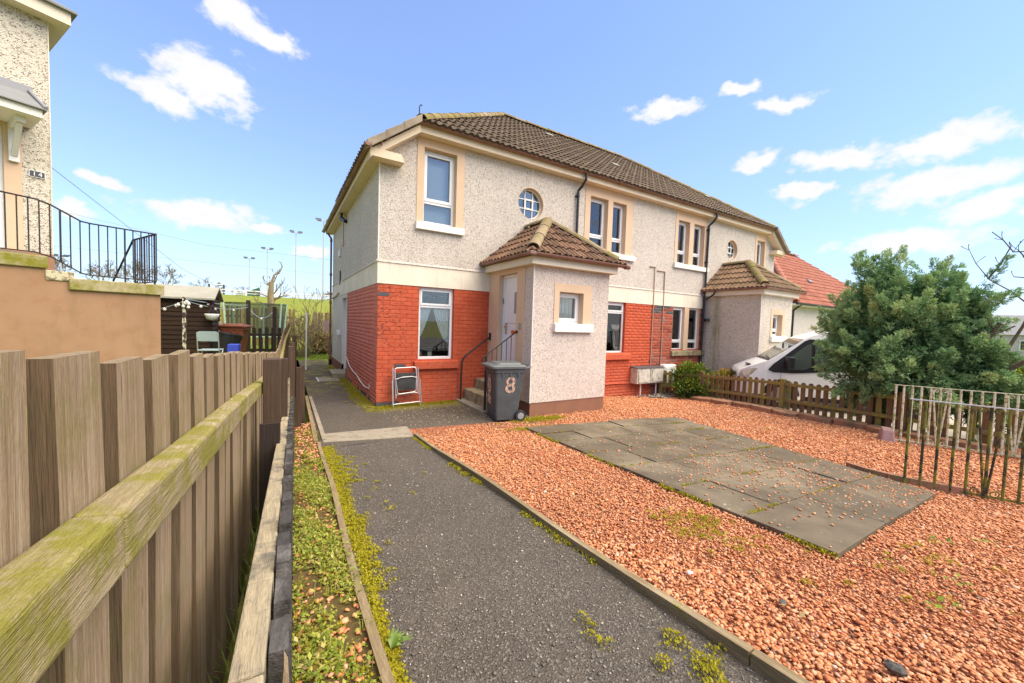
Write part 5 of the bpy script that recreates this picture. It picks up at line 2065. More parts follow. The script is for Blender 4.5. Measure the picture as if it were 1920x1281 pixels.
t_ = thing('handrail', (1.74, -0.13, 0), 'plain black bent handrail against the red brick wall by the steps', 'handrail')
b = MB()
P0, P1, P2 = (1.73, -0.13, 0.0), (1.74, -0.13, 0.93), (2.40, -0.13, 1.40)
b.tube([P0] + bend(P0, P1, P2, r=0.14) + [P2], 0.020, 10)
b.build('rail', 'iron_black', t_)
b = MB()
b.box(2.385, 2.415, -0.16, -0.10, 1.33, 1.49)
b.build('wall_plate', 'iron_black', t_)
t_ = thing('handrail', (1.74, -1.25, 0), 'black iron handrail with thin balusters behind the grey wheelie bin', 'handrail')
b = MB()
b.tube([(1.745, -1.25, -0.03), (1.745, -1.25, 1.08)], 0.022, 10)
b.build('post', 'iron_black', t_)
b = MB()
b.tube([(1.70, -1.25, 0.96), (1.66, -1.25, 1.01), (1.68, -1.25, 1.05), (1.75, -1.25, 1.10), (2.40, -1.25, 1.555)], 0.013, 8)
b.build('rail', 'iron_black', t_)
for k in range(5):
    x = 1.87 + k * 0.105
    b = MB()
    b.tube([(x, -1.25, 0.04 if x < 1.84 else (0.27 if x < 2.1 else 0.48)), (x, -1.25, 1.10 + (x - 1.75) * 0.7)], 0.007, 6)
    b.build('baluster', 'iron_black', t_)
b = MB()
b.tube([(2.40, -1.25, 1.555), (2.425, -1.25, 1.555)], 0.03, 10)
b.build('wall_plate', 'iron_black', t_)


# ------------------------------------------------------------------ wheelie bins
def rrect(cx, cy, w, d, r, z, n=4):
    pts = []
    for (sx, sy, a0) in ((1, 1, 0), (-1, 1, 90), (-1, -1, 180), (1, -1, 270)):
        for k in range(n + 1):
            a = R(a0 + 90 * k / n)
            pts.append(Vector((cx + sx * (w / 2 - r) + r * math.cos(a), cy + sy * (d / 2 - r) + r * math.sin(a), z)))
    return pts


def wheelie(loc, rot, label, cat, body, lid, numbers, simple=False, group=None):
    t_ = thing('wheelie_bin', loc, label, cat, group)
    t_.rotation_euler = (0, 0, rot)
    ORG[t_.name] = Vector((0, 0, 0))        # parts are modelled about the origin: front is -X
    b = MB()
    rings = [rrect(-0.0, 0, 0.40, 0.46, 0.04, 0.03), rrect(0.0, 0, 0.43, 0.475, 0.04, 0.12), rrect(0.03, 0, 0.56, 0.54, 0.05, 0.86), rrect(0.03, 0, 0.60, 0.56, 0.05, 0.87),
             rrect(0.03, 0, 0.61, 0.57, 0.05, 0.95)]
    V = [p for r_ in rings for p in r_]
    n = len(rings[0])
    F = [(j * n + i, j * n + (i + 1) % n, (j + 1) * n + (i + 1) % n, (j + 1) * n + i) for j in range(len(rings) - 1) for i in range(n)]
    F.append(tuple(reversed(range(n))))
    b.add(V, F)
    # stiffening ribs under the rim
    for k in (-0.15, 0.0, 0.15):
        b.box(0.03 + k - 0.012, 0.03 + k + 0.012, -0.285, -0.255, 0.80, 0.88)
    b.build('body', body, t_, smooth=False, bevel=0.004)
    b = MB()
    rings = [rrect(0.01, 0, 0.68, 0.62, 0.06, 0.945), rrect(0.01, 0, 0.69, 0.63, 0.06, 0.985), rrect(0.01, 0, 0.64, 0.58, 0.08, 1.005), rrect(0.03, 0, 0.50, 0.46, 0.08, 1.012), rrect(0.04, 0, 0.46, 0.42, 0.08, 1.040)]
    V = [p for r_ in rings for p in r_]
    F = [(j * n + i, j * n + (i + 1) % n, (j + 1) * n + (i + 1) % n, (j + 1) * n + i) for j in range(len(rings) - 1) for i in range(n)]
    F += [tuple(reversed(range(n))), tuple(range((len(rings) - 1) * n, len(rings) * n))]
    b.add(V, F)
    ld = b.build('lid', lid, t_, bevel=0.004)
    b = MB()
    b.tube([(0.34, -0.27, 0.955), (0.42, -0.26, 0.975), (0.42, 0.26, 0.975), (0.34, 0.27, 0.955)], 0.018, 8)
    b.build('handle', lid, t_)
    for s in (-1, 1):
        b = MB()
        b.tube([(0.245, s * 0.235, 0.10), (0.245, s * 0.29, 0.10)], 0.10, 20)
        wh = b.build('wheel', 'rubber', t_, bevel=0.008)
        b = MB()
        b.tube([(0.245, s * 0.288, 0.10), (0.245, s * 0.295, 0.10)], 0.06, 14)
        for k in range(6):
            a = k * math.pi / 3
            b.beam((0.245, s * 0.297, 0.10), (0.245 + 0.058 * math.cos(a), s * 0.297, 0.10 + 0.058 * math.sin(a)), 0.012, 0.006, (0, 1, 0))
        b.build('rim', 'rim_grey', wh)
    b = MB()
    b.tube([(0.245, -0.24, 0.10), (0.245, 0.24, 0.10)], 0.012, 8)
    b.build('axle', 'rim_grey', t_)
    for (txt, face, size, off, zc, m) in numbers:
        o = bpy.data.objects.new('painted_number', text(txt, size, m, 0.0008, 0.006))
        COL.objects.link(o)
        o.parent = t_
        tilt = 0.0875
        if face == 'side':                    # the side that faces the street (-Y)
            o.location = (off, -0.2455 - 0.0405 * (zc - 0.2) / 0.66 * 0.8, zc)
            o.rotation_euler = (R(90) + 0.044, R(4), 0)
        else:                                 # front (-X)
            o.location = (-0.2185 - 0.052 * (zc - 0.12) / 0.74 * 0.62, off, zc)
            o.rotation_euler = (R(90) + 0.048, 0, R(-90))
    return t_


bin1 = wheelie((1.87, -1.70, g(1.8, -1.8)), R(-8), 'dark grey wheelie bin with a rough painted 8, beside the porch', 'wheelie bin', 'bin_grey', 'bin_lid',
               [('8', 'side', 0.40, 0.03, 0.52, 'paint_pink')])
# smeared blotch of older paint on the bin's front
b = MB()
rr = random.Random(9)


def blob(cy, cz, ry, rz, n=22):
    pts = []
    for k in range(n):
        a = 2 * math.pi * k / n
        q = 1 + rr.uniform(-0.22, 0.22)
        pts.append((cy + ry * q * math.cos(a), cz + rz * q * math.sin(a)))
    return pts


for (cy, cz, ry, rz) in ((0.03, 0.63, 0.095, 0.17), (0.05, 0.38, 0.10, 0.11)):
    p = [Vector((-0.222 - 0.030 * (z - 0.12) / 0.74 - 0.0035, y, z)) for y, z in blob(cy, cz, ry, rz)]
    b.prism(p, (-0.0012, 0, 0))
b.build('old_paint', 'paint_pink', bin1)


# ------------------------------------------------------------------ folding chair against the wall
def folding_chair():
    t_ = thing('folding_chair', (0.545, -0.2, 0), 'folded silver-framed camping chair with black fabric leaning on the brick wall', 'chair')
    lean = lambda x, z, dy=0.0: (x, -0.24 + z * 0.17 - dy, 0.015 + z)
    x0, x1 = 0.275, 0.815
    for x in (x0, x1):
        b = MB()
        b.tube([lean(x, 0), lean(x + (0.012 if x < .5 else -0.03), 0.76)], 0.011, 8)
        b.build('outer_frame', 'alu', t_)
    b = MB()
    b.tube([lean(x0, 0.055), lean(x1, 0.075)], 0.011, 8)
    b.tube([lean(x0 + .04, 0.23, .015), lean(x1 - .04, 0.26, .015)], 0.010, 8)
    b.build('crossbar', 'alu', t_)
    b = MB()
    P = [lean(x0 + 0.05, 0.17, .03), lean(x0 + 0.045, 0.75, .02), lean(x1 - 0.075, 0.76, .02), lean(x1 - 0.05, 0.23, .03)]
    b.tube([P[0]] + bend(P[0], P[1], P[2], r=0.05) + bend(P[1], P[2], P[3], r=0.05) + [P[3]], 0.011, 8)
    b.build('back_frame', 'alu', t_)
    b = MB()
    P = [lean(x0 + .05, 0.52, .05), lean(x0 + 0.08, 0.25, .05), lean(x1 - 0.10, 0.28, .05), lean(x1 - 0.08, 0.55, .05)]
    b.tube([P[0]] + bend(P[0], P[1], P[2], r=0.05) + bend(P[1], P[2], P[3], r=0.05) + [P[3]], 0.010, 8)
    b.build('seat_frame', 'alu', t_)
    b = MB()
    b.tube([lean(x0 + .05, 0.54, .06), lean(x0 + .16, 0.575, .07), lean(x1 - 0.18, 0.585, .07), lean(x1 - 0.08, 0.56, .06)], 0.009, 8)
    b.build('arm', 'alu', t_)
    for x in (x0 - 0.012, x1 + 0.012):
        b = MB()
        b.tube([lean(x, 0.05, .02), lean(x + (0 if x < .5 else -.01), 0.52, .02)], 0.009, 8)
        b.build('side_frame', 'alu', t_)
    # fabric: sagging grid
    for nm, (za, zb_, xa, xb, dy, m) in {'seat_fabric': (0.32, 0.57, x0 + 0.075, x1 - 0.095, 0.045, 'fabric_black'), 'back_fabric': (0.36, 0.655, x0 + 0.055, x1 - 0.075, 0.022, 'fabric_black')}.items():
        b = MB()
        nx, nz = 10, 10
        V = []
        for j in range(nz + 1):
            for i in range(nx + 1):
                s, t = i / nx, j / nz
                bulge = 0.022 * math.sin(math.pi * s) * math.sin(math.pi * t) + 0.004 * math.sin(t * 24 + s * 5)
                V.append(lean(xa + (xb - xa) * s, za + (zb_ - za) * t, dy + bulge))
        n = nx + 1
        b.add(V, [(j * n + i, j * n + i + 1, (j + 1) * n + i + 1, (j + 1) * n + i) for j in range(nz) for i in range(nx)])
        b.build(nm, m, t_, smooth=True, recalc=False)


folding_chair()


# ------------------------------------------------------------------ the tall timber fence on the left
def topz(y):
    """top of the tall fence: follows the slope, then levels out behind the house line"""
    z = CAM.z - 0.004 - 0.081 * (y - CAM.y)
    return max(z, 1.20 + 0.045 * max(0.0, y + 0.5)) if y > -1.6 else z


def paling_meshes(w, t, h, m, n=5, seed=0, edge=None):
    out = []
    rr_ = random.Random(seed)
    for k in range(n):
        b = MB()
        # outline with slightly uneven edges, chamfered top corners
        ch = rr_.uniform(0.002, 0.005)
        tw = rr_.uniform(-0.003, 0.003)
        nz = 5
        V = []
        for j in range(nz + 1):
            z = -h * (1 - j / nz)
            dx = rr_.uniform(-0.0015, 0.0015)
            tt = t if j < nz else t - 0.004
            V += [(dx - tt / 2, -w / 2 + rr_.uniform(0, ch), z), (dx + tt / 2, -w / 2 + rr_.uniform(0, ch), z), (dx + tt / 2, w / 2 - rr_.uniform(0, ch), z + (tw if j == nz else 0)), (dx - tt / 2, w / 2 - rr_.uniform(0, ch), z + (tw if j == nz else 0))]
        F = [(0, 3, 2, 1), (4 * nz, 4 * nz + 1, 4 * nz + 2, 4 * nz + 3)]
        mi = [0, 0]
        for j in range(nz):
            for i in range(4):
                F.append((4 * j + i, 4 * j + (i + 1) % 4, 4 * j + 4 + (i + 1) % 4, 4 * j + 4 + i))
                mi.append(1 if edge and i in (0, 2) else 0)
        b.add(V, F)
        b.m = mi
        me = b.mesh('paling')
        me.materials.append(MATS[m])
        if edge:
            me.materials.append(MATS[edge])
        out.append(me)
    return out


def tall_fence():
    LAT, PW, PITCHW, TH = 0.215, 0.116, 0.160, 0.023
    t_ = thing('timber_fence', (lx(-4, LAT), -4, slopez(-4)), 'tall unpainted timber fence with wide upright boards and mossy rails, left foreground', 'fence')
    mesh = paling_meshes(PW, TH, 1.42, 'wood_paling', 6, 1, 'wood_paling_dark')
    rr_ = random.Random(4)
    y = CAM.y + 0.16
    ys = []
    while y < 6.6:
        ys.append(y)
        y += PITCHW
    for y in ys:
        x = lx(y, LAT) - TH / 2 + rr_.uniform(-.002, .002)
        if y > 3:
            x += 0.02 * (y - 3)
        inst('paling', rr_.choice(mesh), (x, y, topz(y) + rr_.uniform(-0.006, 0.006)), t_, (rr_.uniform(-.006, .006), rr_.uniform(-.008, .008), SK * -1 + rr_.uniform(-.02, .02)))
    # rails on this side
    for dz in (0.172, 1.15):
        ya = CAM.y - 0.6
        while ya < 6.6:
            yb = min(ya + 2.4, 6.7) if ya > -2 else min(ya + 2.4, -5.06 if ya < -5.07 else -1.6)
            b = MB()
            w, h = 0.045, 0.078
            N = 6
            for k in range(N):
                y0, y1 = ya + (yb - ya) * k / N, ya + (yb - ya) * (k + 1) / N - (0.004 if k == N - 1 else 0)
                xo = lambda yy: lx(yy, LAT - 0.001) + (0.02 * (yy - 3) if yy > 3 else 0)
                zt = lambda yy: topz(yy) - dz + 0.004 * math.sin(yy * 3.0)
                b.hexa([(xo(y0), y0, zt(y0) - h), (xo(y0) + w, y0, zt(y0) - h), (xo(y1) + w, y1, zt(y1) - h), (xo(y1), y1, zt(y1) - h),
                        (xo(y0), y0, zt(y0)), (xo(y0) + w, y0, zt(y0) - 0.006), (xo(y1) + w, y1, zt(y1) - 0.006), (xo(y1), y1, zt(y1))])
            bm_ = b.mesh('rail', org(t_))
            o = link('rail', bm_, 'wood_rail', t_, bevel=0.006)
            ya = yb
    return t_


tall_fence()


# brown posts of an older fence standing between the two
POSTS = [(-5.0, 0.118, 0.092, 1.455, 0.25, 'thick dark-stained post right at the end of the mossy rail'),
         (-4.0, 0.078, 0.06, 1.36, 0.15, 'dark-stained post just behind the thick one'),
         (-2.5, 0.036, 0.06, 1.36, 0.0, 'dark-stained post third along the old fence line'),
         (-1.2, 0.03, 0.07, 1.20, 0.0, 'dark-stained post fourth along the old fence line'),
         (0.6, 0.03, 0.08, 1.22, 0.0, 'dark-stained post fifth along the old fence line'),
         (2.6, 0.0, 0.09, 1.26, 0.0, 'dark-stained post at the far end of the old fence line'),
         (-1.05, -0.06, 0.075, 0.94, 0.0, 'short reddish post leaning beside the far path'),
         (-0.45, -0.12, 0.06, 0.90, 0.0, 'stubby weathered post nearest the far path')]
for (y, lat, w, zt, zb, lab) in POSTS:
    b = MB()
    x = lx(y, lat)
    b.box(x - w / 2, x + w / 2, y - w / 2, y + w / 2, zb - 0.2, zt)
    o = b.build('timber_post', 'wood_brown', bevel=0.004)
    me = o.data
    for v in me.vertices:
        v.co -= Vector((x, y, zb))
    o.location = (x, y, zb)
    tag(o, lab, 'post', 'old fence posts by the path')
b = MB()
x = lx(-5.12, 0.122)
b.box(x - 0.05, x + 0.05, -5.14, -5.115, 0.2, 1.09)
o = b.build('loose_board', 'wood_dark_fence')
tag(o, 'black board standing in front of the thick post between the two fences', 'board')
b = MB()
x = lx(-3.6, 0.066)
b.box(x - 0.03, x + 0.03, -3.64, -3.62, 0.1, 1.14)
o = b.build('loose_board', 'wood_oldrail')
tag(o, 'short mossy board behind the thick dark post', 'board')


# low fence seen from above: old rail with black palings nailed to its path side
def low_fence():
    t_ = thing('low_fence', (lx(-5, 0), -5, slopez(-5)), 'low old fence of black palings with a pale weathered rail, seen from above', 'fence')
    zt = lambda y: slopez(y) + 0.715
    rr_ = random.Random(12)
    for (ya, yb) in ((-8.3, -7.02), (-7.015, -4.6), (-4.595, -1.2)):
        b = MB()
        N = 8
        for k in range(N):
            y0, y1 = ya + (yb - ya) * k / N, ya + (yb - ya) * (k + 1) / N
            l0, l1 = 0.040, 0.090
            b.hexa([(lx(y0, l1), y0, zt(y0) - 0.045), (lx(y0, l0), y0, zt(y0) - 0.045), (lx(y1, l0), y1, zt(y1) - 0.045), (lx(y1, l1), y1, zt(y1) - 0.045),
                    (lx(y0, l1), y0, zt(y0)), (lx(y0, l0), y0, zt(y0)), (lx(y1, l0), y1, zt(y1)), (lx(y1, l1), y1, zt(y1))])
        link('rail', b.mesh('rail', org(t_)), 'wood_oldrail', t_, bevel=0.004)
        b = MB()
        b.hexa([(lx(ya, .088), ya, zt(ya) - 0.52), (lx(ya, .041), ya, zt(ya) - 0.52), (lx(yb, .041), yb, zt(yb) - 0.52), (lx(yb, .088), yb, zt(yb) - 0.52),
                (lx(ya, .088), ya, zt(ya) - 0.475), (lx(ya, .041), ya, zt(ya) - 0.475), (lx(yb, .041), yb, zt(yb) - 0.475), (lx(yb, .088), yb, zt(yb) - 0.475)])
        link('rail', b.mesh('rail', org(t_)), 'wood_black', t_)
    y = -8.2
    me = paling_meshes(0.098, 0.034, 0.70, 'wood_black', 5, 3)
    while y < -1.3:
        dz = rr_.choice((0.006, 0.016, 0.022, -0.004, -0.03, 0.010))
        if abs(y + 7.05) < 0.06:
            dz = -0.05
        inst('paling', rr_.choice(me), (lx(y, 0.021) + rr_.uniform(-0.002, 0.002), y, zt(y) + dz), t_, (rr_.uniform(-.03, .03) - 0.088, 0, -SK))
        y += 0.098 + rr_.choice((0.012, 0.02, 0.045))
    # broken splinter
    b = MB()
    y = -7.03
    b.prism([(lx(y, 0.004), y, zt(y) - 0.05), (lx(y, 0.016), y, zt(y) - 0.05), (lx(y, 0.012), y, zt(y) + 0.004), (lx(y, 0.006), y, zt(y) - 0.012)], (0, 0.03, 0.006))
    b.build('splinter', 'wood_paling', t_)


low_fence()


# ------------------------------------------------------------------ picket fence on the right
PICK = [(8.30, -0.17), (8.60, -1.30), (8.50, -3.10), (8.27, -5.30), (8.02, -7.9)]


def pick_at(s):
    for (a, c) in zip(PICK, PICK[1:]):
        d = math.hypot(c[0] - a[0], c[1] - a[1])
        if s <= d:
            return a[0] + (c[0] - a[0]) * s / d, a[1] + (c[1] - a[1]) * s / d, math.atan2(c[1] - a[1], c[0] - a[0])
        s -= d
    a, c = PICK[-2:]
    return c[0], c[1], math.atan2(c[1] - a[1], c[0] - a[0])


def picket_meshes(m, n=3, h=0.66, w=0.088, t=0.02):
    out = []
    for k in range(n):
        b = MB()
        prof = [(-w / 2, -0.02), (w / 2, -0.02), (w / 2, h - 0.03), (w / 4, h - 0.006), (0, h), (-w / 4, h - 0.006), (-w / 2, h - 0.03)]
        b.prism([(p, -t / 2, q) for p, q in prof], (0, t, 0))
        me = b.mesh('picket')
        me.materials.append(MATS[m])
        out.append(me)
    return out


def picket_fence():
    t_ = thing('picket_fence', (8.4, -3, g(8.4, -3)), 'low mossy picket fence with rounded tops between the gravel and the white van', 'fence')
    me = {m: picket_meshes(m) for m in ('wood_picket', 'wood_picket_moss')}
    tot = sum(math.hypot(c[0] - a[0], c[1] - a[1]) for a, c in zip(PICK, PICK[1:]))
    rr_ = random.Random(8)
    s = 0.10
    i = 0
    while s < tot:
        x, y, a = pick_at(s)
        z = g(x, y) + 0.075
        k = 'wood_picket_moss' if rr_.random() < 0.30 else 'wood_picket'
        nx, ny = -math.sin(a), math.cos(a)
        inst('picket', me[k][i % 3], (x + nx * 0.012, y + ny * 0.012, z + rr_.uniform(-0.008, 0.008)), t_, (0, rr_.uniform(-.02, .02), a))
        s += 0.148
        i += 1
    for dz in (0.20, 0.575):
        for (a, c) in zip(PICK, PICK[1:]):
            b = MB()
            an = math.atan2(c[1] - a[1], c[0] - a[0])
            ox, oy = math.sin(an) * 0.025, -math.cos(an) * 0.025
            b.beam((a[0] - ox, a[1] - oy, g(*a) + 0.075 + dz), (c[0] - ox, c[1] - oy, g(*c) + 0.075 + dz), 0.035, 0.07)
            o = b.build('rail', 'wood_picket_moss', t_)
            # rails sit on the gravel side
            for v in o.data.vertices:
                v.co.x += ox * 2.0
                v.co.y += oy * 2.0
    for (s, m) in ((0.0, 'wood_picket_moss'), (1.15, 'wood_picket'), (3.25, 'wood_picket_moss'), (5.35, 'wood_picket'), (7.2, 'wood_picket')):
        x, y, a = pick_at(s)
        b = MB()
        h = 0.80 if s == 0 else 0.74
        b.box(-0.05, 0.05, -0.05, 0.05, -0.3, h)
        me_ = b.mesh('post')
        me_.materials.append(MATS[m])
        o = inst('post', me_, (x + math.sin(a) * 0.04, y - math.cos(a) * 0.04, g(x, y) + 0.03), t_, (0, 0, a))
        bv = o.modifiers.new('bevel', 'BEVEL')
        bv.width = 0.005


picket_fence()

# flat red sandstone pieces edging the fence
rs = random.Random(21)
FLAGS = [(8.28, -1.55, 0.62, 0.34, 12), (8.16, -2.12, 0.50, 0.30, -6), (8.22, -2.62, 0.46, 0.26, 5), (8.10, -3.12, 0.52, 0.26, -9), (8.10, -3.60, 0.55, 0.34, 4), (8.02, -4.22, 0.58, 0.24, -4), (8.02, -4.80, 0.52, 0.26, 6), (7.92, -5.28, 0.42, 0.28, -10),
         (8.00, -5.75, 0.45, 0.2, 3), (7.95, -6.25, 0.5, 0.2, -3)]
for i, (x, y, ln, wd, a) in enumerate(FLAGS):
    b = MB()
    pts = []
    n = 9
    for k in range(n):
        t = 2 * math.pi * k / n
        q = rs.uniform(0.86, 1.12)
        px, py = math.copysign(abs(math.cos(t)) ** 0.6, math.cos(t)) * wd / 2 * q, math.copysign(abs(math.sin(t)) ** 0.6, math.sin(t)) * ln / 2 * q
        ca, sa = math.cos(R(a)), math.sin(R(a))
        pts.append((px * ca - py * sa, px * sa + py * ca, -0.02))
    b.prism(pts, (0, 0, rs.uniform(0.10, 0.14)))
    me = b.mesh('flagstone')
    o = link('flagstone', me, 'sandstone_red', bevel=0.008)
    o.location = (x, y, g(x, y))
    o.rotation_euler = (rs.uniform(-.05, .05), rs.uniform(-0.12, 0.02), 0)
    tag(o, 'flat red sandstone piece along the picket fence, ' + ['nearest the bush', 'second from the bush', 'third from the bush', 'fourth from the bush', 'fifth from the bush', 'sixth from the bush', 'seventh from the bush',
        'last before the pink stone block', 'lying behind the pink stone block', 'half hidden by the leaning white gate'][i], 'flagstone', 'sandstone edging along the picket fence')
# pink stone block
b = MB()
b.hexa([(-.16, -.09, -.03), (.16, -.10, -.03), (.15, .10, -.03), (-.14, .09, -.03), (-.09, -.07, .19), (.14, -.08, .20), (.13, .06, .21), (-.06, .07, .19)])
o = link('stone_block', b.mesh('stone_block'), 'stone_pink', bevel=0.02)
o.location = (7.28, -5.50, g(7.28, -5.5))
o.rotation_euler = (0, 0, R(25))
tag(o, 'squat pink stone block at the end of the white iron gate', 'stone')


# ------------------------------------------------------------------ iron gates
def scroll(b, cx, cz, r, P, start, turns=1.4, n=18, rad=0.006, flip=1):
    pts = []
    for k in range(n + 1):
        t = k / n
        a = start + flip * turns * 2 * math.pi * t
        q = r * (1 - 0.72 * t)
        pts.append(P(cx + q * math.cos(a), cz + q * math.sin(a)))
    b.tube(pts, rad, 6)


def iron_gate(p0, p1, h, bars, vees, m, label, lean=0.0, brad=0.009, ztop_off=0.0, stick=0.0, toprail=0.006):
    p0, p1 = Vector(p0), Vector(p1)
    d = (p1 - p0)
    ln = d.length
    d.normalize()
    nrm = Vector((-d.y, d.x, 0)).normalized()
    t_ = thing('iron_gate', p0, label, 'gate')
    P = lambda s, z: p0 + d * s + Vector((0, 0, z)) + nrm * (lean * z)
    b = MB()
    b.beam(P(-0.02, 0.02), P(ln, 0.02), 0.012, 0.022)
    b.build('bottom_rail', m, t_)
    b = MB()
    b.beam(P(-0.03, h), P(ln, h), 0.022, 0.010 if toprail < 0.007 else 0.014)
    b.build('top_rail', 'galv' if m == 'gate_green' else m, t_)  # pale metal on the dark gate paints the light reflected off its rail
    for i, s in enumerate(bars):
        b = MB()
        z1 = h + (stick if i < 1 else 0)
        b.tube([P(s, 0.0), P(s, z1)], brad, 6)
        b.build('bar', m, t_)
    for (s, w) in vees:
        b = MB()
        for q in (-1, 1):
            b.tube([P(s + q * w, h - 0.035), P(s + q * w * 0.9, h - 0.16), P(s + q * 0.015, 0.08), P(s + q * 0.01, 0.0)], brad * 0.8, 6)
            scroll(b, s + q * (w - 0.035), h - 0.045, 0.036, P, 0 if q > 0 else math.pi, flip=q)
            scroll(b, s + q * (w * 0.75), 0.055, 0.042, P, math.pi / 2, flip=-q)
        b.build('scrollwork', m, t_)
    return t_


ga, gb = Vector((4.444, -6.408, g(4.444, -6.408) + 0.01)), Vector((4.90, -7.38, g(4.9, -7.38) + 0.01))
D_ = (gb - ga).normalized()
gs = lambda x, y: (Vector((x, y, 0)) - Vector((ga.x, ga.y, 0))).dot(Vector((D_.x, D_.y, 0)))
bars = [gs(x, y) for x, y in ((4.435, -6.389), (4.486, -6.499), (4.533, -6.601), (4.582, -6.708), (4.628, -6.807), (4.685, -6.930), (4.737, -7.042), (4.781, -7.138), (4.83, -7.24))]
iron_gate(ga, gb, 0.955, bars, [(bars[5], 0.085)], 'gate_green', 'dark iron gate green with algae, open across the paving slabs', brad=0.0125)
# the open gate's paler top-rail sheen is put into its rail colour
wa, wb = Vector((7.26, -5.578, g(7.26, -5.578) + 0.02)), Vector((7.98, -7.15, g(7.9, -7.15) + 0.02))
D2 = (wb - wa).normalized()
ws = lambda x, y: (Vector((x, y, 0)) - Vector((wa.x, wa.y, 0))).dot(Vector((D2.x, D2.y, 0)))
bars2 = [ws(x, y) for x, y in ((7.26, -5.578), (7.301, -5.664), (7.345, -5.755), (7.39, -5.85), (7.437, -5.948), (7.483, -6.045), (7.529, -6.14), (7.578, -6.243), (7.624, -6.339), (7.674, -6.443), (7.727, -6.555), (7.775, -6.654), (7.826, -6.761), (7.88, -6.87), (7.93, -6.98))]
iron_gate(wa, wb, 0.94, bars2, [(bars2[5], 0.085), (bars2[12], 0.10)], 'gate_white', 'white-painted iron gate flecked with moss, leaning by the picket fence', lean=0.02, brad=0.0145)
# curved kerb piece under the open gate
b = MB()
cur = [(4.02, -5.72), (4.12, -5.98), (4.28, -6.22), (4.44, -6.40), (4.56, -6.66), (4.70, -6.96)]
cur = [(4.50, -5.86), (4.42, -6.05), (4.42, -6.25), (4.47, -6.42), (4.56, -6.62), (4.66, -6.82)]
for (a, c) in zip(cur, cur[1:]):
    b.beam((a[0], a[1], g(*a) + 0.035), (c[0], c[1], g(*c) + 0.035), 0.05, 0.08)
o = b.build('kerb_piece', 'sandstone_red')
tag(o, 'thin curved sandstone kerb under the dark open gate', 'kerb')


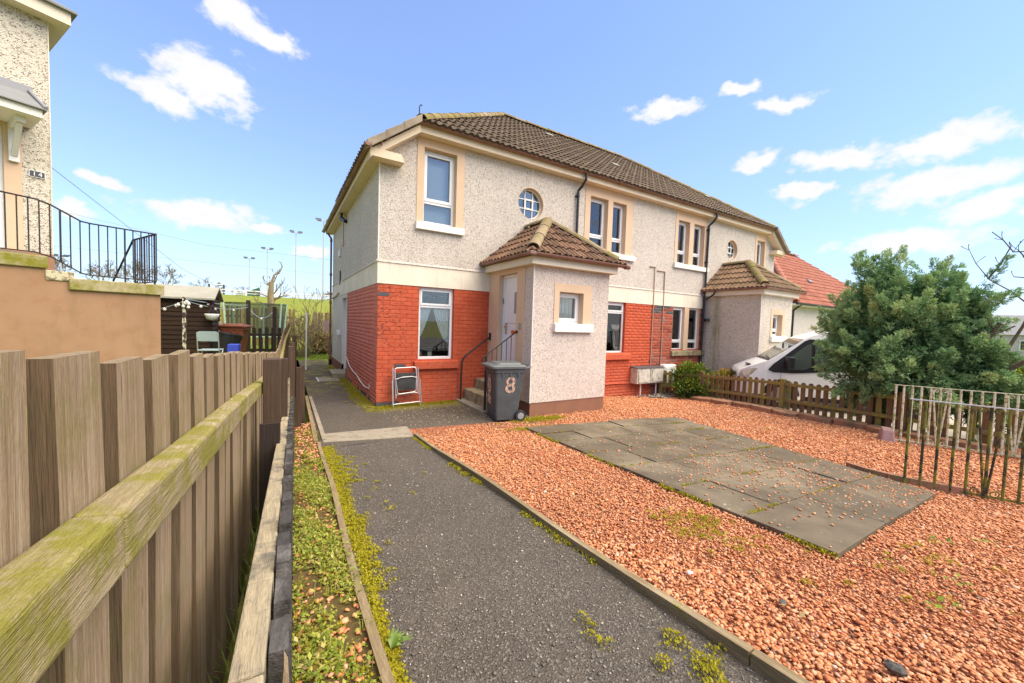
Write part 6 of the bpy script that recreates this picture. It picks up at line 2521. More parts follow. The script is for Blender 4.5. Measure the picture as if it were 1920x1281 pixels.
# ------------------------------------------------------------------ white van behind the picket fence
def van():
    X0, X1 = 9.48, 11.20               # its near (left) side and far side; nose points at the house (+Y)
    zg = -0.225
    t_ = thing('van', (X0, -2.9, zg), 'white panel van parked at an angle behind the picket fence and the conifer', 'van')
    t_.rotation_euler = (0, 0, R(36))
    # side profile (y, z above road)
    yn = -1.88
    prof = [(yn, 0.30), (yn + 0.0, 0.62), (yn - 0.04, 0.80), (yn - 0.12, 0.92), (yn - 0.62, 1.17), (yn - 0.72, 1.21), (yn - 1.48, 1.79), (yn - 1.62, 1.87), (yn - 2.0, 1.99), (yn - 2.6, 2.04),
            (yn - 4.35, 2.02), (yn - 4.42, 1.9), (yn - 4.45, 0.42), (yn - 4.3, 0.32)]
    # cross-section: tumblehome towards the roof and nose rounding
    b = MB()

    def inset(y, z):
        s = 0.0
        if z > 1.15:
            s += 0.14 * ((z - 1.15) / 0.85) ** 1.4
        if y > yn - 0.5:
            s += 0.22 * ((y - (yn - 0.5)) / 0.5) ** 2
        return s
    near, far = [], []
    for (y, z) in prof:
        i = inset(y, z)
        near.append((X0 + i, y, zg + z))
        far.append((X1 - i, y, zg + z))
    n = len(prof)
    # side panels are split into rows so that the belt keeps its width
    V = near + far
    F = [(i, (i + 1) % n, n + (i + 1) % n, n + i) for i in range(n)]
    b.add(V, F)

    def side(X, sgn):
        rows = [0.30, 0.62, 0.80, 0.92, 1.17, 1.40, 1.79, 1.95, 2.02]
        # vertical strips in y, clipped between the profile's lower and upper edges
        ys = [yn - k for k in (0.0, 0.04, 0.12, 0.3, 0.62, 0.72, 1.0, 1.25, 1.48, 1.62, 2.0, 2.6, 3.2, 3.8, 4.35, 4.42, 4.45)]

        def top(y):
            up = [(yn, 0.62), (yn - 0.04, 0.80), (yn - 0.12, 0.92), (yn - 0.62, 1.17), (yn - 0.72, 1.21), (yn - 1.48, 1.79), (yn - 1.62, 1.87), (yn - 2.0, 1.99), (yn - 2.6, 2.04), (yn - 4.35, 2.02), (yn - 4.42, 1.9), (yn - 4.45, 1.9)]
            for (a, c) in zip(up, up[1:]):
                if a[0] >= y >= c[0]:
                    return a[1] + (c[1] - a[1]) * (a[0] - y) / max(1e-6, a[0] - c[0])
            return 1.9
        R_ = 0.345
        for (ya, yb) in zip(ys, ys[1:]):
            ta, tb = top(ya), top(yb)
            m = 7
            for k in range(m):
                za0, za1 = 0.30 + (ta - 0.30) * k / m, 0.30 + (ta - 0.30) * (k + 1) / m
                zb0, zb1 = 0.30 + (tb - 0.30) * k / m, 0.30 + (tb - 0.30) * (k + 1) / m
                q = [(ya, za0), (yb, zb0), (yb, zb1), (ya, za1)]
                cy, cz = sum(p[0] for p in q) / 4, sum(p[1] for p in q) / 4
                b.quad(*[(X + sgn * inset(p[0], p[1]), p[0], zg + p[1]) for p in q])
    side(X0, 1)
    side(X1, -1)
    body = b.build('body', 'van_white', t_, recalc=True)
    body.data.polygons.foreach_set('use_smooth', [True] * len(body.data.polygons))
    wn = body.modifiers.new('smooth', 'EDGE_SPLIT')
    wn.split_angle = R(32)
    # windscreen
    b = MB()
    ya, za, yb, zb_ = yn - 0.74, 1.235, yn - 1.46, 1.775
    e = 0.012
    b.quad((X0 + 0.10, ya, zg + za + e), (X1 - 0.10, ya, zg + za + e), (X1 - 0.16, yb, zg + zb_ + e), (X0 + 0.16, yb, zg + zb_ + e))
    b.build('windscreen', 'van_glass', t_)
    b = MB()
    b.quad((X0 + 0.06, ya + 0.06, zg + za - 0.03), (X1 - 0.06, ya + 0.06, zg + za - 0.03), (X1 - 0.06, ya, zg + za + 0.006), (X0 + 0.06, ya, zg + za + 0.006))
    b.beam((X0 + 0.3, ya + 0.0, zg + za + 0.03), (X0 + 0.9, ya - 0.05, zg + za + 0.06), 0.02, 0.02)
    b.box(X0 + 0.35, X0 + 0.75, yn - 0.36, yn - 0.28, zg + 1.03, zg + 1.06)
    b.build('wiper_cowl', 'van_black', t_)
    # black triangle + side windows, standing just proud of the body side
    S = lambda y, z, d=0.006: (X0 + inset(y, z) - d, y, zg + z)
    b = MB()
    def strip(lo, up, y0, y1, d, nm, m, n=14):
        bb = MB()
        f_ = lambda tab, y: float(np.interp(-y, [-q[0] for q in tab], [q[1] for q in tab]))
        for k in range(n):
            ya, yb = y0 + (y1 - y0) * k / n, y0 + (y1 - y0) * (k + 1) / n
            for q in range(4):
                za0, za1 = [f_(lo, ya) + (f_(up, ya) - f_(lo, ya)) * (q + e) / 4 for e in (0, 1)]
                zb0, zb1 = [f_(lo, yb) + (f_(up, yb) - f_(lo, yb)) * (q + e) / 4 for e in (0, 1)]
                bb.quad(S(ya, za0, d), S(yb, zb0, d), S(yb, zb1, d), S(ya, za1, d))
        return bb.build(nm, m, t_)
    pil = [(yn - 0.70, 0.98), (yn - 0.76, 1.08), (yn - 1.46, 1.74), (yn - 1.56, 1.79), (yn - 2.20, 1.77)]
    strip([(yn - 0.70, 0.95), (yn - 0.78, 0.90), (yn - 1.25, 0.905), (yn - 2.2, 1.02)], pil, yn - 0.70, yn - 2.20, 0.014, 'window_surround', 'van_black')
    strip([(yn - 1.04, 1.10), (yn - 1.12, 1.0), (yn - 1.45, 1.0), (yn - 1.60, 1.08)], [(yn - 1.04, 1.20), (yn - 1.50, 1.64), (yn - 1.60, 1.68)], yn - 1.04, yn - 1.60, 0.022, 'side_window', 'van_glass')
    strip([(yn - 1.67, 1.10), (yn - 2.14, 1.14)], [(yn - 1.67, 1.69), (yn - 2.10, 1.69)], yn - 1.67, yn - 2.12, 0.022, 'side_window', 'van_glass')
    # mirror
    b = MB()
    b.hexa([(X0 - 0.24, yn - 1.22, zg + 1.02), (X0 - 0.02, yn - 1.14, zg + 1.02), (X0 - 0.02, yn - 1.02, zg + 1.02), (X0 - 0.24, yn - 1.08, zg + 1.02),
            (X0 - 0.24, yn - 1.22, zg + 1.33), (X0 - 0.04, yn - 1.14, zg + 1.33), (X0 - 0.04, yn - 1.02, zg + 1.33), (X0 - 0.24, yn - 1.08, zg + 1.33)])
    b.build('mirror', 'van_black', t_, bevel=0.03)
    # headlamp, bumper, grille, side rubbing strip, door lines
    b = MB()
    b.poly([S(y, z, 0.008) for (y, z) in ((yn - 0.03, 0.60), (yn - 0.22, 0.66), (yn - 0.46, 0.98), (yn - 0.34, 0.97), (yn - 0.10, 0.88))])
    b.quad((X0 + 0.225, yn + 0.006, zg + 0.60), (X0 + 0.50, yn + 0.006, zg + 0.62), (X0 + 0.50, yn - 0.03, zg + 0.86), (X0 + 0.225, yn - 0.02, zg + 0.82))
    b.build('headlamp', 'van_lamp', t_)
    b = MB()
    b.quad((X1 - 0.225, yn + 0.006, zg + 0.60), (X1 - 0.50, yn + 0.006, zg + 0.62), (X1 - 0.50, yn - 0.03, zg + 0.86), (X1 - 0.225, yn - 0.02, zg + 0.82))
    b.build('headlamp', 'van_lamp', t_)
    b = MB()
    b.box(X0 + 0.24, X1 - 0.24, yn - 0.05, yn + 0.05, zg + 0.30, zg + 0.55)
    b.build('bumper', 'van_black', t_, bevel=0.02)
    b = MB()
    b.box(X0 + 0.52, X1 - 0.52, yn - 0.03, yn + 0.012, zg + 0.62, zg + 0.80)
    b.build('grille', 'van_black', t_)
    b = MB()
    for y in (yn - 0.98, yn - 2.30, yn - 2.40):
        b.tube([S(y, z, 0.001) for z in (0.42, 0.7, 0.95)], 0.004, 4)
    b.tube([S(yn - 0.98, 0.62, 0.001), S(yn - 1.1, 0.52, 0.001), S(yn - 1.25, 0.42, 0.001)], 0.004, 4)
    b.build('door_seam', 'van_black', t_)
    b = MB()
    b.box(X0 - 0.008, X0 + 0.002, yn - 2.62, yn - 2.52, zg + 0.86, zg + 0.98)
    b.build('door_handle', 'van_white', t_, bevel=0.004)
    b = MB()
    b.box(X0 - 0.008, X0 + 0.002, yn - 2.22, yn - 2.10, zg + 0.86, zg + 0.98)
    hd = b.build('door_handle', 'van_white', t_, bevel=0.004)
    b = MB()
    b.box(X0 - 0.0095, X0 - 0.0085, yn - 2.20, yn - 2.15, zg + 0.88, zg + 0.96)
    b.build('handle_recess', 'van_black', hd)
    b = MB()
    b.box(X0 - 0.004, X0 + 0.10, yn - 4.3, yn - 1.45, zg + 0.22, zg + 0.33)
    b.build('sill', 'van_black', t_)
    for (yc, X, s) in ((yn - 1.0, X0, 1), (yn - 3.75, X0, 1), (yn - 1.0, X1, -1), (yn - 3.75, X1, -1)):
        b = MB()
        ring = [(X - s * 0.004, yc + 0.40 * math.cos(a), zg + 0.33 + 0.40 * math.sin(a)) for a in np.linspace(0, math.pi, 18)]
        b.poly(ring)
        arch = b.build('wheel_arch', 'van_black', t_)
        b = MB()
        b.tube([(X - s * 0.008, yc, zg + 0.325), (X + s * 0.2, yc, zg + 0.325)], 0.325, 26)
        wh = b.build('wheel', 'rubber', t_, bevel=0.02)
        b = MB()
        b.tube([(X - s * 0.014, yc, zg + 0.325), (X - s * 0.006, yc, zg + 0.325)], 0.205, 22)
        b.build('rim', 'rim_grey', wh)
        b = MB()
        for k in range(8):
            a = k * math.pi / 4
            b.tube([(X - s * 0.018, yc + 0.14 * math.cos(a), zg + 0.325 + 0.14 * math.sin(a)), (X - s * 0.012, yc + 0.14 * math.cos(a), zg + 0.325 + 0.14 * math.sin(a))], 0.028, 8)
        b.build('rim_hole', 'van_black', wh)
    # dark cab behind the glass: seats and dashboard
    b = MB()
    b.box(X0 + 0.25, X0 + 0.75, yn - 2.1, yn - 1.95, zg + 0.9, zg + 1.62)
    b.build('seat', 'plastic_grey', t_)


van()


# ------------------------------------------------------------------ neighbour's house number 14 on the left
PC14, TH14 = (-4.687, 1.27, 0.0), R(29)      # its near corner; the house stands turned towards the path


def turned(name, label, cat):
    t_ = thing(name, PC14, label, cat)
    t_.rotation_euler = (0, 0, TH14)
    ORG[t_.name] = Vector((0, 0, 0))           # parts modelled in the turned frame: x along the wall, y into the house
    return t_


def house14():
    h = turned('house', 'tall grey pebble-dashed house with number plate 14 at the left edge', 'house')
    dr = (-1.42, -0.45, 2.47, 4.36)
    b = MB()
    holed(b, -8, 0, 0.3, 6.3, [dr], [], lambda u, v: (u, 0.0, v))
    b.quad((0, 0, 0.3), (0, 8, 0.3), (0, 8, 6.3), (0, 0, 6.3))
    b.quad((-8, 8, .3), (-8, 0, .3), (-8, 0, 6.3), (-8, 8, 6.3))
    b.quad((0, 8, .3), (-8, 8, .3), (-8, 8, 6.3), (0, 8, 6.3))
    b.build('wall', 'harl_grey', h)
    b = MB()
    b.box(-0.004, 0.008, -0.008, 0.004, 2.55, 6.1)
    b.build('corner_bead', 'cream_fascia_pale', h)
    b = MB()
    b.box(-0.45, -0.285, -0.012, 0.1, 2.45, 4.52)
    b.box(-1.58, -0.45, -0.012, 0.1, 4.36, 4.52)
    b.box(-1.58, -1.42, -0.012, 0.1, 2.45, 4.36)
    b.build('door_surround', 'peach_paint', h)
    b = MB()
    b.box(-1.42, -0.45, 0.10, 0.16, 2.45, 4.36)
    d = b.build('door', 'upvc', h)
    b = MB()
    b.box(-0.53, -0.451, 0.06, 0.099, 2.45, 4.36)
    b.box(-1.419, -1.34, 0.06, 0.099, 2.45, 4.36)
    b.build('frame', 'upvc', d)
    b = MB()
    b.box(-8, 0.012, -0.014, 0.1, 2.44, 2.56)
    b.box(-0.09, 0.016, -0.02, 8, 0.3, 2.439)
    b.build('base_course', 'render_orange', h)
    # eaves and roof
    b = MB()
    b.box(-8.3, 0.20, -0.22, 8.3, 6.10, 6.13)
    b.box(0.17, 0.20, -0.22, 8.3, 6.131, 6.30)
    b.box(-8.3, 0.169, -0.22, -0.19, 6.131, 6.30)
    b.build('eave', 'cream_fascia_pale', h)
    b = MB()
    z = 6.31
    pk = (-4, 4, z + 2.6)
    cs = [(-8.4, -0.28, z), (0.26, -0.28, z), (0.26, 8.4, z), (-8.4, 8.4, z)]
    for i in range(4):
        b.poly([cs[i], cs[(i + 1) % 4], pk])
    b.box(-8.4, 0.26, -0.28, 8.4, z - 0.03, z)
    b.build('roof', 'slate_grey', h)
    # door canopy: slated top on a white box with gallows brackets
    x1, yf = -0.19, -0.70
    c = MB()
    c.box(-2.0, x1, yf, -0.014, 4.41, 4.515)
    cn = c.build('canopy', 'white_sill', h)
    c = MB()
    c.poly([(-2.06, yf - 0.05, 4.53), (x1 + 0.04, yf - 0.05, 4.53), (x1 - 0.02, 0, 4.95), (-2.06, 0, 4.95)])
    c.poly([(x1 + 0.04, yf - 0.05, 4.53), (x1 + 0.04, 0, 4.53), (x1 - 0.02, 0, 4.95)])
    c.poly([(-2.06, yf - 0.05, 4.517), (x1 + 0.04, yf - 0.05, 4.517), (x1 + 0.04, 0, 4.517), (-2.06, 0, 4.517)])
    c.poly([(-2.06, yf - 0.05, 4.517), (x1 + 0.04, yf - 0.05, 4.517), (x1 + 0.04, yf - 0.05, 4.53), (-2.06, yf - 0.05, 4.53)])
    c.build('canopy_roof', 'slate_grey', cn)
    c = MB()
    c.tube([(x1 + 0.03, yf - 0.04, 4.55), (x1 - 0.01, -0.02, 4.97)], 0.022, 8)
    c.box(-2.0, x1 + 0.02, -0.05, -0.003, 4.90, 5.02)
    c.build('canopy_flashing', 'lead', cn)
    for x in (-0.36, -1.5):
        c = MB()
        c.box(x - 0.05, x + 0.05, -0.07, -0.013, 3.86, 4.41)
        c.box(x - 0.045, x + 0.045, yf + 0.18, -0.07, 4.33, 4.409)
        c.beam((x, -0.06, 3.95), (x, yf + 0.26, 4.34), 0.06, 0.06)
        c.build('canopy_bracket', 'white_paint', cn)
    c = MB()
    c.box(-0.222, -0.058, -0.018, 0.0, 3.705, 3.805)
    pl = c.build('number_plate', 'plate_white', h)
    c = MB()
    c.box(-0.213, -0.067, -0.022, -0.0185, 3.714, 3.796)
    c.build('plate_face', 'plate_black', pl)
    o = bpy.data.objects.new('number', text('14', 0.09, 'plate_white', 0.002, 0.0, 1.3))
    COL.objects.link(o)
    o.parent = pl
    o.location = (-0.14, -0.024, 3.724)
    o.rotation_euler = (R(90), 0, 0)


house14()


def stair_platform():
    t_ = turned('stair_wall', 'orange-brown rendered stair wall with mossy stone coping below house 14', 'wall')
    y0 = -1.2
    b = MB()
    b.box(-6, -0.28, y0, -0.02, 0.3, 2.255)
    b.box(-0.28, -0.07, y0, -0.02, 0.3, 2.10)
    b.box(-0.07, 0.93, y0, -0.02, 0.3, 1.985)
    b.build('wall', 'render_orange', t_)
    b = MB()
    b.box(-6, -0.262, y0 - 0.04, y0 + 0.24, 2.257, 2.42)
    b.build('coping', 'coping_moss', t_, bevel=0.012)
    b = MB()
    b.box(-0.285, -0.02, y0 - 0.02, y0 + 0.24, 2.102, 2.235)
    b.build('coping', 'coping_flaky', t_, bevel=0.012)
    b = MB()
    b.box(-0.075, 0.968, y0 - 0.05, y0 + 0.26, 1.987, 2.150)
    b.build('coping', 'coping_moss', t_, bevel=0.012)
    b = MB()
    b.box(-6, -0.4, y0 + 0.24, -0.03, 2.256, 2.46)
    b.build('landing', 'concrete', t_)
    r_ = turned('iron_railing', 'thin dark iron railing stepping down along the stair wall of house 14', 'railing')
    y = y0 + 0.02
    top = [(-2.4, 3.19), (-0.65, 3.185), (-0.36, 3.172), (-0.22, 3.13), (0.06, 2.975), (0.16, 2.965), (0.89, 2.968)]
    bot = [(-2.4, 2.475), (-0.65, 2.465), (-0.36, 2.465), (-0.22, 2.42), (0.05, 2.24), (0.14, 2.215), (0.89, 2.215)]
    b = MB()
    b.tube([(x, y, z) for x, z in top], 0.011, 6)
    b.build('top_rail', 'iron_black', r_)
    b = MB()
    b.tube([(x, y, z) for x, z in bot], 0.009, 6)
    b.build('bottom_rail', 'iron_black', r_)

    def lerp(tab, x):
        for (a, c) in zip(tab, tab[1:]):
            if a[0] <= x <= c[0]:
                return a[1] + (c[1] - a[1]) * (x - a[0]) / (c[0] - a[0])
        return tab[-1][1]
    x, k = -2.1, 0
    while x < 0.90:
        b = MB()
        zz = 2.148 if k % 7 == 0 and x > 0 else lerp(bot, x)
        b.tube([(x, y, zz), (x, y, lerp(top, x))], 0.0075 if k % 7 else 0.011, 6)
        b.build('baluster', 'iron_black', r_)
        x += 0.0935
        k += 1
    for k in range(9):
        yy = y + 0.06 + k * 0.105
        b = MB()
        b.tube([(0.886, yy, 2.16 if k % 4 == 0 else 2.2), (0.886, yy, 2.965)], 0.0075 if k % 4 else 0.013, 6)
        b.build('baluster', 'iron_black', r_)
    b = MB()
    b.tube([(0.886, y, 2.968), (0.886, y + 0.98, 2.955), (0.886, y + 2.0, 2.27)], 0.015, 6)
    b.tube([(0.886, y, 2.2), (0.886, y + 0.95, 2.2)], 0.009, 6)
    b.build('return_rail', 'iron_black', r_)


stair_platform()


# ------------------------------------------------------------------ things in the left-hand back garden
def shed():
    y0, y1, x0, x1 = 4.5, 6.0, -4.9, -3.08
    t_ = thing('garden_shed', (-3.8, 5.4, 0.4), 'dark brown boarded garden shed with grey felt roof behind the stair wall', 'shed')
    b = MB()
    b.box(x0 + 0.03, x1 - 0.03, y0 + 0.03, y1 - 0.03, 0.38, 2.08)
    b.build('frame', 'wood_dark_fence', t_)
    z = 0.40
    while z < 2.04:
        b = MB()
        b.prism([(x0, y0 - 0.012, z), (x0, y0 + 0.008, z + 0.118), (x0, y0 + 0.029, z + 0.118), (x0, y0 + 0.029, z)], (x1 - x0, 0, 0))
        b.build('board', 'wood_shed', t_)
        b = MB()
        b.prism([(x1 + 0.012, y0, z), (x1 - 0.008, y0, z + 0.118), (x1 - 0.029, y0, z + 0.118), (x1 - 0.029, y0, z)], (0, y1 - y0, 0))
        b.build('board', 'wood_shed', t_)
        z += 0.112
    b = MB()
    ym = (y0 + y1) / 2
    b.prism([(x0 - 0.1, y0 - 0.13, 2.09), (x0 - 0.1, ym, 2.42), (x0 - 0.1, y1 + 0.13, 2.09), (x0 - 0.1, y1 + 0.13, 2.05), (x0 - 0.1, ym, 2.38), (x0 - 0.1, y0 - 0.13, 2.05)], (x1 - x0 + 0.17, 0, 0))
    b.build('roof', 'felt_grey', t_)


shed()

# string-light post and lights
b = MB()
b.box(-3.49, -3.43, 3.47, 3.53, 0.35, 2.07)
o = b.build('light_post', 'peeling_post')
tag(o, 'slim post with flaking white paint in front of the dark shed', 'post')
t_ = thing('string_lights', (-3.4, 3.5, 1.95), 'string of small white bulb lights looped from the flaking post to the black posts', 'string lights')


def sag(a, b_, s, n=10):
    a, b_ = Vector(a), Vector(b_)
    return [a.lerp(b_, i / n) - Vector((0, 0, s * 4 * (i / n) * (1 - i / n))) for i in range(n + 1)]


lines = [sag((-3.46, 3.5, 2.0), (-2.47, 6.9, 1.95), 0.12), sag((-3.46, 3.5, 1.98), (-4.3, 4.4, 1.75), 0.05), sag((-2.47, 6.9, 1.95), (-1.78, 6.9, 1.88), 0.28), sag((-3.46, 3.5, 2.03), (-2.47, 6.9, 2.02), 0.05)]
b = MB()
for p in lines:
    b.tube(p, 0.008, 5)
b.build('flex', 'plastic_ltblue', t_)
rl = random.Random(5)
pts = [lines[0][2], lines[0][4], lines[0][7], lines[1][2], lines[1][5], lines[1][8], lines[2][5], lines[3][3]] + [Vector((-3.46, 3.45, 1.92)) + Vector((rl.uniform(-.10, .10), 0, rl.uniform(-.06, .08))) for _ in range(7)]
for p in pts:
    b = MB()
    b.lathe(p - Vector((0, 0, 0.04)), [(0.002, -0.035), (0.026, -0.02), (0.036, 0.0), (0.028, 0.022), (0.012, 0.045), (0.0, 0.047)], 10)
    b.build('bulb', 'bulb', t_, smooth=True)
# hanging basket on the shed
t_ = thing('hanging_basket', (-3.05, 4.3, 1.6), 'white hanging basket on the corner of the dark shed', 'basket')
b = MB()
b.lathe((-3.06, 4.30, 1.55), [(0.02, 0.0), (0.11, 0.03), (0.15, 0.12), (0.15, 0.16), (0.13, 0.16), (0.0, 0.12)], 14)
b.build('bowl', 'white_paint', t_, smooth=True)
b = MB()
for k in range(3):
    a = k * 2.1
    b.tube([(-3.06 + 0.14 * math.cos(a), 4.30 + 0.14 * math.sin(a), 1.70), (-3.06, 4.30, 1.92)], 0.005, 5)
b.build('chain', 'iron_black', t_)
b = MB()
b.tube([(-3.06, 4.30, 1.92), (-3.06, 4.50, 1.95)], 0.008, 5)
b.build('hook', 'iron_black', t_)


def garden_chair(loc, rot, label, seat, frame):
    t_ = thing('garden_chair', loc, label, 'chair')
    t_.rotation_euler = (0, 0, rot)
    ORG[t_.name] = Vector((0, 0, 0))
    for s in (-1, 1):
        b = MB()
        b.tube([(s * 0.21, -0.20, 0), (s * 0.20, 0.14, 0.46), (s * 0.20, 0.20, 0.86)], 0.013, 8)
        b.build('leg', frame, t_)
        b = MB()
        b.tube([(s * 0.21, 0.24, 0), (s * 0.19, -0.20, 0.46)], 0.013, 8)
        b.build('leg', frame, t_)
    b = MB()
    b.box(-0.20, 0.20, -0.22, 0.18, 0.44, 0.465)
    b.build('seat', seat, t_, bevel=0.01)
    b = MB()
    V = []
    for i in range(9):
        u = -0.20 + 0.4 * i / 8
        for (z, y) in ((0.66, 0.165), (0.89, 0.205)):
            V += [(u, y - 0.02 * math.cos(u * 6), z - (0.03 if z > 0.8 and i in (0, 8) else 0)), (u, y + 0.02 - 0.02 * math.cos(u * 6), z - (0.03 if z > 0.8 and i in (0, 8) else 0))]
    F = []
    for i in range(8):
        a = i * 4
        c = a + 4
        F += [(a, c, c + 2, a + 2), (a + 1, a + 3, c + 3, c + 1), (a + 2, c + 2, c + 3, a + 3), (a, a + 1, c + 1, c)]
    F += [(0, 2, 3, 1), (32, 33, 35, 34)]
    b.add(V, F)
    b.build('backrest', seat, t_, smooth=False)
    return t_


garden_chair((-3.0, 3.55, 0.42), R(172), 'pale blue metal folding chair standing in front of the dark shed', 'plastic_ltblue', 'alu')
# grey stacked chair and black tub beside the brown bin
t_ = thing('patio_chair', (-3.1, 5.3, 0.42), 'grey plastic patio chair beside the brown bin', 'chair')
b = MB()
b.hexa([(-3.28, 5.5, 1.02), (-2.98, 5.5, 1.0), (-2.94, 5.54, 0.98), (-3.30, 5.54, 1.0), (-3.25, 5.65, 1.52), (-3.02, 5.65, 1.51), (-3.01, 5.68, 1.49), (-3.26, 5.68, 1.50)])
b.build('backrest', 'plastic_grey', t_, bevel=0.02)
b = MB()
b.box(-3.3, -2.95, 5.1, 5.52, 0.84, 0.88)
b.build('seat', 'plastic_grey', t_, bevel=0.01)
for (x, y) in ((-3.28, 5.12), (-2.97, 5.12), (-3.28, 5.5), (-2.97, 5.5)):
    b = MB()
    b.box(x - 0.02, x + 0.02, y - 0.02, y + 0.02, 0.40, 0.85)
    b.build('leg', 'plastic_grey', t_)
b = MB()
b.lathe((-2.92, 4.55, 0.41), [(0.0, 0.0), (0.24, 0.0), (0.34, 0.80), (0.36, 0.82), (0.33, 0.82), (0.23, 0.05), (0.0, 0.05)], 18, (0.18, 0.0, 1))
o = b.build('plastic_tub', 'plastic_black', smooth=False)
tag(o, 'black tilted plastic tub between the blue chair and the brown bin', 'tub')
brown = wheelie((-2.74, 5.75, 0.41), R(-14), 'brown wheelie bin with a white printed emblem in the left garden', 'wheelie bin', 'bin_brown', 'bin_brown', [])
b = MB()
for (cx, cz, rx, rz) in ((0.05, 0.70, 0.075, 0.055), (0.05, 0.61, 0.06, 0.02), (0.05, 0.50, 0.07, 0.03)):
    pts = [Vector((cx + rx * math.cos(a), -0.2455 - 0.0405 * (cz + rz * math.sin(a) - 0.2) / 0.66 * 0.8 - 0.006, cz + rz * math.sin(a))) for a in np.linspace(0, 2 * math.pi, 15)[:-1]]
    b.prism(pts, (0, -0.001, 0))
b.build('printed_emblem', 'plate_white', brown)
b = MB()
b.prism([(-2.70, 3.45, 0.40), (-2.48, 3.42, 0.40), (-2.44, 3.6, 0.40), (-2.66, 3.65, 0.40)], (0.02, 0.0, 0.61))
o = b.build('recycling_box', 'plastic_blue', bevel=0.02)
tag(o, 'bright blue plastic box just showing over the fence top', 'box')
# black posts that carry the lights
for i, (x, zt, lab) in enumerate(((-2.47, 2.17, 'tall black post left of the trampoline front'), (-1.77, 2.0, 'tall black post right of the trampoline front'))):
    b = MB()
    b.box(x - 0.055, x + 0.055, 6.86, 6.97, 0.35, zt)
    tag(b.build('light_post', 'wood_dark_fence', bevel=0.005), lab, 'post')
b = MB()
b.box(-2.66, -2.60, 6.9, 6.96, 0.35, 1.95)
tag(b.build('light_post', 'wood_picket_pale', bevel=0.004), 'thin pale brown post beside the left black post', 'post')


def slat_fence(name, x0, x1, y, zb, zt, pw, pitch, mats, label, tag_extra=None, rails=(0.25, 0.75), seed=1, wedge=True):
    t_ = thing(name, ((x0 + x1) / 2, y, zb), label, 'fence')
    rr_ = random.Random(seed)
    h = zt - zb
    mm = {}
    for m in mats:
        b = MB()
        prof = [(-pw / 2, 0), (pw / 2, 0), (pw / 2, h - pw * 0.35), (0, h), (-pw / 2, h - pw * 0.35)] if wedge else [(-pw / 2, 0), (pw / 2, 0), (pw / 2, h), (-pw / 2, h)]
        b.prism([(p, 0, q) for p, q in prof], (0, 0.02, 0))
        mm[m] = b.mesh('paling')
        mm[m].materials.append(MATS[m])
    x = x0
    while x <= x1:
        inst('paling', mm[rr_.choice(mats)], (x, y, zb + rr_.uniform(-0.02, 0.02)), t_, (0, rr_.uniform(-.02, .02), 0))
        x += pitch
    for r_ in rails:
        b = MB()
        b.box(x0 - 0.05, x1 + 0.05, y + 0.021, y + 0.06, zb + h * r_ - 0.04, zb + h * r_ + 0.04)
        b.build('rail', mats[0], t_)
    return t_


slat_fence('dark_fence', -3.3, -1.50, 7.0, 0.35, 1.33, 0.10, 0.165, ['wood_dark_fence'], 'dark brown paling fence across the left garden in front of the trampoline')
slat_fence('boundary_fence', -4.6, -1.1, 11.6, 0.45, 2.05, 0.10, 0.145, ['wood_picket', 'wood_picket_moss'], 'brown paling boundary fence at the foot of the bank, left part behind the trampoline')
slat_fence('boundary_fence', -0.3, 3.2, 12.4, 0.10, 1.95, 0.095, 0.13, ['wood_picket_pale', 'wood_picket'], 'pale paling boundary fence at the foot of the bank behind the bare bush')


def trampoline():
    cx, cy, r = -2.35, 9.1, 0.92
    t_ = thing('trampoline', (cx, cy, 0.4), 'small round trampoline with pale green poles and dark safety net', 'trampoline')
    n = 28
    b = MB()
    b.lathe((cx, cy, 0.95), [(r, 0), (r, 0.04), (r - 0.18, 0.045), (r - 0.18, 0.0), (r, 0)], n)
    b.build('pad', 'tramp_foam', t_)
    b = MB()
    b.poly([(cx + (r - 0.18) * math.cos(2 * math.pi * k / n), cy + (r - 0.18) * math.sin(2 * math.pi * k / n), 0.96) for k in range(n)])
    b.build('jumping_mat', 'plastic_black', t_)
    b = MB()
    b.lathe((cx, cy, 0.98), [(r - 0.10, 0), (r + 0.02, 1.15)], n)
    b.build('safety_net', 'net', t_)
    b = MB()
    b.tube([(cx + (r + 0.02) * math.cos(2 * math.pi * k / n), cy + (r + 0.02) * math.sin(2 * math.pi * k / n), 2.13) for k in range(n + 1)], 0.012, 6)
    b.build('top_ring', 'plastic_black', t_)
    for k in range(6):
        a = 2 * math.pi * k / 6 + 0.35
        q = r + 0.06
        b = MB()
        b.tube([(cx + (q - 0.06) * math.cos(a), cy + (q - 0.06) * math.sin(a), 0.95), (cx + (q + 0.03) * math.cos(a), cy + (q + 0.03) * math.sin(a), 2.16)], 0.028, 8)
        b.build('pole', 'tramp_foam', t_)
        b = MB()
        b.tube([(cx + r * math.cos(a), cy + r * math.sin(a), 0.40), (cx + r * math.cos(a), cy + r * math.sin(a), 0.95)], 0.022, 8)
        b.build('leg', 'galv', t_)


trampoline()

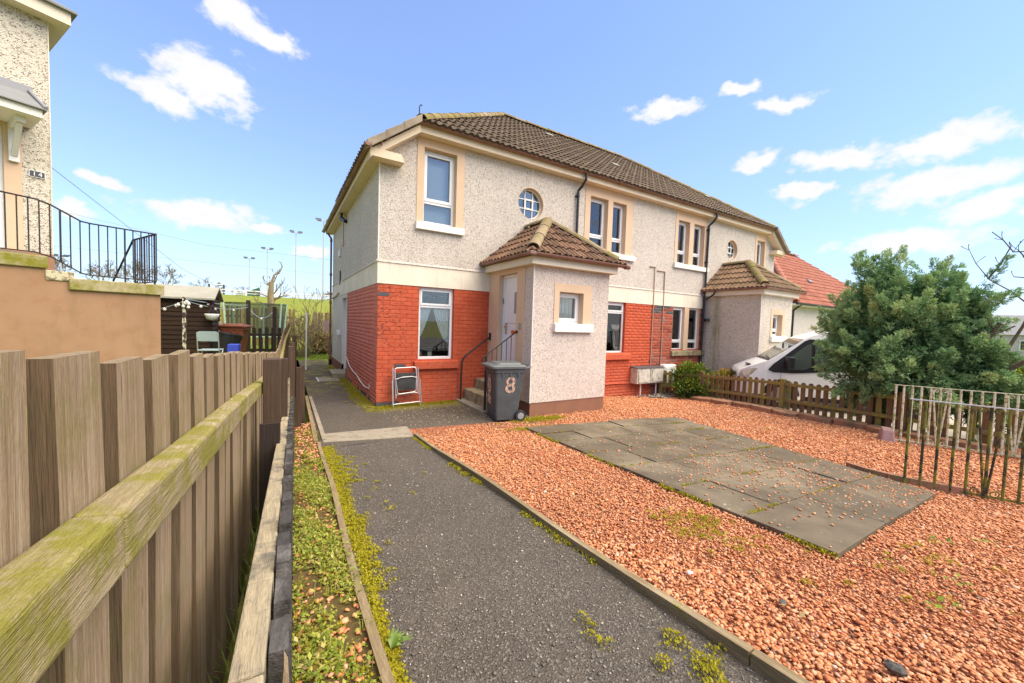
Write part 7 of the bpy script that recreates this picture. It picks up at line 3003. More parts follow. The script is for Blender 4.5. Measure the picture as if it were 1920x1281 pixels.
# clothes pole, line and rag
t_ = thing('clothes_pole', (-0.90, 6.2, 0), 'white metal clothes pole beside the far path', 'clothes pole')
b = MB()
b.tube([(-0.90, 6.2, 0.0), (-0.89, 6.2, 1.84)], 0.024, 10)
b.build('pole', 'white_paint', t_)
b = MB()
b.tube([(-0.96, 6.2, 1.80), (-0.83, 6.2, 1.80)], 0.012, 8)
b.build('hook', 'galv', t_)
b = MB()
b.tube(sag((-0.84, 6.2, 1.80), (-0.02, 7.7, 1.58), 0.05), 0.004, 5)
o = b.build('clothes_line', 'white_paint')
tag(o, 'thin clothes line running from the white pole to the house', 'clothes line')
b = drape(0, 0, 1.20, 1.60, 0.0, 0.02, 3, lambda t: (-0.30 - 0.03 * t, -0.14 + 0.03 * t))
for i, v in enumerate(b.v):
    b.v[i] = (v[0], 7.32 + v[1] + 0.3 * (v[0] + 0.2), v[2])
o = b.build('cloth', 'cloth_pink', smooth=True)
tag(o, 'small pinkish cloth hanging on the clothes line', 'cloth')


# ------------------------------------------------------------------ vegetation
def spray_tree(name, root, lobes, N, leaf, length, m, seed, up=0.55, per=20, wid=0.16, inner=0.25, droop=0.0, rust=0.0, clipf=None):
    """feathery conifer foliage: flat sprays of many thin leaflets over the surface of overlapping lobes (cx, cy, cz, rx, ry, rz)"""
    rng = np.random.default_rng(seed)
    lob = np.array(lobes, float)
    area = lob[:, 3] * lob[:, 4] + lob[:, 3] * lob[:, 5] + lob[:, 4] * lob[:, 5]
    pk = rng.choice(len(lob), N, p=area / area.sum())
    d = rng.normal(size=(N, 3))
    d /= np.linalg.norm(d, axis=1)[:, None]
    q = lob[pk]
    rad = np.where(rng.random(N) < inner, rng.uniform(0.45, 0.9, N), rng.uniform(0.86, 1.04, N))
    base = q[:, :3] + d * q[:, 3:] * rad[:, None]
    # drop those well inside another lobe
    keep = np.ones(N, bool)
    for l in lob:
        e = ((base - l[:3]) / l[3:])
        keep &= (np.sum(e * e, 1) > 0.36)
    if clipf is not None:
        keep &= clipf(base)
    base, d, q, rad = base[keep], d[keep], q[keep], rad[keep]
    N = len(base)
    nrm = d / q[:, 3:]
    nrm /= np.linalg.norm(nrm, axis=1)[:, None]
    ax = nrm * (1 - up) + np.array([0, 0, up]) + rng.normal(size=(N, 3)) * 0.22
    ax[:, 2] -= droop
    ax /= np.linalg.norm(ax, axis=1)[:, None]
    sd = np.cross(ax, nrm + rng.normal(size=(N, 3)) * 0.7)
    sd /= np.linalg.norm(sd, axis=1)[:, None]
    LN = length * rng.uniform(0.6, 1.35, N)
    tone0 = np.clip(0.52 + 0.42 * (rad - 0.95) / 0.12 * 0.4 + rng.normal(size=N) * 0.17, 0.02, 0.92)
    tone0 = np.where(rad < 0.8, tone0 * 0.45, tone0)
    if rust:
        tone0 = np.where(rng.random(N) < rust, 1.0, tone0)
    Vs, Fs, Ts = [], [], []
    for k in range(per):
        t = (k + 0.5) / per
        side = 1 if k % 2 else -1
        st = base + ax * (LN * t)[:, None]
        ll = leaf * (1.15 - 0.75 * t) * rng.uniform(0.7, 1.3, N)
        dirv = ax * 0.75 + sd * side * (0.85 - 0.4 * t) + rng.normal(size=(N, 3)) * 0.18
        if k == per - 1:
            dirv = ax
            ll = ll * 1.5
        dirv /= np.linalg.norm(dirv, axis=1)[:, None]
        wv = np.cross(dirv, rng.normal(size=(N, 3)))
        wv /= np.linalg.norm(wv, axis=1)[:, None]
        wv *= (ll * wid)[:, None]
        p1 = st + dirv * (ll * 0.45)[:, None]
        tip = st + dirv * ll[:, None]
        Vs.append(np.stack([st, p1 + wv, tip, p1 - wv], 1).reshape(-1, 3))
        Ts.append(np.clip(tone0 + 0.16 * (t - 0.45) + rng.normal(size=N) * 0.05, 0, 1) * np.where(tone0 >= 0.999, 1, 0.955))
    n = N * per
    V = np.concatenate(Vs)
    F = np.arange(n * 4).reshape(-1, 4)
    T = np.concatenate(Ts)
    off = np.array(org(root))
    return bulk(name, V - off, F, m, root, T)


def plume_tree(name, root, lobes, NP, m, seed, plen=0.48, prad=0.14, per_plume=42, leaflets_=7, leaf=0.05, up=0.45, rust=0.004, leaders=(), shade=1.0):
    """cypress-like foliage: tapering plumes that point outwards and up, each clad in small feathered sprays"""
    rng = np.random.default_rng(seed)
    lob = np.array(lobes, float)
    area = lob[:, 3] * lob[:, 4] + lob[:, 3] * lob[:, 5] + lob[:, 4] * lob[:, 5]
    area = area + 0.06
    pk = rng.choice(len(lob), NP, p=area / area.sum())
    d = rng.normal(size=(NP, 3))
    d[:, 2] += 0.15
    d /= np.linalg.norm(d, axis=1)[:, None]
    q = lob[pk]
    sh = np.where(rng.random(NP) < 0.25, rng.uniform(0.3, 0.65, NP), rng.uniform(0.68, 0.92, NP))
    base = q[:, :3] + d * q[:, 3:] * sh[:, None]
    keep = np.ones(NP, bool)
    for l in lob:
        e = (base - l[:3]) / l[3:]
        keep &= np.sum(e * e, 1) > 0.08
    base, d, q, sh = base[keep], d[keep], q[keep], sh[keep]
    if leaders:                                  # slim upright leading shoots
        ex = np.array([(x + rng.normal() * 0.05, y + rng.normal() * 0.05, z - 0.10 * k) for (x, y, z) in leaders for k in range(3)])
        base = np.concatenate([base, ex])
        d = np.concatenate([d, rng.normal(size=(len(ex), 3)) * 0.25 + np.array([0, 0, 1.0])])
        q = np.concatenate([q, np.tile(lob[:1], (len(ex), 1)) * 0 + 1.0])
        sh = np.concatenate([sh, np.full(len(ex), 0.85)])
    NP = len(base)
    nr = d / q[:, 3:]
    nr /= np.linalg.norm(nr, axis=1)[:, None]
    upv = np.clip(up - 0.18 + 0.24 * (base[:, 2] - 1.0), 0.25, 0.86)[:, None]
    ax = nr * (1 - upv) + np.array([0, 0, 1.0]) * upv + rng.normal(size=(NP, 3)) * 0.13
    ax /= np.linalg.norm(ax, axis=1)[:, None]
    PL = plen * rng.uniform(0.55, 1.25, NP)
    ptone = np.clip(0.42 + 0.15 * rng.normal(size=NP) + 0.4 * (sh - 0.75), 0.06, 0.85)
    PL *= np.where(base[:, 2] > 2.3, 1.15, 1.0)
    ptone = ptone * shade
    ptone = np.where(rng.random(NP) < rust, 1.0, ptone)
    i = np.repeat(np.arange(NP), per_plume)
    n = len(i)
    t = rng.random(n) ** 0.8
    rv = rng.normal(size=(n, 3))
    rv -= ax[i] * np.sum(rv * ax[i], 1)[:, None]
    rv /= np.linalg.norm(rv, axis=1)[:, None]
    rr = prad * (1 - 0.86 * t) * np.sqrt(rng.random(n))
    P = base[i] + ax[i] * (PL[i] * t)[:, None] + rv * rr[:, None]
    sd = ax[i] * 0.85 + rv * 0.55 + rng.normal(size=(n, 3)) * 0.2
    sd /= np.linalg.norm(sd, axis=1)[:, None]
    lat = np.cross(sd, rng.normal(size=(n, 3)))
    lat /= np.linalg.norm(lat, axis=1)[:, None]
    Vs, Ts = [], []
    SLn = 0.10 * (1.1 - 0.5 * t)
    for k in range(leaflets_):
        u = (k + 0.3) / leaflets_
        side = (1 if k % 2 else -1)
        st = P + sd * (SLn * u)[:, None]
        dv = sd * 0.8 + lat * side * (0.75 if k < leaflets_ - 1 else 0.0) + rng.normal(size=(n, 3)) * 0.12
        dv /= np.linalg.norm(dv, axis=1)[:, None]
        ll = leaf * (1.15 - 0.6 * u) * rng.uniform(0.7, 1.3, n)
        wv = np.cross(dv, rng.normal(size=(n, 3)))
        wv /= np.linalg.norm(wv, axis=1)[:, None]
        mid = st + dv * (ll * 0.5)[:, None]
        w = wv * (ll * 0.17)[:, None]
        Vs.append(np.stack([st, mid + w, st + dv * ll[:, None], mid - w], 1).reshape(-1, 3))
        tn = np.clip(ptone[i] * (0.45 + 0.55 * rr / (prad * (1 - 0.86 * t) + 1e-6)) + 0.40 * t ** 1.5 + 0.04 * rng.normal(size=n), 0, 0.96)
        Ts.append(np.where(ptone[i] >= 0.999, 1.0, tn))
    V = np.concatenate(Vs)
    return bulk(name, V - np.array(org(root)), np.arange(len(V)).reshape(-1, 4), m, root, np.concatenate(Ts))


def branch_mesh(b, p, d, ln, r, depth, rr_, spread=0.6, ratio=0.72, kids=(2, 3), bend_=0.25, n=5, up=0.15, minr=0.003):
    """recursive bare branches"""
    pts, rs = [Vector(p)], [r]
    seg = 4 if depth > 0 else 3
    cur, dd = Vector(p), Vector(d).normalized()
    for i in range(seg):
        dd = (dd + Vector((rr_.uniform(-1, 1), rr_.uniform(-1, 1), rr_.uniform(-1, 1))) * bend_ * 0.5 + Vector((0, 0, up * 0.3))).normalized()
        cur = cur + dd * (ln / seg)
        pts.append(cur.copy())
        rs.append(max(minr, r * (1 - 0.45 * (i + 1) / seg)))
    b.tube(pts, rs, n if r > 0.02 else 4 if r > 0.008 else 3, cap=False)
    if depth <= 0:
        return
    for k in range(rr_.randint(*kids)):
        i = rr_.randint(max(1, seg - 2), seg) if k else seg
        a = rr_.uniform(0, 6.283)
        nd = (dd + dd.orthogonal().normalized() * math.cos(a) * spread + dd.cross(dd.orthogonal()).normalized() * math.sin(a) * spread + Vector((0, 0, up))).normalized()
        branch_mesh(b, pts[i], nd, ln * ratio * rr_.uniform(0.7, 1.2), rs[i] * 0.72, depth - 1, rr_, spread, ratio, kids, bend_, n, up, minr)


# big blue-green conifer by the drive
t_ = thing('conifer_tree', (8.75, -5.0, -0.1), 'big bushy blue-green conifer rising behind the picket fence and the white gate', 'tree')
lobes = []
for (s_, z_, rs_, rn_, rz_, n_) in ((0.10, 1.60, 0.92, 0.72, 0.62, 0), (-0.62, 1.42, 0.30, 0.45, 0.30, 0), (-0.42, 2.10, 0.44, 0.5, 0.48, 0), (-0.30, 2.58, 0.11, 0.14, 0.48, 0.05), (0.10, 2.62, 0.12, 0.15, 0.52, -0.05),
                                    (0.56, 2.48, 0.11, 0.14, 0.46, 0.08), (0.14, 2.15, 0.62, 0.6, 0.52, 0), (0.78, 2.10, 0.36, 0.45, 0.46, 0.1), (1.02, 1.50, 0.33, 0.5, 0.42, 0), (0.10, 1.08, 0.85, 0.68, 0.24, -0.05),
                                    (0.98, 2.52, 0.11, 0.14, 0.24, 0.1), (-0.70, 1.80, 0.18, 0.3, 0.2, 0), (0.35, 1.15, 0.5, 0.4, 0.25, -0.45), (-0.4, 1.3, 0.4, 0.35, 0.28, -0.4), (0.3, 1.9, 0.4, 0.35, 0.28, -0.4), (1.15, 1.05, 0.35, 0.4, 0.25, -0.1), (0.7, 0.75, 0.6, 0.5, 0.25, -0.1), (-0.3, 0.80, 0.55, 0.5, 0.22, -0.1), (1.2, 0.75, 0.35, 0.4, 0.25, 0.0)):
    s_ = s_ * 0.95 + 0.10
    z_ = z_ if z_ < 1.2 else 1.2 + (z_ - 1.2) * 0.90
    lobes.append((8.75 + 0.255 * s_ + 0.967 * n_, -5.0 - 0.967 * s_ + 0.255 * n_, z_, rn_, rs_ * 0.92, rz_ * 0.93))
core = [(l[0], l[1], l[2] - 0.08, l[3] * 0.62, l[4] * 0.62, l[5] * 0.62) for l in lobes]
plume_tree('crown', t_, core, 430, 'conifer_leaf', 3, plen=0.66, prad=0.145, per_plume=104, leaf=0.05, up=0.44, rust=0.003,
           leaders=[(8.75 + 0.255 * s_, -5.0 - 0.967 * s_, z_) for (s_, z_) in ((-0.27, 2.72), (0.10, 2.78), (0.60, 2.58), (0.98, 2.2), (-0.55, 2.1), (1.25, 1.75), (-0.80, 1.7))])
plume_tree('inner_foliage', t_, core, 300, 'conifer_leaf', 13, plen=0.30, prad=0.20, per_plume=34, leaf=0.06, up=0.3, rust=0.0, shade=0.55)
b = MB()
rr_ = random.Random(4)
b.tube([(8.78, -5.0, -0.25), (8.78, -5.0, 0.7), (8.75, -5.02, 1.6), (8.75, -5.0, 2.6)], [0.13, 0.11, 0.08, 0.03], 8)
for k in range(26):
    a = rr_.uniform(0, 6.28)
    z = rr_.uniform(0.35, 2.0)
    q = rr_.uniform(0.5, 0.95)
    b.tube([(8.77, -5.0, z), (8.77 + 0.45 * q * math.cos(a), -5 + 0.5 * q * math.sin(a), z + 0.15), (8.77 + 0.9 * q * math.cos(a), -5 + 1.05 * q * math.sin(a), z + 0.42)], [0.035, 0.022, 0.008], 5)
b.build('trunk', 'bark', t_)

# bare deciduous shrub at the right edge
t_ = thing('bare_shrub', (8.95, -6.35, 0.3), 'bare-branched shrub arching at the right edge in front of the lime conifer', 'shrub')
b = MB()
rr_ = random.Random(17)
arms = [[(9.0, -6.15, -0.2), (9.0, -6.25, 0.75), (9.0, -6.38, 1.25), (9.0, -6.62, 1.95), (9.0, -6.78, 2.6)],
        [(9.0, -6.25, 0.75), (9.0, -6.48, 1.15), (9.0, -6.75, 1.45), (9.0, -7.0, 1.7)],
        [(9.0, -6.30, 1.0), (9.0, -6.22, 1.6), (9.0, -6.38, 2.0)]]
for p in arms:
    b.tube(p, [0.045 - 0.008 * i for i in range(len(p))], 7)
long_ = [[(9.0, -6.62, 2.35), (9.0, -6.45, 2.55), (9.0, -6.22, 2.75), (9.0, -6.05, 3.05), (8.98, -5.96, 3.30)],
         [(9.0, -6.20, 2.76), (9.0, -6.32, 3.0), (9.0, -6.42, 3.3)], [(9.0, -6.72, 3.18), (9.0, -6.45, 3.20), (9.0, -6.33, 3.42), (9.0, -6.2, 3.58)],
         [(9.0, -6.36, 1.2), (9.0, -6.22, 1.55), (9.0, -6.12, 1.9), (9.0, -6.05, 2.35)], [(9.0, -6.3, 1.9), (9.0, -6.2, 2.2), (9.0, -6.02, 2.4)],
         [(8.9, -6.42, 1.78), (8.85, -6.34, 1.55), (8.85, -6.2, 1.40), (8.85, -6.02, 1.42)], [(8.9, -6.4, 1.65), (8.85, -6.2, 1.60), (8.85, -6.0, 1.70)],
         [(8.9, -6.55, 1.95), (8.85, -6.35, 1.8), (8.85, -6.1, 1.88)], [(9.0, -6.80, 2.55), (9.0, -6.62, 2.75), (9.0, -6.48, 2.78)], [(9.0, -6.9, 3.0), (9.0, -6.6, 3.05), (9.0, -6.5, 3.22)],
         [(9.0, -6.45, 2.55), (9.0, -6.36, 2.35), (9.0, -6.30, 2.30)], [(9.0, -6.75, 1.45), (8.9, -6.55, 1.30), (8.85, -6.35, 1.28)]]
for p in long_:
    b.tube(p, [0.013 - 0.0022 * i for i in range(len(p))], 5)
    for k in range(3):
        i = rr_.randint(1, len(p) - 1)
        q = Vector(p[i])
        e = q + Vector((rr_.uniform(-.1, .1), rr_.uniform(-.12, .12), rr_.uniform(0.05, 0.2)))
        b.tube([q, (q + e) / 2 + Vector((0, 0.01, 0)), e], [0.006, 0.005, 0.007], 4)
b.build('branches', 'bark', t_)

# lime-green conifer behind it and a deep green one beside
t_ = thing('lime_conifer', (10.6, -7.5, -0.1), 'yellow-green conifer at the far right edge behind the bare shrub', 'tree')
lob2 = [(10.3, -7.45, 0.75, 1.0, 0.95, 0.95), (10.5, -7.7, 1.5, 0.6, 0.6, 0.55), (10.1, -6.95, 0.45, 0.7, 0.6, 0.45)]
spray_tree('crown', t_, lob2, 2600, 0.09, 0.28, 'conifer_lime', 9, up=0.2, per=16, wid=0.17, inner=0.2, droop=0.1)
b = MB()
b.tube([(10.35, -7.45, -0.3), (10.35, -7.45, 1.6)], [0.09, 0.03], 7)
b.build('trunk', 'bark', t_)


def leaf_ball(name, root, lobes, N, leaf, m, seed, tone=(0.5, 0.25), up=0.3, lo=0.75):
    rng = np.random.default_rng(seed)
    lob = np.array(lobes, float)
    area = lob[:, 3] * lob[:, 4] + lob[:, 3] * lob[:, 5] + lob[:, 4] * lob[:, 5]
    pk = rng.choice(len(lob), N, p=area / area.sum())
    d = rng.normal(size=(N, 3))
    d /= np.linalg.norm(d, axis=1)[:, None]
    q = lob[pk]
    rad = rng.uniform(lo, 1.05, N)
    # lumpy surface
    ph = np.sin(d[:, 0] * 7 + pk) * np.sin(d[:, 1] * 8 + 2 * pk) * np.sin(d[:, 2] * 7)
    base = q[:, :3] + d * q[:, 3:] * (rad * (1 + 0.13 * ph))[:, None]
    ax = d + rng.normal(size=(N, 3)) * 0.5 + np.array([0, 0, up])
    ax /= np.linalg.norm(ax, axis=1)[:, None]
    wv = np.cross(ax, rng.normal(size=(N, 3)))
    wv /= np.linalg.norm(wv, axis=1)[:, None]
    ll = leaf * rng.uniform(0.6, 1.4, N)
    p1 = base + ax * (ll * 0.5)[:, None]
    V = np.stack([base, p1 + wv * (ll * 0.3)[:, None], base + ax * ll[:, None], p1 - wv * (ll * 0.3)[:, None]], 1).reshape(-1, 3)
    T = np.clip(tone[0] + (rad - 0.95) * 1.5 + rng.normal(size=N) * tone[1] * 0.6 + 0.25 * d[:, 2] + 0.5 * ph, 0, 1)
    return bulk(name, V - np.array(org(root)), np.arange(4 * N).reshape(-1, 4), m, root, T)


t_ = thing('box_bush', (8.55, -0.95, -0.25), 'rounded glossy green bush growing through the start of the picket fence', 'bush')
leaf_ball('foliage', t_, [(8.55, -0.85, 0.28, 0.55, 0.40, 0.46), (9.1, -0.80, 0.25, 0.55, 0.40, 0.42), (8.35, -1.05, 0.02, 0.45, 0.36, 0.30), (9.2, -1.1, 0.05, 0.5, 0.35, 0.38), (8.75, -1.35, -0.02, 0.4, 0.35, 0.25), (8.75, -0.75, 0.48, 0.40, 0.3, 0.26)], 8500, 0.062, 'bush_leaf', 5, lo=0.55)
b = MB()
rr_ = random.Random(3)
for k in range(9):
    a = rr_.uniform(0, 6.28)
    b.tube([(8.75, -0.95, -0.35), (8.75 + 0.2 * math.cos(a), -0.95 + 0.15 * math.sin(a), 0.0), (8.75 + 0.4 * math.cos(a), -0.95 + 0.3 * math.sin(a), 0.35)], [0.02, 0.015, 0.006], 5)
b.build('stems', 'bark', t_)
t_ = thing('yellow_bush', (9.75, -1.3, -0.25), 'small yellow and orange tinted shrub between the green bush and the van', 'bush')
leaf_ball('foliage', t_, [(9.75, -1.25, 0.2, 0.38, 0.3, 0.36), (9.55, -1.5, 0.02, 0.25, 0.22, 0.25)], 2600, 0.055, 'bush_yellow', 7, (0.55, 0.45), lo=0.55)
b = MB()
for k in range(6):
    a = k * 1.05
    b.tube([(9.7, -1.3, -0.35), (9.7 + 0.2 * math.cos(a), -1.3 + 0.15 * math.sin(a), 0.25)], [0.014, 0.006], 5)
b.build('stems', 'bark', t_)

# garden behind: bare tree, bare bush, hedge
t_ = thing('bare_tree', (-2.0, 14.6, 0.5), 'pollarded bare tree with thick tan trunk behind the trampoline', 'tree')
b = MB()
rr_ = random.Random(31)
tx, ty = -2.0, 14.6
trunk = [(tx, ty, 0.3), (tx, ty, 2.3), (tx - 0.03, ty, 2.8), (tx + 0.02, ty, 3.35)]
b.tube(trunk, [0.17, 0.16, 0.13, 0.10], 9)
b.build('trunk', 'bark_tan', t_)
b = MB()
for (st, d, ln) in (((tx, ty, 2.5), (-0.8, 0, 0.9), 0.45), ((tx, ty, 2.7), (0.9, 0, 0.8), 0.5), ((tx, ty, 3.1), (0.35, 0, 1), 0.5), ((tx, ty, 2.5), (0.7, 0, 0.3), 0.4), ((tx, ty, 3.0), (-0.35, 0.2, 1), 0.35), ((tx, ty, 2.3), (1, 0, 1.0), 0.6), ((tx, ty, 2.1), (-1, 0.1, 0.8), 0.45)):
    branch_mesh(b, st, d, ln, 0.045, 3, rr_, 0.7, 0.66, (2, 3), 0.4, 5, 0.12, 0.010)
b.tube([(tx, ty, 3.3), (tx + 0.12, ty, 3.7), (tx + 0.36, ty, 3.9), (tx + 0.46, ty, 4.15), (tx + 0.40, ty, 4.35), (tx + 0.30, ty, 4.38)], [0.06, 0.045, 0.035, 0.03, 0.025, 0.02], 6)
b.build('branches', 'bark_tan', t_)
t_ = thing('bare_bush', (-0.75, 10.6, 0), 'tangled leafless tan bush beyond the end of the tall fence', 'bush')
b = MB()
rr_ = random.Random(8)
for k in range(42):
    a = rr_.uniform(0, 6.28)
    q = rr_.uniform(0.1, 0.6)
    branch_mesh(b, (-0.7 + 0.35 * math.cos(a) * q, 10.6 + 0.4 * math.sin(a), -0.05), (math.cos(a) * q, math.sin(a) * q, 1), rr_.uniform(0.55, 1.0), 0.022, 4, rr_, 0.55, 0.70, (2, 3), 0.5, 4, 0.05, 0.006)
for k in range(4):
    branch_mesh(b, (-0.55 + 0.1 * k, 10.6, 1.2), (0.1 * (k - 1.5), 0, 1), 0.9, 0.035, 3, rr_, 0.55, 0.62, (2, 3), 0.4, 4, 0.1, 0.006)
b.build('twigs', 'bark_tan', t_)
t_ = thing('brown_hedge', (0.4, 11.6, 0), 'low brown winter hedge at the end of the lawn beside the gable', 'hedge')
leaf_ball('foliage', t_, [(-0.1 + 0.45 * k, 11.5 + 0.1 * (k % 2), 0.45, 0.45, 0.4, 0.6) for k in range(8)], 7000, 0.09, 'litter', 12, (0.25, 0.3), lo=0.4)
b = MB()
for k in range(10):
    b.tube([(-0.2 + 0.38 * k, 11.5, -0.05), (-0.15 + 0.38 * k, 11.5, 0.5)], [0.02, 0.01], 5)
b.build('stems', 'bark', t_)


# ------------------------------------------------------------------ gravel, chips, moss, weeds, litter
def scatter_stones(name, pts, size, m, seed, flat=0.45, zoff=0.0, nvar=8, low=False):
    """real little stones: deformed 12-vertex solids, flat shaded"""
    rng = np.random.default_rng(seed)
    ph = (1 + 5 ** 0.5) / 2
    ico = np.array([(-1, ph, 0), (1, ph, 0), (-1, -ph, 0), (1, -ph, 0), (0, -1, ph), (0, 1, ph), (0, -1, -ph), (0, 1, -ph), (ph, 0, -1), (ph, 0, 1), (-ph, 0, -1), (-ph, 0, 1)], float)
    ico /= np.linalg.norm(ico[0])
    IF = np.array([(0, 11, 5), (0, 5, 1), (0, 1, 7), (0, 7, 10), (0, 10, 11), (1, 5, 9), (5, 11, 4), (11, 10, 2), (10, 7, 6), (7, 1, 8), (3, 9, 4), (3, 4, 2), (3, 2, 6), (3, 6, 8), (3, 8, 9), (4, 9, 5), (2, 4, 11), (6, 2, 10), (8, 6, 7), (9, 8, 1)])
    if low:
        ico = np.array([(1, 0, 0), (-1, 0, 0), (0, 1, 0), (0, -1, 0), (0, 0, 1), (0, 0, -1)], float)
        ico[:4, :2] = ico[:4, :2] @ np.array([[0.92, 0.38], [-0.38, 0.92]])
        IF = np.array([(0, 2, 4), (2, 1, 4), (1, 3, 4), (3, 0, 4), (2, 0, 5), (1, 2, 5), (3, 1, 5), (0, 3, 5)])
    K = len(ico)
    var = []
    for k in range(nvar):
        v = ico * rng.uniform(0.58, 1.32, (K, 1)) * np.array([1.0, rng.uniform(0.55, 0.85), 1.0])
        var.append(v)
    var = np.array(var)
    n = len(pts)
    s = size(n, rng) if callable(size) else np.full(n, size)
    V = var[rng.integers(0, nvar, n)] * np.array([1, 1, flat])
    # tumble then yaw
    tx = rng.normal(0, 0.38, n)
    cx, sx = np.cos(tx)[:, None], np.sin(tx)[:, None]
    y, z = V[:, :, 1] * cx - V[:, :, 2] * sx, V[:, :, 1] * sx + V[:, :, 2] * cx
    a = rng.uniform(0, 2 * np.pi, n)
    ca, sa = np.cos(a)[:, None], np.sin(a)[:, None]
    x = V[:, :, 0]
    X, Y = x * ca - y * sa, x * sa + y * ca
    W = np.stack([X, Y, z], 2) * (s / 2)[:, None, None] + np.asarray(pts)[:, None, :]
    W[:, :, 2] += zoff
    F = (IF[None] + (np.arange(n) * K)[:, None, None]).reshape(-1, 3)
    o = bulk(name, W.reshape(-1, 3), F, m)
    o['kind'] = 'stuff'
    return o


def slab_quad(x, y):
    """inside the paved area?"""
    Q = [(1.377, -6.808), (4.23, -6.68), (5.07, -3.02), (1.85, -2.50)]
    ins = np.ones(len(x), bool)
    for (a, c) in zip(Q, Q[1:] + Q[:1]):
        ins &= ((c[0] - a[0]) * (y - a[1]) - (c[1] - a[1]) * (x - a[0])) > 0
    return ins


def build_gravel():
    rng = np.random.default_rng(5)
    n = 430000
    x = rng.uniform(-0.1, 8.6, n)
    y = rng.uniform(-8.6, -0.02, n)
    ok = x > CAM.x + 1.585 + SK * (y - CAM.y)
    ok &= x < np.interp(-y, [0, 1.3, 3.1, 5.3, 9], [8.3, 8.6, 8.45, 8.2, 7.95])
    # apron edge: gravel starts beyond a wavering line from the path corner to the bin
    edge = np.interp(x, [0, 0.12, 0.7, 1.4, 1.9, 2.44, 4.3, 4.36, 9], [-2.25, -2.2, -1.98, -1.93, -1.93, -1.78, -1.78, 0, 0]) + 0.03 * np.sin(x * 9)
    ok &= y < edge
    ins = slab_quad(x, y)
    ok &= ~ins
    d = np.hypot(x - CAM.x, y - CAM.y)
    dens = np.interp(d, [1.5, 3.0, 4.5, 6.5, 9, 12], [1.0, 0.95, 0.62, 0.40, 0.30, 0.22])
    ok &= rng.random(n) < dens
    x, y, d = x[ok], y[ok], d[ok]
    sz = np.interp(d, [1.5, 3, 5, 8, 12], [0.0195, 0.021, 0.026, 0.034, 0.042]) * np.exp(rng.normal(0, 0.30, len(x)))
    z = gz(x, y) - 0.004 + rng.uniform(-0.006, 0.012, len(x))
    P = np.stack([x, y, z], 1)
    nr = d < 2.5
    s1, s2 = sz[nr], sz[~nr]
    scatter_stones('gravel', P[nr], lambda n_, r_: s1, 'gravel', 6, 0.42)
    scatter_stones('gravel', P[~nr], lambda n_, r_: s2, 'gravel', 7, 0.55, low=True)
    # loose stones kicked onto the slabs
    n = 4200
    x = rng.uniform(1.4, 5.1, n)
    y = rng.uniform(-6.8, -2.6, n)
    ins = slab_quad(x, y)
    cl = np.exp(-((x - 3.4) ** 2 / 1.2 + (y + 5.9) ** 2 / 0.8)) + 0.35 * np.exp(-((x - 2.6) ** 2 + (y + 5.2) ** 2) / 1.6) + 1.6 * np.exp(-((x - 3.9) ** 2 + (y + 6.5) ** 2) / 0.25) + 0.04
    ok = ins & (rng.random(n) < cl * 0.85)
    x, y = x[ok], y[ok]
    z = gz(x, y) + 0.036
    scatter_stones('loose_stones', np.stack([x, y, z], 1), lambda n_, r_: r_.uniform(0.016, 0.036, n_), 'gravel', 8, 0.45)
    # stones spilt in the weed strip
    n = 1500
    y = rng.uniform(-8.0, -0.9, n)
    la = rng.uniform(0.01, 0.275, n)
    x = CAM.x + la + SK * (y - CAM.y)
    cl = np.where(y < -5.6, 0.75, np.where(y > -2.9, 0.95, 0.25))
    ok = rng.random(n) < cl
    x, y = x[ok], y[ok]
    z = np.maximum(-2.25 - y, 0) * 0.088 + 0.028
    scatter_stones('strip_stones', np.stack([x, y, z], 1), lambda n_, r_: r_.uniform(0.018, 0.042, n_), 'gravel', 10, 0.5)
    # rubble at the gate post by the meter boxes
    n = 170
    x = rng.normal(7.95, 0.35, n)
    y = rng.uniform(-0.75, -0.15, n)
    z = gz(x, y) + rng.uniform(0, 0.05, n)
    o = scatter_stones('rubble', np.stack([x, y, z], 1), lambda n_, r_: r_.uniform(0.05, 0.12, n_), 'chip', 14, 0.55)
    # pale chips worked loose on the asphalt
    n = 11000
    y = -8.3 + 6.1 * rng.random(n) ** 1.35
    u = rng.uniform(0.33, 1.54, n)
    x = CAM.x + u + SK * (y - CAM.y)
    z = np.maximum(-2.25 - y, 0) * 0.088 + 0.003 + 0.006 * np.sin(x * 5 + y * 2)
    scatter_stones('surface_chips', np.stack([x, y, z], 1), lambda n_, r_: r_.uniform(0.005, 0.0125, n_) * np.where(r_.random(n_) < 0.14, 1.8, 1.0), 'chip', 15, 0.5, low=True)
    # pale petals and grit over the apron
    n = 900
    x = np.abs(rng.normal(1.1, 0.8, n))
    y = -rng.uniform(0.1, 1.7, n)
    ok = (x < 2.3)
    x, y = x[ok], y[ok]
    scatter_stones('apron_grit', np.stack([x, y, np.full(len(x), 0.008)], 1), lambda n_, r_: r_.uniform(0.010, 0.028, n_), 'apron_petals', 16, 0.2)


mat('apron_petals', rough=0.8, fn=lambda t: (t.ramp(t.island(), [(0, (0.30, 0.22, 0.08)), (0.5, (0.50, 0.38, 0.20)), (1, (0.62, 0.50, 0.33))]), None))
build_gravel()


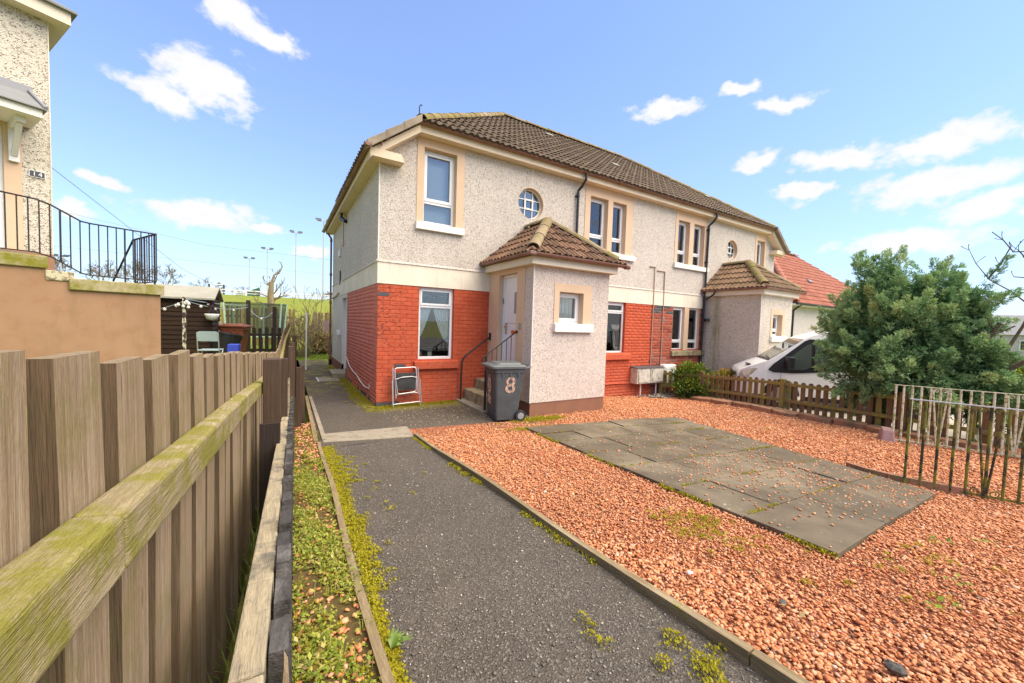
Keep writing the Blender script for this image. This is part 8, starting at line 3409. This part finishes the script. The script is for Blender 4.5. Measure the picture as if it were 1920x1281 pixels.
def tufts(name, pts, h, w, m, seed, per=7, lean=0.5, tone=(0.5, 0.25), stuff=True):
    """grass-like blades growing from points"""
    rng = np.random.default_rng(seed)
    P = np.repeat(np.asarray(pts, float), per, 0)
    n = len(P)
    P[:, :2] += rng.normal(0, 0.012, (n, 2))
    a = rng.uniform(0, 6.283, n)
    ln = h * rng.uniform(0.45, 1.3, n)
    le = lean * rng.uniform(0.2, 1.2, n)
    dx, dy = np.cos(a), np.sin(a)
    ww = w * rng.uniform(0.6, 1.3, n)
    b0 = P + np.stack([-dy * ww, dx * ww, 0 * a], 1)
    b1 = P - np.stack([-dy * ww, dx * ww, 0 * a], 1)
    mid = P + np.stack([dx * le * ln * 0.35, dy * le * ln * 0.35, ln * 0.6], 1)
    m0, m1 = mid + (b0 - P) * 0.7, mid + (b1 - P) * 0.7
    tip = P + np.stack([dx * le * ln, dy * le * ln, ln * (0.95 - 0.3 * le)], 1)
    V = np.stack([b0, b1, m1, m0, tip, tip + 1e-4], 1).reshape(-1, 3)
    i = np.arange(n)[:, None] * 6
    F = np.concatenate([i + np.array([[0, 1, 2, 3]]), i + np.array([[3, 2, 5, 4]])])
    T = np.clip(tone[0] + rng.normal(size=n) * tone[1], 0, 1)
    o = bulk(name, V, F, m, tone=np.concatenate([T, T]))
    o['kind'] = 'stuff'
    return o


def leaflets(name, pts, size, m, seed, per=5, tone=(0.5, 0.3), rise=0.03):
    """small broad leaves lying about points"""
    rng = np.random.default_rng(seed)
    P = np.repeat(np.asarray(pts, float), per, 0)
    n = len(P)
    P += rng.normal(0, 1, (n, 3)) * np.array([size, size, 0])
    P[:, 2] += rng.uniform(0, rise, n)
    a = rng.uniform(0, 6.283, n)
    s = size * rng.uniform(0.4, 1.2, n)
    d = np.stack([np.cos(a), np.sin(a), rng.uniform(-0.3, 0.8, n)], 1)
    w = np.stack([-np.sin(a), np.cos(a), rng.uniform(-0.4, 0.4, n)], 1)
    V = np.stack([P, P + d * (s * 0.5)[:, None] + w * (s * 0.32)[:, None], P + d * s[:, None], P + d * (s * 0.5)[:, None] - w * (s * 0.32)[:, None]], 1).reshape(-1, 3)
    T = np.clip(tone[0] + rng.normal(size=n) * tone[1], 0, 1)
    o = bulk(name, V, np.arange(4 * n).reshape(-1, 4), m, tone=T)
    o['kind'] = 'stuff'
    return o


def mossy(name, pts, seed, size=0.02, per=26, m='moss', tone=(0.55, 0.2), hgt=0.018):
    """cushions of tiny upright leaflets"""
    rng = np.random.default_rng(seed)
    P = np.repeat(np.asarray(pts, float), per, 0)
    n = len(P)
    r = rng.normal(0, size, (n, 2))
    P[:, :2] += r
    dome = hgt * np.exp(-(r ** 2).sum(1) / (2 * size * size))
    a = rng.uniform(0, 6.283, n)
    s = rng.uniform(0.006, 0.013, n)
    P[:, 2] += dome - 0.002
    d = np.stack([np.cos(a) * 0.7, np.sin(a) * 0.7, np.full(n, 0.75)], 1) * s[:, None]
    w = np.stack([-np.sin(a), np.cos(a), 0 * a], 1) * (s * 0.5)[:, None]
    V = np.stack([P - w, P + w, P + d], 1).reshape(-1, 3)
    T = np.clip(tone[0] + rng.normal(size=n) * tone[1], 0, 1)
    o = bulk(name, V, np.arange(3 * n).reshape(-1, 3), m, tone=T)
    o['kind'] = 'stuff'
    return o


def build_ground_cover():
    rng = np.random.default_rng(2)
    # moss along the left edge of the path, on the house wall foot, patches in the gravel, slab joints
    n = 1300
    y = -7.6 + 5.4 * rng.random(n)
    u = 0.330 + np.abs(rng.normal(0, 0.045, n)) * (0.6 + 0.8 * (np.sin(y * 3.3) > -0.2)) * np.interp(y, [-7.6, -5.5, -4, -2.2], [0.7, 0.8, 1.6, 2.2])
    x = CAM.x + u + SK * (y - CAM.y)
    z = np.maximum(-2.25 - y, 0) * 0.088
    P = [np.stack([x, y, z], 1)]
    n = 900
    yy = rng.uniform(0.1, 7.0, n)
    xx = -0.04 - np.abs(rng.normal(0, 0.13, n)) * np.interp(yy, [0, 1, 3, 7], [1.6, 1.1, 0.9, 1.0])
    P.append(np.stack([xx, yy, np.full(n, 0.008)], 1))
    n = 420
    xx = rng.uniform(-0.25, 1.6, n)
    yy = -0.03 - np.abs(rng.normal(0, 0.11, n)) * np.interp(xx, [-.2, 0.3, 1.6], [2.2, 1.3, 0.7])
    P.append(np.stack([xx, yy, np.full(n, 0.006)], 1))
    for (cx, cy, sx, sy, n) in ((2.35, -2.02, 0.22, 0.10, 220), (2.75, -2.05, 0.15, 0.08, 120), (1.9, -2.55, 0.22, 0.06, 90), (0.95, -5.95, 0.15, 0.10, 26), (0.80, -6.2, 0.1, 0.08, 16), (1.02, -6.45, 0.12, 0.06, 10),
                                (1.15, -6.1, 0.08, 0.05, 20), (-0.20, -6.95, 0.035, 0.035, 16), (-0.16, -6.75, 0.025, 0.02, 7), (-0.33, -6.83, 0.015, 0.012, 4), (-0.42, -6.55, 0.02, 0.05, 6), (-0.9, -4.2, 0.25, 0.5, 10),
                                (1.3, -7.05, 0.2, 0.2, 8), (2.0, -7.1, 0.4, 0.15, 9), (1.7, -7.2, 0.3, 0.2, 7)):
        xx = rng.normal(cx, sx, n)
        yy = rng.normal(cy, sy, n)
        P.append(np.stack([xx, yy, gz(xx, yy) + 0.012], 1))
    # right edge of the path beside the gravel boards
    n = 260
    y = rng.uniform(-6.9, -2.3, n)
    x = CAM.x + 1.535 - np.abs(rng.normal(0, 0.02, n)) + SK * (y - CAM.y)
    ok = np.sin(y * 4.1) > -0.1
    P.append(np.stack([x, y, np.maximum(-2.25 - y, 0) * 0.088], 1)[ok])
    # moss in the slab joints
    n = 260
    u_, v_ = rng.random(n), rng.choice([0.142, 0.297, 0.46, 0.61, 0.76, 0.88], n)
    xx = (1 - u_) * (1.377 + v_ * 0.473) + u_ * (4.23 + v_ * 0.84)
    yy = (1 - u_) * (-6.808 + v_ * 4.308) + u_ * (-6.68 + v_ * 3.66)
    P.append(np.stack([xx, yy, gz(xx, yy) + 0.022], 1)[np.sin(xx * 5 + v_ * 40) > -0.3])
    # edge of the slabs
    n = 240
    t = rng.random(n)
    xx, yy = 1.377 + (1.85 - 1.377) * t - 0.01, -6.808 + (6.808 - 2.5) * t
    P.append(np.stack([xx, yy, gz(xx, yy) + 0.01], 1)[np.sin(yy * 5.3) > 0.0])
    mossy('moss', np.concatenate(P), 3, 0.016, 30)
    # weed strip
    n = 2600
    y = -7.9 + 6.6 * rng.random(n)
    la = rng.uniform(0.0, 0.275, n)
    x = CAM.x + la + SK * (y - CAM.y)
    z = np.maximum(-2.25 - y, 0) * 0.088 + 0.02
    dens = np.where(y > -2.9, 0.12, np.where(y < -6.2, 0.55, 1.0)) * (0.55 + 0.45 * np.sin(y * 5 + la * 14))
    ok = rng.random(n) < dens
    P2 = np.stack([x, y, z], 1)[ok]
    leaflets('weeds', P2, 0.022, 'weeds', 4, 9, (0.5, 0.22), 0.035)
    tufts('strip_grass', P2[::3], 0.06, 0.0016, 'weeds', 5, 7, 0.9, (0.65, 0.25))
    mossy('strip_moss', P2[1::2], 6, 0.028, 30, 'moss', (0.45, 0.22), 0.02)
    leaflets('dead_leaves', P2[::9], 0.026, 'litter', 7, 2, (0.4, 0.3), 0.04)
    # long grass in the dark gap between the two fences
    n = 420
    y = rng.uniform(-7.5, -1.5, n)
    la = rng.uniform(0.095, 0.19, n)
    x = CAM.x - la + SK * (y - CAM.y)
    z = np.maximum(-2.25 - y, 0) * 0.088 - 0.05
    tufts('gap_grass', np.stack([x, y, z], 1), 0.34, 0.0022, 'grass_blade', 8, 8, 0.45)
    # lawn behind
    n = 5500
    x = rng.uniform(-1.1, 3.0, n)
    y = rng.uniform(9.3, 12.5, n)
    tufts('lawn_grass', np.stack([x, y, 0.02 + 0.03 * np.maximum(0, y - 10)], 1), 0.05, 0.004, 'grass_blade', 9, 4, 0.8)
    # scattered straws and small weeds in the gravel
    pts = np.array([(0.95, -6.35, 0.31), (2.6, -7.2, 0.28), (1.2, -7.25, 0.37), (2.4, -7.05, 0.25), (6.3, -0.15, -0.19), (4.42, -1.7, -0.05), (3.1, -3.0, 0.02), (5.6, -4.4, 0.02), (6.4, -3.6, -0.03), (1.6, -7.3, 0.35)])
    leaflets('gravel_weeds', pts, 0.035, 'weeds', 11, 12, (0.35, 0.2), 0.04)
    # dry leaves on gravel and path
    n = 160
    x = rng.uniform(0.2, 7.5, n)
    y = rng.uniform(-7.4, -0.4, n)
    leaflets('fallen_leaves', np.stack([x, y, gz(x, y) + 0.035], 1), 0.03, 'litter', 12, 1, (0.55, 0.35), 0.01)


build_ground_cover()

# leafy sprig and brown leaf at the path edge
t_ = thing('dock_plant', (-1.22, -6.15, 0.36), 'small leafy green sprig hanging over the left edge of the path', 'plant')
b = MB()
rr_ = random.Random(1)
c0 = Vector((lx(-6.2, -0.35), -6.2, slopez(-6.2) + 0.02))
for k in range(9):
    a = R(-40 + 16 * k)
    d = Vector((math.cos(a), math.sin(a) * 0.8, 0.35))
    tip = c0 + d * rr_.uniform(0.05, 0.11)
    s = Vector((-d.y, d.x, 0)).normalized() * 0.008
    mid = (c0 + tip) / 2 + Vector((0, 0, 0.015))
    b.add([c0, mid + s, tip, mid - s], [(0, 1, 2, 3)])
o = b.build('leaf', 'plant_green', t_) if 'plant_green' in MATS else None
if o is None:
    mat('plant_green', rough=0.5, fn=lambda t: (t.mix(t.noise(t.pos(), 30, 3), (0.07, 0.13, 0.015), (0.17, 0.24, 0.035)), None))
    o = b.build('leaf', 'plant_green', t_)
# a few single dark and pale stones that stand out in the gravel
for i, (x, y, s, m, lab) in enumerate(((0.50, -6.88, 0.036, 'stone_dark', 'small dark pebble in the gravel near the path edging'), (0.42, -7.30, 0.06, 'stone_dark', 'dark lump of stone in the gravel at the bottom edge'),
                                       (0.33, -6.50, 0.03, 'white_paint', 'white pebble beside the path edging'))):
    b = MB()
    b.lathe((0, 0, 0), [(0.0, -0.2 * s), (0.42 * s, -0.1 * s), (0.5 * s, 0.1 * s), (0.3 * s, 0.32 * s), (0.0, 0.36 * s)], 7)
    o = link('pebble', b.mesh('pebble'), m)
    for v in o.data.vertices:
        v.co.x *= 1.3
        v.co *= random.uniform(0.8, 1.15)
    o.location = (x, y, g(x, y) + 0.022)
    o.rotation_euler = (0.1, 0.1, i * 1.3)
    tag(o, lab, 'pebble')


# ------------------------------------------------------------------ far background
def bank_z(y):
    prof = [(12.6, -0.3), (13.6, 0.13), (15.0, 0.55), (20, 1.45), (27, 2.6), (34, 3.35), (39, 3.62), (46, 3.66), (90, 3.7)]
    for (a, c) in zip(prof, prof[1:]):
        if a[0] <= y <= c[0]:
            return a[1] + (c[1] - a[1]) * (y - a[0]) / (c[0] - a[0])
    return 3.7


# white rail fence along the top of the bank
t_ = thing('white_railing', (-6, 40, 3.62), 'long white post-and-rail fence along the top of the grass bank', 'railing')
b = MB()
b.box(-40, 26, 39.95, 40.05, 4.10, 4.20)
b.build('rail', 'white_paint', t_)
b = MB()
b.box(-40, 26, 39.97, 40.03, 3.84, 3.90)
b.build('rail', 'white_paint', t_)
x = -40.0
while x < 26:
    b = MB()
    b.box(x - 0.05, x + 0.05, 39.96, 40.04, 3.3, 4.10)
    b.build('post', 'white_paint', t_)
    x += 2.2
t_ = thing('white_gate', (-5.0, 39.8, 3.6), 'white gate section in the rail fence on the bank', 'gate')
for x in (-5.55, -4.6):
    b = MB()
    b.box(x - 0.07, x + 0.07, 39.75, 39.85, 3.4, 4.2)
    b.build('post', 'white_paint', t_)
b = MB()
b.box(-5.5, -4.65, 39.78, 39.82, 3.95, 4.0)
b.box(-5.5, -4.65, 39.78, 39.82, 3.7, 3.75)
b.build('bar', 'white_paint', t_)


def floodlight(x, y, zt, label, heads=2):
    t_ = thing('floodlight', (x, y, 3.6), label, 'floodlight')
    b = MB()
    b.tube([(x, y, 3.3), (x, y, zt)], [0.075, 0.045], 8)
    b.build('mast', 'galv', t_)
    b = MB()
    b.beam((x - 0.5, y, zt + 0.02), (x + 0.5, y, zt + 0.02), 0.08, 0.08)
    b.build('crossarm', 'galv', t_)
    for k in range(heads):
        xx = x + (-0.42 + 0.84 * k / max(1, heads - 1))
        b = MB()
        b.hexa([(xx - 0.22, y - 0.35, zt - 0.03), (xx + 0.22, y - 0.35, zt - 0.03), (xx + 0.22, y + 0.12, zt + 0.10), (xx - 0.22, y + 0.12, zt + 0.10),
                (xx - 0.22, y - 0.30, zt + 0.10), (xx + 0.22, y - 0.30, zt + 0.10), (xx + 0.22, y + 0.12, zt + 0.26), (xx - 0.22, y + 0.12, zt + 0.26)])
        b.build('lamp_head', 'plate_black', t_)


floodlight(-0.15, 42, 11.0, 'tallest floodlight mast, nearest the gable, above the bank')
floodlight(-3.0, 48, 9.7, 'middle floodlight mast of the three above the bank')
floodlight(-5.2, 55, 9.2, 'shortest floodlight mast of the three above the bank')
floodlight(1.6, 30, 10.05, 'floodlight mast whose head just shows beside the house eave')
floodlight(-21.5, 52, 7.2, 'low floodlight mast behind the iron railing of house 14')
t_ = thing('goal_frame', (-8.4, 52, 3.7), 'square dark-posted frame standing on the field beyond the rail fence', 'goal frame')
for x in (-9.1, -7.65):
    b = MB()
    b.tube([(x, 52, 3.6), (x, 52, 5.35)], 0.09, 8)
    b.build('post', 'pipe_black', t_)
b = MB()
b.tube([(-9.1, 52, 5.32), (-7.65, 52, 5.32)], 0.04, 8)
b.build('crossbar', 'white_paint', t_)
b = MB()
b.prism([(-6.4, 50, 3.7), (-3.9, 50, 3.7), (-3.9, 50, 5.15), (-6.0, 50, 4.25), (-6.4, 50, 4.25)], (0, 3, 0))
o = b.build('green_shelter', 'shelter_green')
tag(o, 'dark green wedge-roofed shelter beyond the rail fence', 'shelter')


def far_tree(x, y, h, w, seed, label, m='bark_far', z0=3.7):
    t_ = thing('far_tree', (x, y, z0), label, 'tree')
    b = MB()
    rr_ = random.Random(seed)
    b.tube([(x, y, z0 - 0.3), (x, y, z0 + h * 0.35)], [0.028 * h, 0.02 * h], 6)
    b.build('trunk', m, t_)
    b = MB()
    for k in range(7):
        a = k * 0.9 + rr_.uniform(-.3, .3)
        branch_mesh(b, (x, y, z0 + h * rr_.uniform(0.15, 0.4)), (math.cos(a) * w, math.sin(a) * w * 0.6, h * 0.75), h * 0.33, 0.011 * h, 4, rr_, 0.55, 0.66, (2, 4), 0.45, 4, 0.05, 0.0042 * h)
    b.build('crown', m, t_)


specs = [(-34.5, 62, 5.2, 2.6, 'leftmost bare tree behind the iron railing of house 14'), (-30.5, 63, 5.0, 2.5, 'bare tree second from the left behind the iron railing'), (-26.6, 64, 4.6, 2.2, 'low bare tree third from the left behind the iron railing'),
         (-18.2, 62, 4.4, 2.6, 'round bare tree left of the pair beyond the dark shed'), (-15.0, 62, 4.2, 2.8, 'round bare tree right of the pair beyond the dark shed'), (-10.6, 64, 3.0, 2.6, 'low bare tree left of the dark frame'),
         (-22.5, 66, 4.4, 2.2, 'bare tree fourth from the left behind the iron railing'), (-7.0, 70, 2.6, 2.2, 'low bare tree between the dark frame and the green shelter'), (6.5, 75, 3.0, 1.6, 'small far tree just left of the gable drainpipe')]
for i, (x, y, h, w, lab) in enumerate(specs):
    far_tree(x, y, h, w, 40 + i, lab)
# far wooded skyline that reads as one mass
rng = np.random.default_rng(3)
n = 16000
x = rng.uniform(-75, 60, n)
hh = 1.3 + 0.7 * np.sin(x * 0.21) + 0.5 * np.sin(x * 0.63 + 1) + 0.35 * np.sin(x * 1.7)
y = rng.uniform(95, 104, n)
z = 3.6 + rng.random(n) * hh
a = rng.uniform(0, 6.28, n)
s = rng.uniform(0.25, 0.7, n)
P = np.stack([x, y, z], 1)
d = np.stack([np.cos(a), 0 * a, np.sin(a)], 1) * s[:, None]
w = np.stack([-np.sin(a), 0 * a, np.cos(a)], 1) * (s * 0.4)[:, None]
V = np.stack([P - d, P + w, P + d, P - w], 1).reshape(-1, 3)
leafmat('wood_far', [(0, (0.10, 0.085, 0.05)), (0.6, (0.17, 0.14, 0.085)), (1, (0.15, 0.16, 0.06))], 0.9, 0.1)
o = bulk('far_wood', V, np.arange(4 * n).reshape(-1, 4), 'wood_far', tone=rng.random(n))
tag(o, 'far belt of winter trees along the skyline', 'trees', kind='stuff')

# overhead wires
for (pts, lab) in (([(-4.69, 1.31, 3.92), (-3.9, 6.0, 2.9), (-2.9, 14, 2.3)], 'thin drop wire running down from the corner of house 14'),
                   ([(-30, 45, 12.5), (-8, 42, 8.6), (14, 40, 8.0)], 'upper thin overhead wire crossing the sky behind the floodlights'),
                   ([(-26, 40, 7.2), (-6, 40, 6.6), (14, 40, 6.4)], 'lower thin overhead wire crossing the sky behind the floodlights')):
    b = MB()
    b.tube(pts, 0.005 if pts[0][1] < 5 else 0.013, 5)
    tag(b.build('overhead_wire', 'wire'), lab, 'wire')


# red-roofed house beyond the right-hand end
def bungalow():
    x0, x1, y0, y1 = 17.6, 29.5, 0.5, 7.5
    t_ = thing('bungalow', (23, 4, -0.3), 'house with red tiled hip roof beyond the far end of the long house', 'house')
    b = MB()
    b.quad((x0, y0, -0.4), (x1, y0, -0.4), (x1, y0, 3.0), (x0, y0, 3.0))
    b.quad((x0, y1, -0.4), (x0, y0, -0.4), (x0, y0, 3.0), (x0, y1, 3.0))
    b.quad((x1, y0, -0.4), (x1, y1, -0.4), (x1, y1, 3.0), (x1, y0, 3.0))
    b.quad((x1, y1, -0.4), (x0, y1, -0.4), (x0, y1, 3.0), (x1, y1, 3.0))
    b.build('wall', 'harl_far', t_)
    e0, ey, ez = x0 - 0.35, y0 - 0.35, 3.02
    ax, ay, az = 22.4, 3.3, 6.45
    b = MB()
    ex1, ey1 = x1 + 0.35, y1 + 0.35
    ay2 = (ey + ey1) / 2
    b.poly([(e0, ey, ez), (ex1, ey, ez), (ex1 - 3.8, ay2, az), (ax, ay2, az)])
    b.poly([(e0, ey1, ez), (e0, ey, ez), (ax, ay2, az)])
    b.poly([(ex1, ey1, ez), (e0, ey1, ez), (ax, ay2, az), (ex1 - 3.8, ay2, az)])
    b.poly([(ex1, ey, ez), (ex1, ey1, ez), (ex1 - 3.8, ay2, az)])
    rf = b.build('roof', 'tile_red', t_, recalc=False)
    sl = (az - ez) / (ay2 - ey)
    n, v = Vector((0, -sl, 1)).normalized(), Vector((0, 1, sl)).normalized()
    hip = Vector((-(ay2 - ey), ax - e0, 0)).normalized()
    hip2 = Vector(((ay2 - ey), 3.8, 0)).normalized()
    cuts = [(Vector((e0, ey, ez)), hip), (Vector((ex1, ey, ez)), hip2), (Vector((0, ay2, 0)), Vector((0, 1, 0)))]
    ins = lambda p, w: all((p - c[0]).dot(c[1]) < w * 0.6 for c in cuts)
    tl = tile_plane(Vector((e0, ey - 0.05, ez - 0.05 * sl)), Vector((1, 0, 0)), v, n, ex1 - e0, math.hypot(ay2 - ey, az - ez), ins, cuts, 0.34, 0.30, seed=14)
    lay_tiles(tl, cuts, 'tile_red', rf, 0, edge='tile_edge_red')
    ridge_tiles((e0, ey, ez + 0.05), (ax, ay2, az + 0.05), rf, 'tile_red', 0.13, 0.5)
    ridge_tiles((ax, ay2, az + 0.06), (ex1 - 3.8, ay2, az + 0.06), rf, 'tile_red', 0.13, 0.5, mossy=lambda i: i % 2)
    p = Vector((22.0, ey + 1.5, ez + 1.5 * sl)) + n * 0.09
    b = MB()
    b.beam(p - Vector((0.18, 0, 0)), p + Vector((0.18, 0, 0)), 0.22, 0.06, n)
    b.build('roof_vent', 'slate_grey', rf)
    b = MB()
    b.box(e0, ex1, ey + 0.02, y0, 2.9, 2.98)
    b.build('eave', 'white_paint', t_)
    b = MB()
    b.tube([(e0, ey - 0.02, 2.99), (ex1, ey - 0.02, 2.97)], 0.06, 8)
    b.tube([(x0 + 0.12, ey, 2.95), (x0 + 0.12, y0 - 0.06, 2.7), (x0 + 0.12, y0 - 0.06, -0.3)], 0.045, 8)
    b.build('gutter', 'pipe_black', t_)


bungalow()


# far houses and lamp at the right edge
def far_house(x, y, w, d, h, rh, wallm, roofm, label, rot=0.0, wins=3):
    t_ = thing('far_house', (x, y, -0.4), label, 'house')
    t_.rotation_euler = (0, 0, rot)
    ORG[t_.name] = Vector((0, 0, 0))
    b = MB()
    b.box(-w / 2, w / 2, -d / 2, d / 2, 0, h)
    b.build('wall', wallm, t_)
    b = MB()
    b.prism([(-w / 2 - 0.3, -d / 2 - 0.3, h), (-w / 2 - 0.3, 0, h + rh), (-w / 2 - 0.3, d / 2 + 0.3, h)], (w + 0.6, 0, 0))
    b.build('roof', roofm, t_)
    for fl in range(2 if h > 4 else 1):
        for k in range(wins):
            xx = -w / 2 + w * (k + 0.5) / wins
            b = MB()
            b.box(xx - 0.6, xx + 0.6, -d / 2 - 0.05, -d / 2 + 0.02, 0.9 + 2.7 * fl, 2.1 + 2.7 * fl)
            wn = b.build('window', 'upvc', t_)
            b = MB()
            b.box(xx - 0.5, xx + 0.5, -d / 2 - 0.06, -d / 2 - 0.051, 1.0 + 2.7 * fl, 2.0 + 2.7 * fl)
            b.build('pane', 'plate_black', wn)


far_house(62, -13.5, 14, 8, 2.7, 2.2, 'far_wall', 'far_roof', 'distant low house with brown roof at the right edge beyond the conifer', R(-75), 4)
far_house(75, -1.5, 16, 8, 2.7, 2.4, 'harl_far', 'slate_grey', 'distant grey-roofed house hidden mostly behind the conifer', R(-75), 4)
t_ = thing('street_lamp', (34, -13.0, -0.3), 'far street lamp at the right edge above the distant roof', 'street lamp')
b = MB()
b.tube([(34, -13.05, -0.4), (34, -13.05, 5.4)], [0.09, 0.05], 8)
b.build('column', 'galv', t_)
b = MB()
b.tube([(34, -13.05, 5.4), (33.9, -12.8, 5.55), (33.8, -12.4, 5.55)], 0.035, 6)
b.build('arm', 'galv', t_)
b = MB()
b.box(33.72, 33.9, -12.75, -12.15, 5.48, 5.58)
b.build('lantern', 'copper_pipe', t_, bevel=0.02)
